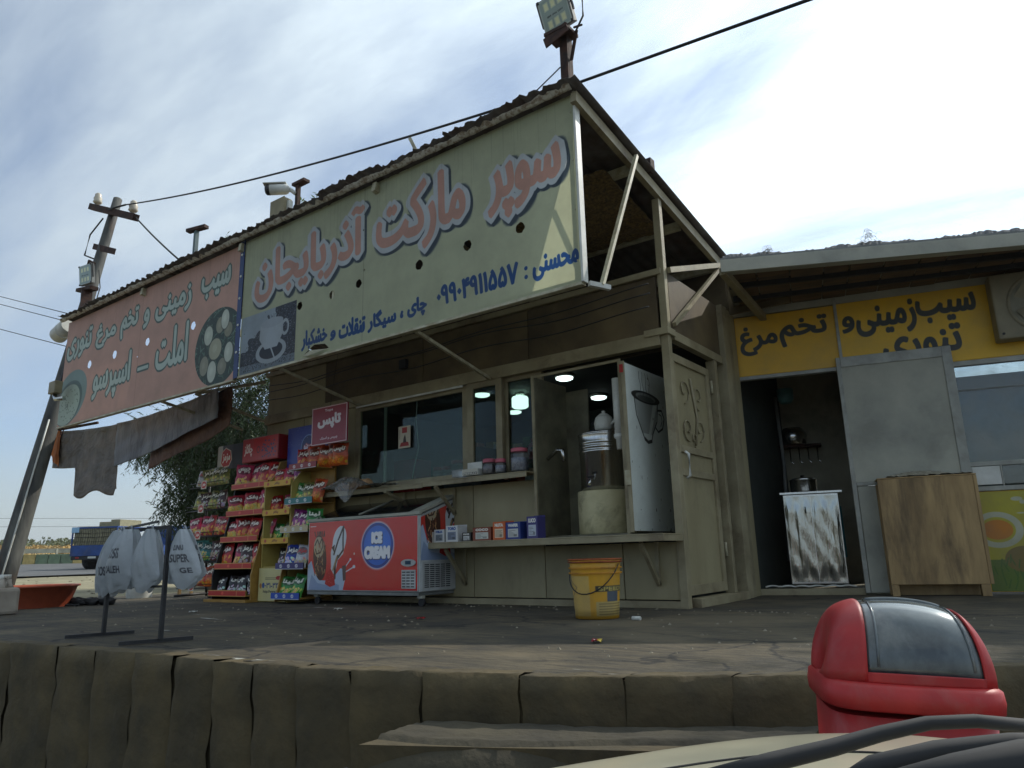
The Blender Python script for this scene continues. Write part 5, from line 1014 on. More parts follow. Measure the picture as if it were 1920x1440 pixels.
# ================================================================== trees
def foliage_tree(name, lab, trunk, crown, n, seed, droop=.8, leaf=.10, grp=None):
    r = random.Random(seed); t = thing(name, lab, 'tree', trunk[0], group=grp)
    m = MB(); m.tube(trunk, [.22, .17, .13, .09][:len(trunk)], 12)
    top = Vector(trunk[-1])
    for k in range(11):
        c = Vector(crown[k % len(crown)][:3]); q = c+Vector((r.uniform(-.7, .7), r.uniform(-.7, .7), r.uniform(0, .6))); m.tube([top, top.lerp(q, .5)+Vector((0, 0, .3)), q], [.07, .045, .015], 6)
    m.build('trunk', M['bark'], t)
    vs = []; fs = []; tw = MB()
    for k in range(n):
        cx_, cy_, cz_, rx, ry, rz_ = crown[r.randrange(len(crown))]
        while True:
            a, b, c = r.uniform(-1, 1), r.uniform(-1, 1), r.uniform(-1, 1)
            if a*a+b*b+c*c < 1: break
        p = Vector((cx_+a*rx, cy_+b*ry, cz_+c*rz_)); L_ = r.uniform(.35, .95)*(.6+droop*.5); h = r.uniform(0, 6.28); d = Vector((math.cos(h)*(1-droop*.75), math.sin(h)*(1-droop*.75), -droop if r.random() < .85 else .2)).normalized()
        sw = Vector((r.uniform(-.12, .12), r.uniform(-.12, .12), 0))
        q1 = p+d*L_; 
        if k % 3 == 0: tw.tube([p, p.lerp(q1, .5)+sw*.3, q1+sw], [.006, .004, .002], 3, caps=False)
        nl = int(L_/.035)
        for i in range(nl):
            f = i/nl; c0 = p+d*L_*f+sw*f*f; g_ = r.uniform(0, 6.28); ld = (d*.75+Vector((math.cos(g_), math.sin(g_), -.25))*.8).normalized(); l_ = leaf*r.uniform(.6, 1.3); s_ = ld.cross(Vector((r.uniform(-1, 1), r.uniform(-1, 1), r.uniform(-1, 1)))).normalized()*l_*.11
            b_i = len(vs); vs += [c0, c0+ld*l_*.45+s_, c0+ld*l_, c0+ld*l_*.45-s_]; fs.append((b_i, b_i+1, b_i+2, b_i+3))
    m = MB(); m.v = [tuple(v) for v in vs]; m.f = fs; m.sm = [False]*len(fs); o = m.build('crown', M['leaf'], t); tag(o, kind='stuff'); tw.build('twigs', M['bark'], t); return t
foliage_tree('willow_tree', 'drooping narrow leaved tree hanging behind the pink banner and the snack racks', [(-13.6, 9.2, -.05), (-13.5, 9.1, 1.3), (-13.8, 9.0, 2.6), (-14.0, 9.0, 3.6)],
    [(-13.3, 9.0, 3.3, 1.6, 1.2, 1.7), (-14.2, 9.0, 2.4, 1.2, 1.0, 1.2), (-15.7, 9.2, 3.2, 1.5, 1.1, .55), (-16.3, 9.0, 3.5, 1.8, 1.1, .4), (-12.6, 8.9, 2.2, 1.3, 1.0, 1.4), (-12.4, 8.8, 3.6, 1.5, 1.0, 1.5), (-14.9, 8.9, 1.9, .9, .9, .8), (-13.4, 9.0, 1.3, 1.3, .9, .8), (-13.9, 8.9, 2.7, 1.3, .9, 1.1), (-13.0, 8.9, 1.9, 1.2, .9, 1.0)], 5600, 11)
foliage_tree('roadside_tree', 'tree behind the eatery whose thin twig tips enter the picture at the right edge', [(4.3, 12.6, -.05), (4.2, 12.5, 2.6), (4.1, 12.3, 4.6), (4.0, 12.2, 6.0)],
    [(3.9, 11.6, 7.0, 1.9, 2.2, 1.6), (5.2, 12.6, 6.0, 2.2, 2.2, 1.8), (3.3, 10.6, 6.3, 1.3, 1.6, 1.2), (5.8, 11, 5.6, 2.0, 2.0, 1.4), (2.55, 11.4, 5.0, .6, .8, .45), (2.2, 12.9, 4.6, .5, .6, .25)], 2400, 21, droop=.4, leaf=.15)  # unseen crown beyond the view enlarged and raised to shade the porch

# ================================================================== cloths drying on a line behind the pink banner
M['tarp'] = pm('brown_grey_tarpaulin', lin((122, 112, 102)), lin((92, 86, 80)), 5, .55, grime=.5, gcol=(.22, .2, .18), gscale=6, bump=1.0, bscale=4.5, bdist=.05)
M['tarp2'] = pm('blue_grey_tarpaulin', lin((128, 130, 134)), lin((98, 100, 108)), 3, .5, grime=.45, gcol=(.24, .24, .25), gscale=3.2, stretch=(1.8, 1, .6), bump=1.0, bscale=4, bdist=.05)
M['tarp3'] = pm('rust_brown_sheet', lin((112, 78, 60)), lin((84, 62, 50)), 4, .7, grime=.4, bump=1.0, bscale=5, bdist=.05)
LA, LB = Vector((-12.15, 4.72, 2.45)), Vector((-8.0, 4.92, 2.50))
def ln(t): p = LA.lerp(LB, t); p.z -= .25*4*t*(1-t)*.55; return p
tag(MB().tube([ln(i/20) for i in range(21)], .008, 6).build('washing_line', M['black']), 'sagging line the tarpaulins hang from behind the pink banner', 'line')
def cloth(nm, t0, t1, dep, mat, lab, dy, seed, dep1=None, cut=None):
    r = random.Random(seed); ph = [r.uniform(0, 6.28) for _ in range(6)]
    def fn(u, v):
        p = ln(t0+(t1-t0)*u); D = dep(u) if callable(dep) else dep
        z = p.z+.02-D*v; w_ = .02*math.sin(u*7+ph[0]+v*2)*v+.005*math.sin(u*31+ph[1]+3*v)+.004*math.sin(v*17+ph[2]+u*9)
        return (p.x+.02*math.sin(v*3+ph[3])*v, p.y-dy-w_-(.01 if v < .04 else 0), z+.006*math.sin(u*9+ph[4])*v)
    tag(MB().grid(fn, 60, 30).build(nm, mat, solid=.006), lab, 'tarpaulin', 'tarpaulins hung behind the pink banner')
cloth('tarpaulin', .015, .46, lambda u: .56 if u < .38 else (.56+(u-.38)/.02*.38 if u < .40 else .98+.05*math.sin((u-.4)*14)-.05*u) if u < .97 else .9, M['tarp'], 'creased brown tarpaulin with a long hanging tail, leftmost on the line', .03, 3)
cloth('tarpaulin', .0, .07, lambda u: .38+.16*u, pm('orange_cloth', lin((204, 122, 56)), lin((170, 96, 44)), 5, .7), 'bright orange edge of cloth hanging at the far left of the line', .055, 8)
cloth('tarpaulin', .455, 1.0, lambda u: .60-.24*u, M['tarp2'], 'long dusty blue grey tarpaulin stretched along the right part of the line', .06, 4)
cloth('tarpaulin', .62, 1.03, lambda u: .70-.22*u, M['tarp3'], 'rust brown sheet showing below and behind the blue grey tarpaulin', -.03, 5)

# ================================================================== SNACK RACKS
BAGIMG = {}
def bagmat(key, base, band, blob_, txt=(240, 236, 220), word='مزمز'):
    if key in BAGIMG: return BAGIMG[key]
    cv = Canvas(.18, .24, 420, base); r = random.Random(key)
    cv.rect(0, .10, .18, .24, band); cv.ell(.09, .17, .075, .045, tuple(int(v*.6) for v in band)); cv.text(word, .025, .14, .155, .205, txt, .004)
    for k in range(26): cv.ell(r.uniform(.01, .17), r.uniform(.015, .10), r.uniform(.008, .024), r.uniform(.006, .018), tuple(max(0, min(255, v+r.randrange(-35, 25))) for v in blob_), ang=r.random()*3)
    cv.rect(0, .225, .18, .24, tuple(int(v*.8) for v in band)); cv.noise(.08, 1, 4)
    m = printm('snack_bag_print_%s' % key, cv, rough=.28, dirt=.15, bump=.45, bscale=14); BAGIMG[key] = m; return m
BAG = {'red': bagmat('red', (196, 60, 44), (184, 28, 34), (226, 150, 60)), 'yellow': bagmat('yellow', (206, 176, 60), (178, 40, 60), (228, 190, 80), word='پفک'), 'pink': bagmat('pink', (186, 64, 80), (196, 56, 92), (230, 190, 110), word='چیپس'),
       'olive': bagmat('olive', (150, 150, 84), (120, 120, 60), (190, 180, 110)), 'white': bagmat('white', (206, 206, 204), (190, 190, 196), (200, 180, 150), txt=(190, 40, 40)), 'brown': bagmat('brown', (96, 54, 44), (70, 36, 34), (190, 180, 170)),
       'teal': bagmat('teal', (40, 130, 120), (30, 112, 110), (200, 190, 120)), 'green': bagmat('green', (70, 150, 60), (54, 140, 60), (220, 210, 120), word='لینا'), 'blue': bagmat('blue', (40, 80, 170), (36, 64, 160), (220, 220, 220)),
       'purple': bagmat('purple', (140, 50, 120), (150, 44, 130), (220, 190, 160)), 'orange': bagmat('orange', (206, 92, 30), (190, 70, 24), (226, 140, 50), word='تاپس'), 'silver': bagmat('silver', (60, 50, 54), (40, 34, 40), (220, 216, 220), word='چی')}
def pillow_mesh(seed, w=.17, h=.22, d=.07):
    r = random.Random(seed); ph = [r.uniform(0, 6.28) for _ in range(5)]; m = MB()
    for sgn in (-1, 1):
        def fn(u, v, sgn=sgn):
            if sgn > 0: u = 1-u
            e = max(0, math.sin(math.pi*u))**.6*max(0, math.sin(math.pi*v))**.55; y = sgn*(d/2*e+.004*math.sin(u*24+ph[0])*e+.003*math.sin(v*31+ph[1]+5*u))
            pin = 1-.07*math.sin(math.pi*v)
            return ((u-.5)*w*pin+.004*math.sin(v*13+ph[2]), y, v*h+.004*math.sin(u*19+ph[3])*(v > .9))
        b = len(m.f); m.grid(fn, 9, 9)
        if sgn > 0:
            for k in range(b, len(m.f)): m.uv[k] = tuple((1-a, c) for a, c in m.uv[k])
    return m
PIL = [pillow_mesh(s_) for s_ in range(5)]
PME = {}
ORD = ['leftmost', 'second', 'third', 'fourth', 'fifth', 'sixth', 'seventh']
def bag(x, y, z, colr, lab, grp, sc=1.0, rz=None, tilt=None, k=None):
    k = rnd.randrange(5) if k is None else k
    key = (k, colr)
    if key not in PME: PME[key] = PIL[k].mesh('snack_bag', BAG[colr])
    o = bpy.data.objects.new('snack_bag', PME[key]); COL.objects.link(o); q_ = rnd.uniform(.92, 1.08); o.location = (x+rnd.uniform(-.01, .01), y, z); o.scale = (sc*q_, sc*1.1, sc*(2-q_)*rnd.uniform(.96, 1.06))
    o.rotation_euler = (R(-12) if tilt is None else tilt, rnd.uniform(-.2, .2), (rnd.uniform(-.45, .45) if rz is None else rz)+R(18)); tag(o, lab, 'snack bag', grp); return o
def tagprint(name, w, h, ppm, bg_, fn):
    cv = Canvas(w, h, ppm, bg_); fn(cv); return printm(name, cv, rough=.4, dirt=.2)
M['rackwire'] = pm('black_rack_tube', lin((44, 42, 40)), lin((30, 28, 28)), 8, .5)
M['mdf'] = pm('golden_board', lin((176, 138, 66)), lin((150, 112, 50)), 6, .5, grime=.3)
redtag = tagprint('red_price_rail', .62, .07, 330, (190, 40, 36), lambda c: (c.rect(0, 0, .62, .007, (220, 160, 90)), c.rect(0, .063, .62, .07, (220, 160, 90)), c.rect(.47, 0, .478, .07, (220, 160, 90)), c.ell(.24, .035, .02, .02, (226, 90, 70))))
ovaltag = tagprint('oval_logo', .13, .11, 700, (206, 196, 180), lambda c: (c.ell(.065, .055, .06, .05, (224, 210, 190)), c.ell(.065, .055, .055, .045, (196, 36, 34)), c.text('مزمز', .03, .03, .10, .082, (245, 235, 225), .003)))
yeltag = tagprint('yellow_price_rail', .5, .065, 360, (216, 168, 44), lambda c: (c.ell(.08, .033, .022, .018, (190, 70, 40)), c.text('چاکلز', .2, .015, .3, .05, (120, 60, 30), .002), c.ell(.43, .033, .022, .018, (190, 70, 40))))
def rail3(col, nm): return tagprint(nm, .5, .065, 330, col, lambda c: (c.rect(0, 0, .5, .006, (200, 200, 200)), [c.ell(.1+.14*k, .032, .026, .018, (220, 220, 220)) or c.text('تاپس', .078+.14*k, .024, .122+.14*k, .042, col, .001) for k in range(3)]))
R_maroon, R_teal, R_navy, R_blue, R_white = rail3((150, 36, 44), 'maroon_rail'), rail3((36, 120, 124), 'teal_rail'), rail3((56, 50, 110), 'violet_rail'), rail3((40, 80, 180), 'blue_rail'), rail3((196, 180, 140), 'beige_rail')
def facequad(x0, x1, z0, z1, y, y2=None):
    y2 = y if y2 is None else y2; return MB().quad((x0, y, z0), (x1, y2, z0), (x1, y2, z1), (x0, y, z1))
# --- rack 1: black tube rack with oval logos
t = thing('snack_rack', 'leftmost snack rack, thin black tubes with round red logo tags on five shelves', 'rack', (-8.95, 5.45, 0))
for x in (-9.36, -8.58):
    MB().tube([(x, 5.7, 0.02), (x, 5.62, 1.1), (x, 5.66, 1.72)], .016, 8).build('upright', M['rackwire'], t); MB().tube([(x, 5.25, .04), (x, 5.72, .05)], .016, 8).build('foot', M['rackwire'], t)
r1 = (.13, .45, .77, 1.11, 1.42)
cols1 = (('brown', 'brown', 'red', 'orange', 'red'), ('olive', 'teal', 'teal', 'brown', 'brown'), ('pink', 'pink', 'red', 'pink', 'red'), ('olive', 'brown', 'olive', 'brown'), ('white', 'olive', 'olive', 'olive'))
shelfn = ('bottom', 'second lowest', 'middle', 'second highest', 'top')
for k, z in enumerate(r1):
    y0 = 5.28+.02*k
    m = MB()
    for i in range(7): m.tube([(-9.37, y0+.055*i, z+.01*i), (-8.57, y0+.055*i, z+.01*i)], .005, 5)
    m.tube([(-9.37, y0, z), (-9.37, y0+.36, z+.06)], .007, 5); m.tube([(-8.57, y0, z), (-8.57, y0+.36, z+.06)], .007, 5); m.tube([(-9.37, y0, z+.06), (-8.57, y0, z+.06)], .005, 5); m.build('wire_shelf', M['rackwire'], t)
    m = MB(); m.lathe([(.06, -.006), (.06, 0)], (-9.0, y0-.012, z+.03), 20, 'y', sy=.85); m.build('logo_tag', redc, t)
    facequad(-9.065, -8.935, z-.025, z+.085, y0-.0195).build('logo_print', ovaltag, t)
    for i, c in enumerate(cols1[k]): bag(-9.28+.155*i, y0+.12+.03*(i % 2), z+.03, c, '%s coloured snack bag, %s along the %s shelf of the black tube rack' % (c, ORD[i], shelfn[k]), 'snack bags on the black tube rack', 1.08)
hb = thing('logo_board', 'dark blue board with red rounded logo standing on top of the black tube rack', 'sign', (-8.72, 5.55, 1.7)); BX('board', pm('dark_navy_board', lin((40, 48, 62)), lin((30, 38, 50)), 4, .5), hb, -8.98, 5.55, 1.66, -8.35, 5.575, 1.98)
BX('white_end', M['white'], hb, -9.06, 5.552, 1.64, -8.981, 5.57, 1.97); cv = Canvas(.34, .32, 420, (44, 52, 66)); cv.rect(0, 0, .10, .32, (196, 200, 196)); cv.poly([(.06, .08), (.12, .02), (.26, .03), (.32, .12), (.29, .24), (.17, .29), (.08, .24)], (226, 210, 190)); cv.poly([(.075, .09), (.125, .035), (.255, .045), (.305, .125), (.275, .23), (.17, .275), (.095, .23)], (196, 34, 34)); cv.text('مزمز', .10, .08, .28, .21, (245, 236, 226), .007)
facequad(-9.04, -8.70, 1.66, 1.98, 5.548).build('logo_print', printm('board_logo_print', cv, rough=.4), hb)
# --- rack 2: board sided rack, red rails
t = thing('snack_rack', 'wide snack rack with curved golden side boards, red rails and a red box header', 'rack', (-7.87, 5.3, 0))
prof = [(5.6, 0.02), (5.1, 0.02), (5.09, .3), (5.2, .7), (5.27, 1.0), (5.34, 1.4), (5.42, 1.62), (5.6, 1.66)]
for x in (-8.27, -7.5): MB().prism([(y, z) for y, z in prof], x, x+.02, 'x').build('side_board', M['mdf'] if x > -8 else M['rackwire'], t, bev=.002)
BX('base_board', M['mdf'], t, -8.3, 5.02, .0, -7.46, 5.6, .03, bev=.002); BX('back_board', M['rackwire'], t, -8.25, 5.58, .03, -7.5, 5.6, 1.66)
r2 = (.075, .38, .69, 1.0, 1.33); cols2 = (('silver',)*4, ('red', 'pink', 'brown', 'red'), ('yellow', 'red', 'red', 'pink'), ('yellow', 'pink', 'yellow', 'yellow', 'pink'), ('pink', 'pink', 'red', 'red'))
for k, z in enumerate(r2):
    y0 = 5.06+.055*k
    BX('shelf', M['mdf'], t, -8.249, y0, z-.01, -7.501, 5.575, z); BX('shelf_rail', M['mdf'], t, -8.249, y0-.012, z-.012, -7.501, y0-.001, z+.06); facequad(-8.245, -7.505, z-.008, z+.056, y0-.014).build('rail_print', redtag, t)
    n = len(cols2[k])
    for i, c in enumerate(cols2[k]): bag(-8.17+.62*i/(n-1), y0+.09+.04*(i % 2), z+.012, c, '%s coloured snack bag, %s along the %s shelf of the red railed rack' % (c, ORD[i], shelfn[k]), 'snack bags on the red railed rack', .95 if k == 0 else 1.22 if k < 4 else 1.35)
cv = Canvas(.72, .3, 330, (186, 40, 46)); cv.rect(0, 0, .22, .3, (176, 50, 56)); cv.text('چاکلز', .03, .06, .21, .24, (230, 210, 200), .006); cv.ell(.33, .14, .03, .04, (60, 40, 60), ring=.01)
for k in range(40): cv.ell(rnd.uniform(.4, .68), rnd.uniform(.03, .25), .014, .012, (44, 60, 110)) if rnd.random() < .8 else None
hbx = thing('header_box', 'red printed header box on top of the red railed snack rack', 'sign', (-7.9, 5.5, 1.67)); BX('box', redc, hbx, -8.26, 5.4, 1.665, -7.52, 5.6, 1.97, bev=.01); facequad(-8.25, -7.53, 1.68, 1.96, 5.398).build('print', printm('red_header_print', cv, rough=.35), hbx)
# --- rack 3: yellow moulded rack, blue header
t = thing('snack_rack', 'pale yellow moulded snack rack with yellow rails under the blue header', 'rack', (-7.2, 5.3, 0))
M['yplast'] = pm('pale_yellow_plastic', lin((190, 172, 96)), lin((170, 150, 80)), 4, .5, grime=.3)
for x in (-7.46, -6.97): MB().prism([(5.58, .0), (5.2, .0), (5.2, 1.3), (5.34, 1.46), (5.58, 1.5)], x, x+.015, 'x').build('side_board', M['yplast'], t)
BX('back_board', M['yplast'], t, -7.444, 5.56, .0, -6.971, 5.578, 2.0)
r3 = (.66, .98, 1.31); cols3 = (('green', 'olive', 'green'), ('red', 'pink'), ('red', 'pink', 'purple'))
for k, z in enumerate(r3):
    BX('shelf', M['yplast'], t, -7.443, 5.22, z-.01, -6.972, 5.558, z); MB().lathe([(1, 0), (1, .065)], (0, 0, 0), 4)  # rail
    facequad(-7.46, -6.96, z-.02, z+.045, 5.185, 5.185).build('rail_print', yeltag, t); BX('rail', M['yplast'], t, -7.458, 5.188, z-.018, -6.962, 5.219, z+.043)
    for i, c in enumerate(cols3[k]): bag(-7.38+.17*i, 5.33+.02*i, z+.005, c, '%s coloured snack bag, %s along the %s shelf of the pale yellow rack' % (c, ORD[i], ('lowest full', 'middle', 'top')[k]), 'snack bags on the pale yellow rack', 1.0)
for i in range(3): bag(-7.22+.12*i, 5.33, .40, 'silver', 'dark snack bag lying low in the pale yellow rack, %s of three' % ORD[i], 'snack bags on the pale yellow rack', .85)
BX('low_shelf', M['yplast'], t, -7.443, 5.22, .375, -6.972, 5.558, .39)
cv = Canvas(.49, .36, 420, (206, 196, 140)); cv.rect(.12, .25, .36, .256, (90, 80, 60)); cv.rect(.12, .235, .34, .24, (90, 80, 60)); cv.ell(.37, .252, .055, .022, (170, 36, 34)); cv.text('۰۳۱-۳۲۹۵', .12, .14, .46, .20, (50, 60, 110), .002, persian=False); cv.ell(.09, .17, .025, .03, (60, 90, 150)); cv.ell(.04, .165, .02, .03, (180, 120, 60)); cv.text('http://www.larg.ir', .09, .08, .45, .12, (40, 40, 40), .001, persian=False)
BX('front_panel', M['yplast'], t, -7.46, 5.18, .01, -6.965, 5.2, .375); facequad(-7.455, -6.97, .015, .37, 5.178).build('panel_print', printm('web_address_panel', cv, rough=.4), t)
cv = Canvas(.86, .55, 300, (44, 60, 150)); cv.a[...] *= 1; cv.rect(0, .3, .86, .55, (58, 70, 150), .5); cv.ell(.46, .27, .165, .165, (110, 140, 200)); cv.ell(.46, .27, .15, .15, (30, 44, 110)); cv.text('دورینو', .35, .21, .57, .33, (190, 60, 80), .012); cv.text('دورینو', .36, .22, .56, .32, (220, 226, 240), .004)
for k in range(40): cv.ell(rnd.random()*.86, .3+rnd.random()*.25, .003, .003, (200, 200, 230))
bh = thing('header_sign', 'blue header sign with a round logo above the pale yellow snack rack', 'sign', (-7.1, 5.5, 1.5)); BX('board', pm('blue_board', lin((44, 60, 150)), None, 4, .4), bh, -7.47, 5.5, 1.5, -6.72, 5.55, 2.03, bev=.01); facequad(-7.465, -6.725, 1.505, 2.025, 5.498).build('print', printm('blue_header_print', cv, rough=.35), bh)
# --- rack 4: slanted rack with coloured rails beside the freezer
t = thing('snack_rack', 'slanted golden backed snack rack with maroon, teal and blue rails beside the freezer', 'rack', (-6.75, 5.2, 0))
MB().prism([(5.05, .02), (5.5, .02), (5.5, 1.56), (5.42, 1.56)], -6.98, -6.965, 'x').build('side_board', M['mdf'], t); BX('back_board', M['mdf'], t, -6.964, 5.46, .02, -6.53, 5.48, 1.6)
r4 = ((.06, R_blue, ('green', 'green'), 5.02), (.37, R_navy, ('blue', 'white'), 5.06), (.76, R_white, ('purple', 'purple', 'green'), 5.10), (1.07, R_teal, ('green', 'olive', 'orange'), 5.14), (1.46, R_maroon, ('red', 'orange'), 5.18))
for k, (z, rl, cs, y0) in enumerate(r4):
    BX('shelf', M['mdf'], t, -6.963, y0, z-.01, -6.535, 5.459, z); BX('rail', M['rackwire'], t, -6.98, y0-.012, z-.012, -6.5, y0-.001, z+.055); facequad(-6.98, -6.5, z-.012, z+.056, y0-.0135).build('rail_print', rl, t)
    for i, c in enumerate(cs): bag(-6.89+.15*i, y0+.12, z+.005, c, '%s coloured snack bag, %s along the %s shelf of the slanted rack' % (c, ORD[i], shelfn[k]), 'snack bags on the slanted rack', 1.08)
for i in range(5): bag(-6.86+.13*i, 5.36+.02*(i % 2), 1.47, 'orange', 'orange crisp bag hanging under the maroon sign, %s of five' % ORD[i], 'orange crisp bags under the maroon sign', 1.15, tilt=0.05)
# hanging maroon sign
cv = Canvas(.6, .5, 420, (150, 32, 52)); cv.rect(0, 0, .6, .012, (220, 190, 190)); cv.rect(0, .488, .6, .5, (220, 190, 190)); cv.rect(0, 0, .012, .5, (220, 190, 190)); cv.rect(.588, 0, .6, .5, (220, 190, 190))
cv.text('تاپس', .10, .20, .50, .40, (236, 226, 226), .012); cv.text('Tops', .22, .42, .36, .465, (236, 226, 226), .002, persian=False); cv.text('چیپس و اسنک', .15, .05, .45, .10, (226, 210, 210), .002)
hs = thing('hanging_sign', 'maroon square snack sign with white lettering hanging above the slanted rack', 'sign', (-6.34, 5.2, 1.69)); BX('board', pm('maroon_board', lin((150, 32, 52)), None, 4, .4), hs, -6.64, 5.2, 1.69, -6.04, 5.215, 2.12, bev=.003); facequad(-6.635, -6.045, 1.694, 2.116, 5.1985).build('print', printm('maroon_sign_print', cv, rough=.35), hs)
MB().tube([(-6.34, 5.21, 2.12), (-6.34, 5.3, 2.8), (-6.34, 5.4, 3.6)], .003, 4).build('string', M['black'], hs)
# bread and wrapped goods on the sill end, plastic film
for k, (x, z, sx, c) in enumerate(((-6.42, 1.29, .16, 'a'), (-6.18, 1.28, .14, 'b'), (-6.0, 1.27, .12, 'a'))):
    t = thing('bread_pack', ['largest cream bread roll pack, left end of the sill under the orange bags', 'middle pack of bread rolls on the counter sill', 'smallest right pack of bread rolls on the counter sill'][k], 'bread', (x, 5.42, 1.18), group='bread packs on the counter sill')
    for i in range(3): blob((x-sx*.5+sx*.5*i, 5.42, 1.235), sx*.32, .07, .055, 40+k*3+i, amp=.05).build('roll', pm('bread_crust', lin((176, 128, 84)), lin((206, 170, 130)), 14, .6), t)
def film(u, v): return (-6.5+1.05*u, 5.2+.22*v-.03*math.sin(u*9), 1.185+.12*math.exp(-((u-.35)/.22)**2)*math.sin(math.pi*v)+rnd.uniform(0, .018)-(.16*math.exp(-((u-.42)/.1)**2) if v < .12 else 0))
tag(MB().grid(film, 60, 16).build('plastic_wrap', glassm('cloudy_film', tint=(.8, .8, .78), refl=1.0, dirt=.3, base=.08, rough=.15)), 'loose clear plastic film spread over the left end of the counter sill', 'plastic film')

# ================================================================== ICE CREAM FREEZER
fz = thing('ice_cream_freezer', 'red ice cream chest freezer with sloping glass lid on castors', 'freezer', (-5.69, 5.5, 0))
FX0, FX1, FY0, FY1 = -6.50, -4.87, 5.11, 5.76
M['fwhite'] = pm('freezer_white', lin((196, 198, 196)), lin((170, 172, 170)), 5, .4, grime=.3)
m = MB(); m.prism([(FY0, .13), (FY1, .13), (FY1, 1.02), (FY0+.52, 1.02), (FY0, .84)], FX0, FX1, 'x'); m.build('cabinet', M['fwhite'], fz, bev=.008)
BX('base_rail', M['grey'], fz, FX0+.01, FY0-.006, .10, FX1-.01, FY1, .128)
def art(cv, W_, H_, grille=False):
    rr = random.Random(2)
    cv.put(np.clip(1-np.hypot((cv.X-.1*W_)/.5, (cv.Y-.35)/.5), 0, 1)*.5, (226, 90, 60)); cv.put(np.clip(1-np.hypot((cv.X-.42), (cv.Y-.5)*1.2)/.35, 0, 1)*.4, (230, 110, 80))
    cv.poly([(0, 0), (0, .26), (.05, .30), (.10, .18), (.2, .1), (.36, .09), (.45, .16), (.52, .22), (.60, .19), (.585, .09), (.56, 0)], (176, 192, 214)); cv.poly([(.02, .02), (.06, .16), (.16, .07), (.3, .05), (.4, .08), (.5, .05), (.5, 0), (.02, 0)], (140, 158, 190))
    cv.poly([(.33, .06), (.36, .2), (.40, .33), (.43, .3), (.42, .06)], (196, 200, 206)); cv.line([(.56, .20), (.66, .30)], .012, (200, 208, 220)); cv.line([(.57, .17), (.72, .23)], .012, (200, 208, 220)); cv.ell(.665, .305, .014, .014, (210, 214, 224)); cv.ell(.72, .232, .02, .017, (210, 214, 224)); cv.ell(.72, .36, .01, .012, (220, 200, 200))
    cv.ell(.185, .33, .105, .235, (70, 34, 26), ang=.12); cv.ell(.165, .44, .08, .11, (176, 160, 132), ang=.1); cv.line([(.10, .46), (.14, .52), (.17, .46), (.21, .53), (.23, .45), (.19, .38), (.13, .37), (.11, .42)], .014, (60, 30, 24))
    for k in range(46): a, b = rr.uniform(.11, .27), rr.uniform(.14, .48); cv.line([(a, b), (a+rr.uniform(-.02, .02), b+rr.uniform(.01, .04))], .009, rr.choice([(196, 150, 100), (110, 60, 40), (40, 20, 18), (150, 100, 70)]))
    for k in range(9): a = .11+.018*k; cv.line([(a, .55), (a+rr.uniform(-.02, .02), .60)], .012, (66, 30, 24))
    cv.poly([(.37, .20), (.36, .38), (.40, .52), (.50, .65), (.57, .60), (.59, .48), (.55, .36), (.47, .30), (.42, .10)], (200, 206, 212)); cv.ell(.49, .50, .10, .15, (206, 212, 218), ang=-.3); cv.line([(.41, .36), (.47, .50), (.55, .64), (.545, .52), (.55, .40), (.48, .33)], .022, (52, 32, 34)); cv.poly([(.37, .43), (.42, .46), (.41, .38)], (52, 32, 34)); cv.line([(.47, .34), (.43, .26), (.43, .12)], .03, (60, 40, 36)); cv.line([(.455, .33), (.40, .2)], .02, (160, 130, 90))
    cv.poly([(.28, .06), (.30, .16), (.36, .22), (.42, .15), (.44, .05), (.36, .03)], (186, 30, 32)); cv.poly([(.54, .24), (.60, .25), (.60, .10), (.56, .09)], (80, 56, 60))
    for k in range(14): cv.ell(.30+rr.random()*.11, .06+rr.random()*.11, .003, .005, (226, 120, 100))
cv = Canvas(1.60, .70, 420, (196, 28, 34)); art(cv, 1.6, .7)
cv.ell(1.055, .435, .235, .235, (200, 220, 240), soft=12); cv.ell(1.055, .435, .222, .222, (20, 60, 150)); cv.ell(1.055, .435, .20, .20, (34, 100, 200)); cv.ell(1.055, .435, .20, .20, (16, 50, 130), ring=.012); cv.ell(1.07, .47, .15, .13, (44, 120, 220), al=.6, soft=30)
for wd, a, b, c, d in (('ICE', .965, .45, 1.125, .57), ('CREAM', .865, .30, 1.235, .43)): cv.text(wd, a, b-.008, c+.008, d-.008, (20, 30, 70), .02, persian=False); cv.text(wd, a, b, c, d, (232, 232, 236), .014, persian=False)
cv.rect(.015, .655, .11, .663, (230, 220, 220))
fp = MB().box(FX0+.01, FY0-.012, .14, FX1-.01, FY0-.001, .84).build('front_panel', M['fwhite'], fz, bev=.003); facequad(FX0+.02, FX1-.02, .145, .835, FY0-.0135).build('front_print', printm('ice_cream_front_print', cv, rough=.25, dirt=.12, coat=.4), fp)
cv2 = Canvas(.62, .50, 420, (190, 28, 34)); sub = Canvas(1.6, .7, 420, (190, 28, 34)); art(sub, 1.6, .7); hh, ww = cv2.a.shape[:2]; cv2.a = sub.a[:hh, 10:10+ww] if sub.a.shape[0] >= hh else cv2.a
sp = MB().add([(FX1+.002, FY0+.01, .42), (FX1+.002, FY1-.01, .42), (FX1+.002, FY1-.01, .99), (FX1+.002, FY0+.52, .99), (FX1+.002, FY0+.01, .82)], [(0, 1, 2, 3, 4)], False, [((0, 0), (1, 0), (1, 1), (.8, 1), (0, .72))]); sp.build('side_print', printm('ice_cream_side_print', cv2, rough=.3, dirt=.15, coat=.3), fz)
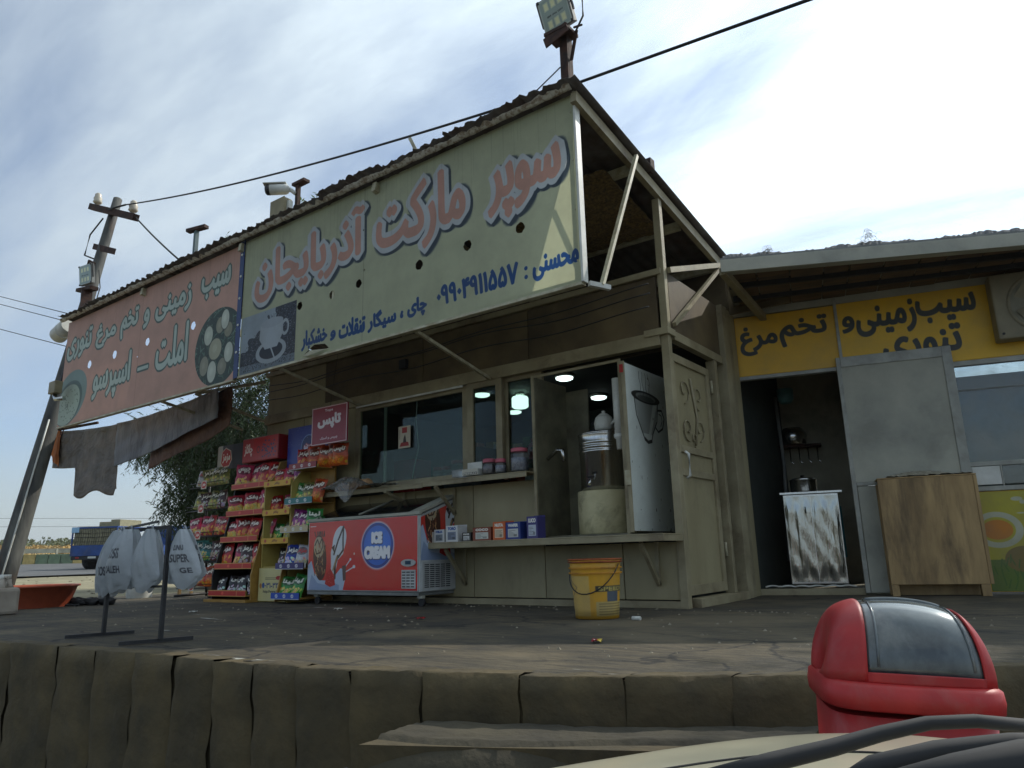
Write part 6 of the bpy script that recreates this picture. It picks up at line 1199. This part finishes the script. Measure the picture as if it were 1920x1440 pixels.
# side grille with real slots, front grille, control panel
sg = BX('side_grille', M['fwhite'], fz, FX1+.001, FY0+.02, .14, FX1+.012, FY1-.02, .405)
m = MB()
for i in range(5):
    for j in range(12): m.box(FX1+.0125, FY0+.05+.075*i, .17+.0185*j, FX1+.014, FY0+.11+.075*i, .179+.0185*j)
for i in range(2):
    for j in range(12): m.box(FX1+.0125, FY0+.5+.06*i, .17+.0185*j, FX1+.014, FY0+.545+.06*i, .179+.0185*j)
tag(m.build('grille_slots', M['black'], sg), kind='stuff')
fg = BX('front_grille', M['fwhite'], fz, -5.09, FY0-.02, .165, -4.91, FY0-.0136, .335); m = MB()
for i in range(3):
    for j in range(6): m.box(-5.082+.057*i, FY0-.0215, .176+.0265*j, -5.038+.057*i, FY0-.0201, .187+.0265*j)
tag(m.build('grille_slots', M['black'], fg), kind='stuff')
cpn = MB().lathe([(.095, 0), (.095, .012)], (-5.0, FY0-.026, .40), 20, 'y', sy=.36).build('control_panel', M['fwhite'], fz); MB().box(-5.035, FY0-.03, .385, -4.965, FY0-.0265, .418).build('display', pm('dark_blue_display', lin((30, 66, 90))), cpn)
# top: grey rim, tinted sliding glass lids, end cap
m = MB(); m.box(FX0-.012, FY0-.022, .842, FX1+.015, FY0+.01, .872); m.build('front_rim', M['zinc'], fz, bev=.004)
def slp(y): return .852+(y-FY0)*(.18/.52)
for a, b, dz_, nm in ((FX0+.03, -5.72, .012, 'glass_lid'), (-5.76, FX1-.14, .024, 'glass_lid')):
    m = MB(); m.add([(a, FY0+.02, slp(FY0+.02)+dz_), (b, FY0+.02, slp(FY0+.02)+dz_), (b, FY1-.1, slp(FY1-.1)+dz_), (a, FY1-.1, slp(FY1-.1)+dz_)], [(0, 1, 2, 3)]); m.build(nm, pm('dark_glass', (.012, .014, .016), None, 5, .08, spec=.8), fz, solid=.006)
MB().bar((-5.74, FY0+.02, slp(FY0+.02)+.03), (-5.74, FY1-.1, slp(FY1-.1)+.03), .022, .012).build('lid_handle', M['zinc'], fz)
m = MB(); m.prism([(FY0-.02, .845), (FY0-.02, .875), (FY0+.50, 1.06), (FY1, 1.06), (FY1, 1.03), (FY0+.5, 1.03)], FX1-.13, FX1+.016, 'x'); m.build('end_cap', M['zinc'], fz, bev=.004)
for x in (FX0+.12, FX1-.02):
    for y in (FY0+.04, FY1-.08):
        c_ = MB().box(x-.03, y-.02, .075, x+.03, y+.02, .10).build('caster_fork', M['zinc'], fz); MB().lathe([(.036, -.014), (.036, .014)], (x+.01, y, .038), 16, 'y').build('wheel', M['rubber'], c_)

# ================================================================== product boxes on the lower shelf
pbx = (('white', -4.93, .16, .10, 'white display carton with red corner, leftmost on the lower shelf', (196, 190, 180), (180, 40, 36)), ('w', -4.78, .13, .12, 'white torn topped carton printed in grey, second on the lower shelf', (206, 206, 204), (120, 130, 140)),
       ('w', -4.62, .15, .15, 'taller white torn carton, third on the lower shelf', (210, 210, 208), (120, 130, 150)), ('k', -4.44, .11, .08, 'small black carton with white label on the lower shelf', (40, 38, 38), (200, 200, 196)),
       ('r', -4.26, .21, .12, 'dark orange striped carton with white price label, middle of the lower shelf', (130, 60, 34), (206, 206, 196)), ('o', -4.06, .14, .16, 'bright orange open carton with white tongue on the lower shelf', (206, 96, 36), (222, 200, 170)),
       ('b', -3.90, .17, .15, 'navy blue wafer carton with large white label on the lower shelf', (34, 56, 130), (206, 206, 200)), ('p', -3.70, .11, .19, 'upright violet and white carton, rightmost on the lower shelf by the cabinet', (64, 60, 120), (190, 196, 206)))
for k, (kk, x, w_, h, lab, c1_, c2_) in enumerate(pbx):
    cv = Canvas(w_, h, 900, c1_); rr = random.Random(k); cv.rect(w_*.15, h*.12, w_*.85, h*.62, c2_)
    for i in range(6): cv.rect(w_*.2, h*(.18+.065*i), w_*(.4+.4*rr.random()), h*(.20+.065*i), tuple(int(v*.5) for v in c2_))
    for i in range(9): cv.rect(w_*(.55+.025*i), h*.16, w_*(.56+.025*i), h*.3, (30, 30, 30))
    cv.text(('PICO', 'MILK', 'TORO', 'MAX', 'COCO', 'NUTA', 'WAFER', 'LUCO')[k], w_*.15, h*.72, w_*.85, h*.92, (230, 226, 214) if k not in (1, 2) else (60, 90, 150), .003, persian=False)
    t = thing('display_carton', lab, 'carton', (x, 5.34, .58), R(rnd.uniform(-4, 4)), group='cartons on the lower shelf'); base = pm('card_%d' % k, lin(c1_), None, 8, .7)
    m = MB(); d_ = .13; e = .003
    m.box(-w_/2, -.06, 0, w_/2, -.06+e, h); m.box(-w_/2, d_-.06, 0, w_/2, d_-.06+e, h*1.06); m.box(-w_/2, -.06+e, 0, -w_/2+e, d_-.06, h); m.box(w_/2-e, -.06+e, 0, w_/2, d_-.06, h); m.box(-w_/2+e, -.06+e, 0, w_/2-e, d_-.06, e); m.build('carton_body', base, t, True)
    MB().quad((-w_/2+.001, -.0615, .001), (w_/2-.001, -.0615, .001), (w_/2-.001, -.0615, h-.001), (-w_/2+.001, -.0615, h-.001)).build('carton_print', printm('carton_print_%d' % k, cv, rough=.5), t, True)
    m = MB()
    for i in range(4): m.box(-w_/2+.01+i*w_/4.4, -.045, h*.5, -w_/2+.005+(i+.8)*w_/4.4, d_-.075, h*(.9+.05*(i % 2)))
    m.build('sweets', pm('sweets_%d' % (k % 3), lin(((150, 60, 40), (180, 170, 160), (50, 40, 70))[k % 3])), t, True)

# ================================================================== bucket, stand with carrier bags, jug, tub and clutter on the porch
bk = thing('bucket', 'dirty yellow plastic bucket with rust red rim standing before the lower panel', 'bucket', (-2.72, 4.65, 0))
cv = Canvas(1.0, .42, 330, (214, 158, 30)); cv.rect(.62, .02, .98, .30, (206, 170, 90)); cv.line([(.70, .24), (.80, .27), (.88, .22), (.80, .14), (.70, .1)], .01, (160, 130, 80)); cv.rect(.02, .19, .30, .23, (60, 54, 40)); cv.text('SPEEDY', .04, .195, .28, .225, (200, 180, 90), .002, persian=False); cv.rect(.10, .12, .20, .19, (70, 84, 100)); cv.rect(.02, .02, .30, .12, (190, 166, 100))
for i in range(5): cv.rect(.04, .03+.018*i, .28, .036+.018*i, (130, 110, 60))
cv.a = np.roll(cv.a, int(cv.W*.62), axis=1)
MB().grid(lambda u, v: ((-2.72+(.150+.03*v)*math.cos(2*math.pi*u+1.2)), 4.65+(.150+.03*v)*math.sin(2*math.pi*u+1.2), .004+.40*v), 40, 6).build('bucket_wall', printm('bucket_print', cv, rough=.5, dirt=.5), bk, solid=.004)
for z in (.31, .345, .385, .402): MB().lathe([(.178+.01, -.006), (.190+.008*(z > .38), 0), (.178+.01, .006)], (-2.72, 4.65, z), 36, close=False).build('rim_ring', pm('rust_orange_rim', lin((176, 92, 40)), lin((130, 66, 34)), 14, .7, grime=.6) if z > .38 else pm('bucket_yellow', lin((200, 140, 30)), lin((170, 116, 26)), 9, .6, grime=.5), bk)
MB().lathe([(.001, 0), (.148, 0)], (-2.72, 4.65, .006), 30, close=False).build('bucket_floor', MATS['bucket_yellow'], bk)
MB().tube([(-2.72-.19*math.cos(t_), 4.65-.19*math.sin(t_)*.25-.12*math.sin(t_), .37-.2*math.sin(t_)) for t_ in np.linspace(0, math.pi, 16)], .004, 5).build('wire_handle', M['darkiron'], bk)
tag(MB().tube([(-2.42, 4.6, .012), (-2.36, 4.6, .012)], .014, 8).build('bottle_cap', M['white']), 'tiny pale cap lying on the floor right of the yellow bucket', 'cap')

sd_ = thing('bag_stand', 'low dark metal stand with two T shaped feet holding carrier bags on the porch', 'stand', (-4.75, 2.36, 0))
Z1 = .665
A1, A2 = (-5.10, 2.40), (-4.32, 2.36)
for nm, (x, y) in (('post', A1), ('post', A2)):
    MB().bar((x, y, .025), (x, y, Z1), .022).build('post', M['darkiron'], sd_); MB().bar((x-.10, y-.19, .014), (x+.02, y+.19, .014), .022, .02).build('foot', M['darkiron'], sd_)
MB().bar((A1[0], A1[1], Z1), (A2[0], A2[1], Z1), .02).build('top_bar', M['darkiron'], sd_); MB().bar((A1[0], A1[1], .31), (A2[0], A2[1]+.01, .32), .014).build('lower_bar', M['darkiron'], sd_)
MB().bar((A1[0]+.12, A1[1]+.0, Z1+.016), (A2[0]+.02, A2[1]-.08, Z1+.03), .013).build('hanging_rod', M['darkiron'], sd_)
M['poly'] = pm('thin_white_polythene', lin((190, 196, 200)), lin((160, 166, 172)), 6, .35, transl=.45, bump=.6, bscale=9)
def carrier(x, y, z, w_, h, lean, seed, txt, lab, flat=.05):
    r = random.Random(seed); ph = [r.uniform(0, 6.28) for _ in range(8)]; cv = Canvas(.4, .4, 330, (200, 206, 210))
    for i, (s_, a, b, c, d) in enumerate(txt): cv.text(s_, a, b, c, d, (84, 86, 94), .002, persian=False)
    t = thing('carrier_bag', lab, 'plastic bag', (x, y, z-h), group='white carrier bags hung on the dark stand')
    mt = printm('carrier_print_%d' % seed, cv, rough=.3, transl=.5, dirt=.05, bump=.9, bscale=13)
    for sgn in (-1, 1):
        def fn(u, v, sgn=sgn):
            vv = v; wid = w_*(.14+.86*min(1, (1-vv)*1.25)**.75)*(1-.25*max(0, .18-v)/.18); th = flat*math.sin(math.pi*min(1, .06+u*.88))*(.3+.7*math.sin(math.pi*min(1, (1-vv)*.9+.06)))
            cr_ = .006*math.sin(u*11+ph[0]+3*v)+.009*abs(math.sin(u*16+ph[1]+2.5*v))*(.4+.6*v)+.004*math.sin(v*9+ph[2]+u*21)
            a = (u-.5)*wid; return (x+a+lean*(1-v)*h, y+sgn*(th+.002)+sgn*cr_*.7+a*.08, z-h*(1-v)+.012*math.sin(u*9+ph[3])*(v < .1)-.03*math.sin(math.pi*u)*(v < .15))
        MB().grid(fn, 30, 26).build('bag_side', mt, t)
    MB().tube([(x-.02, y, z-.01), (x, y, z+.02), (x+.02, y, z-.01)], .006, 5).build('bag_handle', M['poly'], t)
carrier(-4.93, 2.37, .665, .17, .37, -.42, 31, [], 'plain crumpled white carrier bag, leftmost on the dark stand', .085)
carrier(-4.82, 2.33, .665, .24, .37, -.34, 32, [('LSSOS', .12, .10, .28, .16)], 'white carrier bag with sideways black letters, second from the left on the stand', .085)
carrier(-4.68, 2.31, .665, .30, .35, -.24, 33, [('SOSIS', .12, .20, .30, .27), ('KALLEH', .12, .10, .30, .15)], 'white carrier bag printed with bold black letters, middle of the stand', .085)
carrier(-4.50, 2.35, .66, .34, .34, -.12, 34, [], 'plain flat white carrier bag hanging behind the right post of the stand', .06)
carrier(-4.25, 2.42, .65, .38, .31, .10, 35, [('DUNNU', .14, .24, .30, .28), ('SUPER', .12, .15, .33, .21), ('GE', .22, .07, .33, .11)], 'wide white carrier bag with black shop lettering blown out right of the stand', .05)
lt = MB(); rl = random.Random(17)
for k in range(420):
    x = rl.uniform(-10.5, 1.5); y = rl.uniform(2.6, 5.5) if rl.random() < .6 else 5.55-abs(rl.gauss(0, .12)); q = rl.uniform(.003, .011)
    if y < edge_y(x)+.1: continue
    lt.add([(x-q, y-q, 0), (x+q, y-q*.6, 0), (x+q*.7, y+q, 0), (x-q, y+q*.8, 0), (x, y, q*rl.uniform(.6, 1.3))], [(0, 1, 4), (1, 2, 4), (2, 3, 4), (3, 0, 4)])
tag(lt.build('grit', M['gravel']), kind='stuff')
for k, (x, y, a) in enumerate(((-5.4, 4.6, .3), (-3.9, 4.1, 1.2), (-2.0, 3.4, 2.0), (-6.6, 3.9, .9))):
    m = MB(); m.grid(lambda u, v: (x+(u-.5)*.07*math.cos(a)-(v-.5)*.05*math.sin(a), y+(u-.5)*.07*math.sin(a)+(v-.5)*.05*math.cos(a), .006+.012*abs(math.sin(u*5+v*3))), 6, 5)
    tag(m.build('wrapper', (M['white'], redc, MATS['snack_bag_print_yellow'], M['white'])[k], solid=.001), ('scrap of white paper on the porch floor before the freezer', 'red sweet wrapper on the porch floor between freezer and bucket', 'yellow sweet wrapper on the porch floor before the eatery door', 'scrap of white paper on the porch floor before the snack racks')[k], 'litter')
jg = thing('jerrycan', 'grimy white plastic jerrycan at the left edge of the picture', 'jerrycan', (-8.62, 3.02, 0))
M['dirtywhite'] = pm('dirty_translucent_white', lin((186, 176, 160)), lin((150, 140, 126)), 3, .5, grime=.5, gcol=(.12, .1, .08))
MB().box(-8.86, 2.90, .0, -8.45, 3.14, .26).build('can_body', M['dirtywhite'], jg, bev=.035); MB().lathe([(.17, 0), (.13, .04), (.12, .09)], (-8.65, 3.02, .25), 20, sy=.7).build('can_shoulder', M['dirtywhite'], jg); MB().lathe([(.105, 0), (.105, .05)], (-8.66, 3.02, .335), 20, sy=.8).build('can_cap', M['white'], jg)
MB().tube([(-8.56, 3.02, .36), (-8.50, 3.02, .36), (-8.49, 3.02, .28), (-8.53, 3.02, .26)], .014, 8).build('can_handle', M['dirtywhite'], jg)
tb = thing('wash_tub', 'wide shallow red brown plastic tub beside the white jerrycan', 'tub', (-9.75, 3.68, 0)); M['tub'] = pm('terracotta_plastic', lin((176, 86, 56)), lin((150, 70, 46)), 5, .5, grime=.25)
MB().lathe([(.40, 0), (.47, .22), (.50, .225), (.50, .245), (.46, .24), (.39, .015), (.001, .012)], (-9.75, 3.72, 0), 40, close=False).build('tub_wall', M['tub'], tb)
sh = thing('shoes', 'dark jumble of shoes and rope on the porch floor right of the tub', 'shoes', (-9.3, 4.2, 0))
for k, (x, y, sx) in enumerate(((-9.5, 4.12, .2), (-9.3, 4.2, .16), (-9.12, 4.3, .14))): blob((x, y, .04), sx, .08, .045, 60+k).build('shoe', M['rubber'], sh)
blob((-9.2, 4.32, .08), .14, .07, .05, 66).build('rag', M['grey'], sh); MB().tube([(-9.7+.5*i/16, 4.0+.05*math.sin(i), .015) for i in range(17)], .012, 6).build('rope', M['rubber'], sh)
wbk = thing('white_bucket', 'small white bucket standing behind the hanging carrier bags', 'bucket', (-10.45, 5.3, 0)); MB().lathe([(.16, .0), (.19, .30), (.20, .31), (.18, .31), (.15, .02), (.001, .015)], (-10.45, 5.35, .0), 28, close=False).build('pail', M['white'], wbk)
tl = thing('low_bench', 'low rough wooden bench behind the carrier bags at the porch corner', 'bench', (-9.9, 5.9, 0))
BX('seat', M['ply'], tl, -10.3, 5.8, .32, -9.45, 6.05, .36)
for x in (-10.25, -9.5):
    for y in (5.82, 6.0): MB().bar((x, y, 0), (x+.03, y, .32), .035).build('leg', M['ply'], tl)

# ================================================================== LORRY, BARRIERS, FAR FIELD
TR = (-38.3, 16.1); gz = float(ground_z(TR[0], TR[1]))+.03
tk = thing('lorry', 'blue flatbed lorry loaded with wrapped cartons seen from behind on the road', 'lorry', (TR[0], TR[1], gz), R(28))
M['tblue'] = pm('lorry_blue', lin((32, 72, 138)), lin((26, 58, 112)), 3, .45, grime=.35, gcol=(.1, .09, .08))
def tkb(nm, mat, *b, bev=.01): return MB().box(*b).build(nm, mat, tk, True, bev)
tkb('tailgate', M['tblue'], 0, 0, .62, 2.4, .06, 1.12); tkb('side_board', M['tblue'], 0, .061, .62, .05, 5.2, 1.12); tkb('side_board', M['tblue'], 2.35, .061, .62, 2.4, 5.2, 1.12); tkb('deck', M['darkiron'], .051, .061, .6, 2.349, 5.2, .64)
for x in (.0, 2.34): tkb('corner_post', M['tblue'], x, -.01, 1.121, x+.06, .05, 1.9)
tkb('top_rail', M['tblue'], 0, -.012, 1.9, 2.4, .05, 1.98); tkb('side_rail', M['tblue'], 0, .051, 1.9, .06, 5.2, 1.98); tkb('side_rail', M['tblue'], 2.34, .051, 1.9, 2.4, 5.2, 1.98)
tkb('corner_cap', pm('pale_blue_paint', lin((150, 190, 220))), -.015, -.03, 1.72, .38, -.013, 1.97)
tkb('bumper', M['darkiron'], .1, -.04, .44, 2.3, .04, .60); tkb('number_plate', M['white'], 1.0, -.055, .5, 1.42, -.041, .59)
for x in (.35, 2.0): tkb('tail_light', redc, x, -.06, .5, x+.18, -.041, .58)
for x in (.35, 1.9): 
    for y in (1.0, 4.4): MB().tube([(x-.12, y, .45), (x+.2, y, .45)], .45, 24).build('wheel', M['rubber'], tk, True)
tkb('axle_box', M['darkiron'], .6, .5, .35, 1.8, 5, .6); tkb('cab', M['tblue'], .15, 5.4, .5, 2.25, 7.0, 2.2)
carton = pm('shipping_carton', lin((150, 144, 116)), lin((128, 124, 100)), 8, .8)
net = MB()
for i in range(6):
    for j in range(2): tkb('carton', carton, .08+.375*i, .08, 1.125+.38*j, .08+.375*i+.36, .5, 1.125+.38*j+.37, bev=.008)
for i, (a, b, h) in enumerate(((1.25, 1.85, .32), (1.86, 2.34, .42), (.1, 1.2, .12))): tkb('carton', carton, a, .2, 1.885, b, 1.8, 1.885+h)
for x in np.arange(.1, 2.35, .12): net.tube([(x, .0, 1.13), (x+.02*math.sin(x*9), .07, 1.6), (x, .0, 1.9)], .009, 4)
for z in (1.3, 1.5, 1.7): net.tube([(.05, .03, z), (1.2, .04, z-.03), (2.35, .03, z)], .009, 4)
net.build('cargo_net', M['black'], tk, True)
# row of painted concrete blocks
bgreen = pm('green_block_paint', lin((110, 128, 100)), lin((90, 104, 84)), 3, .8, grime=.5); byel = pm('yellow_block_paint', lin((190, 168, 104)), lin((160, 140, 88)), 3, .8, grime=.5)
NTH = 'first second third fourth fifth sixth seventh eighth ninth tenth eleventh twelfth thirteenth fourteenth fifteenth sixteenth seventeenth eighteenth nineteenth twentieth twenty-first twenty-second twenty-third twenty-fourth twenty-fifth twenty-sixth twenty-seventh twenty-eighth twenty-ninth thirtieth thirty-first'.split()
cols = 'gggygggyggggyyggyggggygggyggg'
pa, pb2 = Vector((-51.5, 17.3)), Vector((-41.0, 33.5))
bd = (pb2-pa).normalized(); bang = math.atan2(bd.y, bd.x); n_b = int((pb2-pa).length/.66)
for k in range(n_b):
    p = pa+bd*(k*.66); z = float(ground_z(p.x, p.y)); g_ = cols[k % len(cols)] == 'g'
    m = MB(); m.prism([(-.24, 0), (.24, 0), (.17, .30), (.13, .62), (-.13, .62), (-.17, .30)], -.315, .315, 'x'); c_, s_ = math.cos(bang), math.sin(bang); m.v = [(p.x+a*c_-b*s_, p.y+a*s_+b*c_, z-.02+q) for a, b, q in m.v]
    tag(m.build('barrier_block', bgreen if g_ else byel, bev=.02), '%s painted concrete block, %s from the left in the far roadside row' % ('green' if g_ else 'yellow', NTH[k]), 'barrier', 'painted blocks along the far roadside')
gr = thing('guard_rail', 'pale steel guard rail running behind the row of painted blocks', 'guard rail', (-56, 20, 1))
ra, rb = Vector((-70, -2)), Vector((-47, 45)); rn = 26
pts = [Vector((ra.lerp(rb, i/rn).x, ra.lerp(rb, i/rn).y, float(ground_z(*ra.lerp(rb, i/rn)))+.72)) for i in range(rn+1)]
m = MB()
for a, b in zip(pts[:-1], pts[1:]): m.bar(a, b, .06, .32)
m.build('rail', M['zinc'], gr)
for p in pts: MB().bar((p.x+.1, p.y, p.z-.75), (p.x+.1, p.y, p.z+.15), .12).build('post', M['zinc'], gr)
# far line of bushes and scrub (cannot be counted)
def scrub(n, seed, fpos, hh, mat, nm):
    r = random.Random(seed); m = MB(); vs = []; fs = []
    for k in range(n):
        x, y, s_ = fpos(r); z = float(ground_z(x, y)); 
        for j in range(46):
            a = r.uniform(0, 6.28); q = r.random()**.5; h = r.random(); c = Vector((x+s_*q*math.cos(a)*(1-.5*h), y+s_*q*math.sin(a)*(1-.5*h), z+hh*s_*h)); d = Vector((r.uniform(-1, 1), r.uniform(-1, 1), r.uniform(.2, 1.2))).normalized()*s_*.30; e = d.cross(Vector((r.uniform(-1, 1), r.uniform(-1, 1), .2))).normalized()*s_*.11
            b = len(vs); vs += [c, c+d*.5+e, c+d, c+d*.5-e]; fs.append((b, b+1, b+2, b+3))
    m.v = [tuple(v) for v in vs]; m.f = fs; m.sm = [False]*len(fs); return tag(m.build(nm, mat), kind='stuff')
M['scrub'] = pm('scrub_leaf', lin((104, 110, 74)), lin((76, 84, 56)), .3, .9)
M['drygrass'] = pm('dry_grass', lin((200, 170, 112)), lin((150, 126, 84)), .4, .95)
def fp1(r): t_ = r.random(); d = r.uniform(190, 290); az = R(148-30*1+t_*55); return (-d*abs(math.cos(az-R(0))) if False else d*math.cos(az), d*math.sin(az), r.uniform(1.2, 2.7))
scrub(620, 5, fp1, 1.0, M['scrub'], 'bushes')
def fp2(r): d = r.uniform(75, 190); az = R(118+r.random()*60); return (d*math.cos(az), d*math.sin(az), r.uniform(.5, 1.3))
scrub(900, 6, fp2, .55, M['drygrass'], 'dry_grass')
def fp3(r): d = r.uniform(14, 34); az = R(128+r.random()*45); return (d*math.cos(az), d*math.sin(az), r.uniform(.02, .05))
scrub(220, 8, fp3, .5, M['gravel'], 'gravel')
tag(MB().lathe([(.02, 0), (.045, .02), (.04, .07), (.015, .1)], (-11.9, 5.0, -.03), 10).build('paper_scrap', M['white']), 'small white scrap of litter on the dry ground beyond the tub', 'litter')
for k, dz_ in enumerate((0, 1.3)):
    p = [Vector((-170, -40, 7.6+dz_)), Vector((-95, 130, 7.4+dz_))]; tag(MB().tube(sag(p[0], p[1], 24, .8), .022, 4).build('power_line', M['rubber']), ('lower', 'upper')[k]+' of the two faint power lines over the far field', 'wire')

# ================================================================== RED LITTER BIN and the car in the foreground
BC = Vector((-.425, 2.06, -.79)); bn = thing('litter_bin', 'big red plastic litter bin with domed hood and scratched grey flap behind the car bonnet', 'bin', BC, R(22))
bn.rotation_euler = (0, R(3), R(24)); bn.scale = (.84, .86, 1)
M['binred'] = pm('faded_red_plastic', lin((184, 44, 42)), lin((150, 32, 34)), 4, .48, grime=.45, gcol=(.30, .14, .12), gscale=5, bump=.1, bscale=30)
def sq(t_, e): return math.copysign(abs(math.cos(t_))**e, math.cos(t_)), math.copysign(abs(math.sin(t_))**e, math.sin(t_))
def ring(hx, hy, z, n=48, e=.42): return [(hx*sq(2*math.pi*i/n, e)[0], hy*sq(2*math.pi*i/n, e)[1], z) for i in range(n)]
def loft(rings, caps=True):
    m = MB(); n = len(rings[0]); m.add([p for r_ in rings for p in r_], [(i*n+k, i*n+(k+1) % n, (i+1)*n+(k+1) % n, (i+1)*n+k) for i in range(len(rings)-1) for k in range(n)], True)
    if caps: m.f += [tuple(range(n))[::-1], tuple(range((len(rings)-1)*n, len(rings)*n))]; m.sm += [False, False]
    return m
loft([ring(.19, .16, .0), ring(.20, .17, .02), ring(.212, .19, .86)]).build('bin_body', M['binred'], bn, True)
loft([ring(.218, .196, .872), ring(.230, .207, .877), ring(.233, .209, .90), ring(.229, .206, .923), ring(.215, .19, .932)]).build('flange', M['binred'], bn, True)
def dome(s0, s1, k, yk, a0=0, a1=math.pi):
    t0_, t1_ = math.asin(s0), math.asin(s1)
    def fn(u, v):
        th = t0_+(t1_-t0_)*u; s_ = math.sin(th); a = a0+(a1-a0)*v; q = max(0, math.cos(th))**.27; w_ = .215*(1-.13*math.sin(a)**1.5)
        return (s_*w_, -.185*yk*math.copysign(abs(math.cos(a))**.8, math.cos(a))*(.12+.88*q), .93+.182*k*math.sin(a)**.75*q)
    return fn
MB().grid(dome(-1, -.55, 1, 1), 14, 40).build('hood_cheek', M['binred'], bn, True, solid=.006)
MB().grid(dome(.80, 1, 1, 1), 10, 40).build('hood_cheek', M['binred'], bn, True, solid=.006)
MB().grid(dome(-.555, .805, 1, 1, 2.2, math.pi), 14, 14).build('hood_back', M['binred'], bn, True, solid=.006)
MB().grid(dome(-.555, .805, 1, 1, 0, .07), 14, 6).build('hood_lip', M['binred'], bn, True, solid=.006)
M['flap'] = pm('scratched_grey_flap', lin((112, 120, 120)), lin((58, 64, 66)), 5, .18, grime=.5, gcol=(.28, .28, .26), gscale=4, coat=.6)
MB().grid(dome(-.55, .80, .965, .96, .06, 2.2), 24, 34).build('flap', M['flap'], bn, True, solid=.004)
MB().tube([dome(-.55, .80, .985, .985)(u, v) for u, v in [(.12+.76*i/14, .50) for i in range(15)]], .005, 6).build('flap_rib', M['flap'], bn, True)
for u in (.1, .9): MB().tube([dome(-.55, .80, .98, .98)(u, .04+.46*i/10) for i in range(11)], .004, 6).build('flap_rib', M['flap'], bn, True)

CA, CR = Vector((.45, .893, 0)).normalized(), Vector((.893, -.45, 0)).normalized()
car = thing('car', 'cream coloured car bonnet with black wiper arms at the bottom right of the picture', 'car', tuple(CA*.8-CR*.33+Vector((0, 0, -.8))))
def CP(r_, a, z): p = CR*r_+CA*a; return (p.x, p.y, z)
def hood(u, v):
    t_ = math.pi*u; e = .42; cx_ = math.copysign(abs(math.cos(t_))**e, math.cos(t_)); sy_ = abs(math.sin(t_))**e
    if v < .8: rho = v/.8*.97; z = .136-.030*rho**2-.02*rho**8
    else: w_ = (v-.8)/.2; rho = .97+.05*math.sin(w_*math.pi/2); z = .086-.55*w_**1.6
    return CP(-.33-.90*cx_*rho*1.0, .28+1.22*sy_*rho, z)
M['carpaint'] = pm('dusty_cream_car_paint', lin((176, 170, 146)), lin((158, 152, 130)), 2, .35, grime=.35, gcol=(.35, .32, .24), gscale=6, coat=.4)
MB().grid(hood, 72, 50).build('bonnet', M['carpaint'], car)
MB().tube([tuple(Vector(hood(u, .63))+Vector((0, 0, .0012))) for u in np.linspace(.01, .99, 60)], .0022, 5).build('bonnet_seam_crease', M['rubber'], car)  # dark tube for the bonnet gap, standing in for a reflecting crease
MB().add([CP(-1.15, .22, .13), CP(.5, .22, .13), CP(.5, .30, .15), CP(-1.15, .30, .15)], [(0, 1, 2, 3)]).build('scuttle_panel', M['black'], car, solid=.01)
for r_ in (-1.12, .46): MB().tube([CP(r_-.09, .85, -.5), CP(r_+.09, .85, -.5)], .3, 28).build('wheel', M['rubber'], car)
MB().bar(CP(-1.1, 1.46, -.42), CP(.44, 1.46, -.42), .16, .2).build('bumper', M['carpaint'], car, bev=.03)
def pxd(u, v, D): d = Vector(cm @ Vector((u-960, -(v-720), -1365))).normalized(); return EYE+d*D
wp = [pxd(1330, 1462, .60), pxd(1450, 1428, .62), pxd(1560, 1402, .64), pxd(1650, 1376, .66), pxd(1740, 1356, .68), pxd(1830, 1352, .70), pxd(1980, 1366, .74)]
wi = MB().tube(wp, [.007, .0065, .006, .0055, .005, .005, .005], 10).build('wiper_arm', M['rubber'], car)
w2 = [pxd(1590, 1470, .60), pxd(1640, 1440, .60), pxd(1760, 1412, .62), pxd(1900, 1398, .64), pxd(2050, 1396, .66)]
MB().tube(w2, [.007, .008, .008, .008, .007], 10).build('wiper_arm', M['rubber'], car)
MB().tube([pxd(1600, 1500, .57), pxd(1800, 1456, .58), pxd(1930, 1432, .60), pxd(2060, 1420, .62)], [.010, .013, .014, .012], 10).build('wiper_blade', M['rubber'], car)

# ================================================================== dusty air over the plain
hzb = MB().box(-6400, -6400, -2.0, 6400, 6400, 215); hm = bpy.data.materials.new('dusty_air'); hm.use_nodes = True; hn = hm.node_tree.nodes; hn.remove(hn['Principled BSDF'])
pv = hn.new('ShaderNodeVolumePrincipled'); pv.inputs['Color'].default_value = (.86, .90, .92, 1); pv.inputs['Density'].default_value = 0.00027; pv.inputs['Anisotropy'].default_value = 0.2; hm.node_tree.links.new(pv.outputs[0], hn['Material Output'].inputs['Volume'])
tag(hzb.build('haze', hm), kind='stuff')
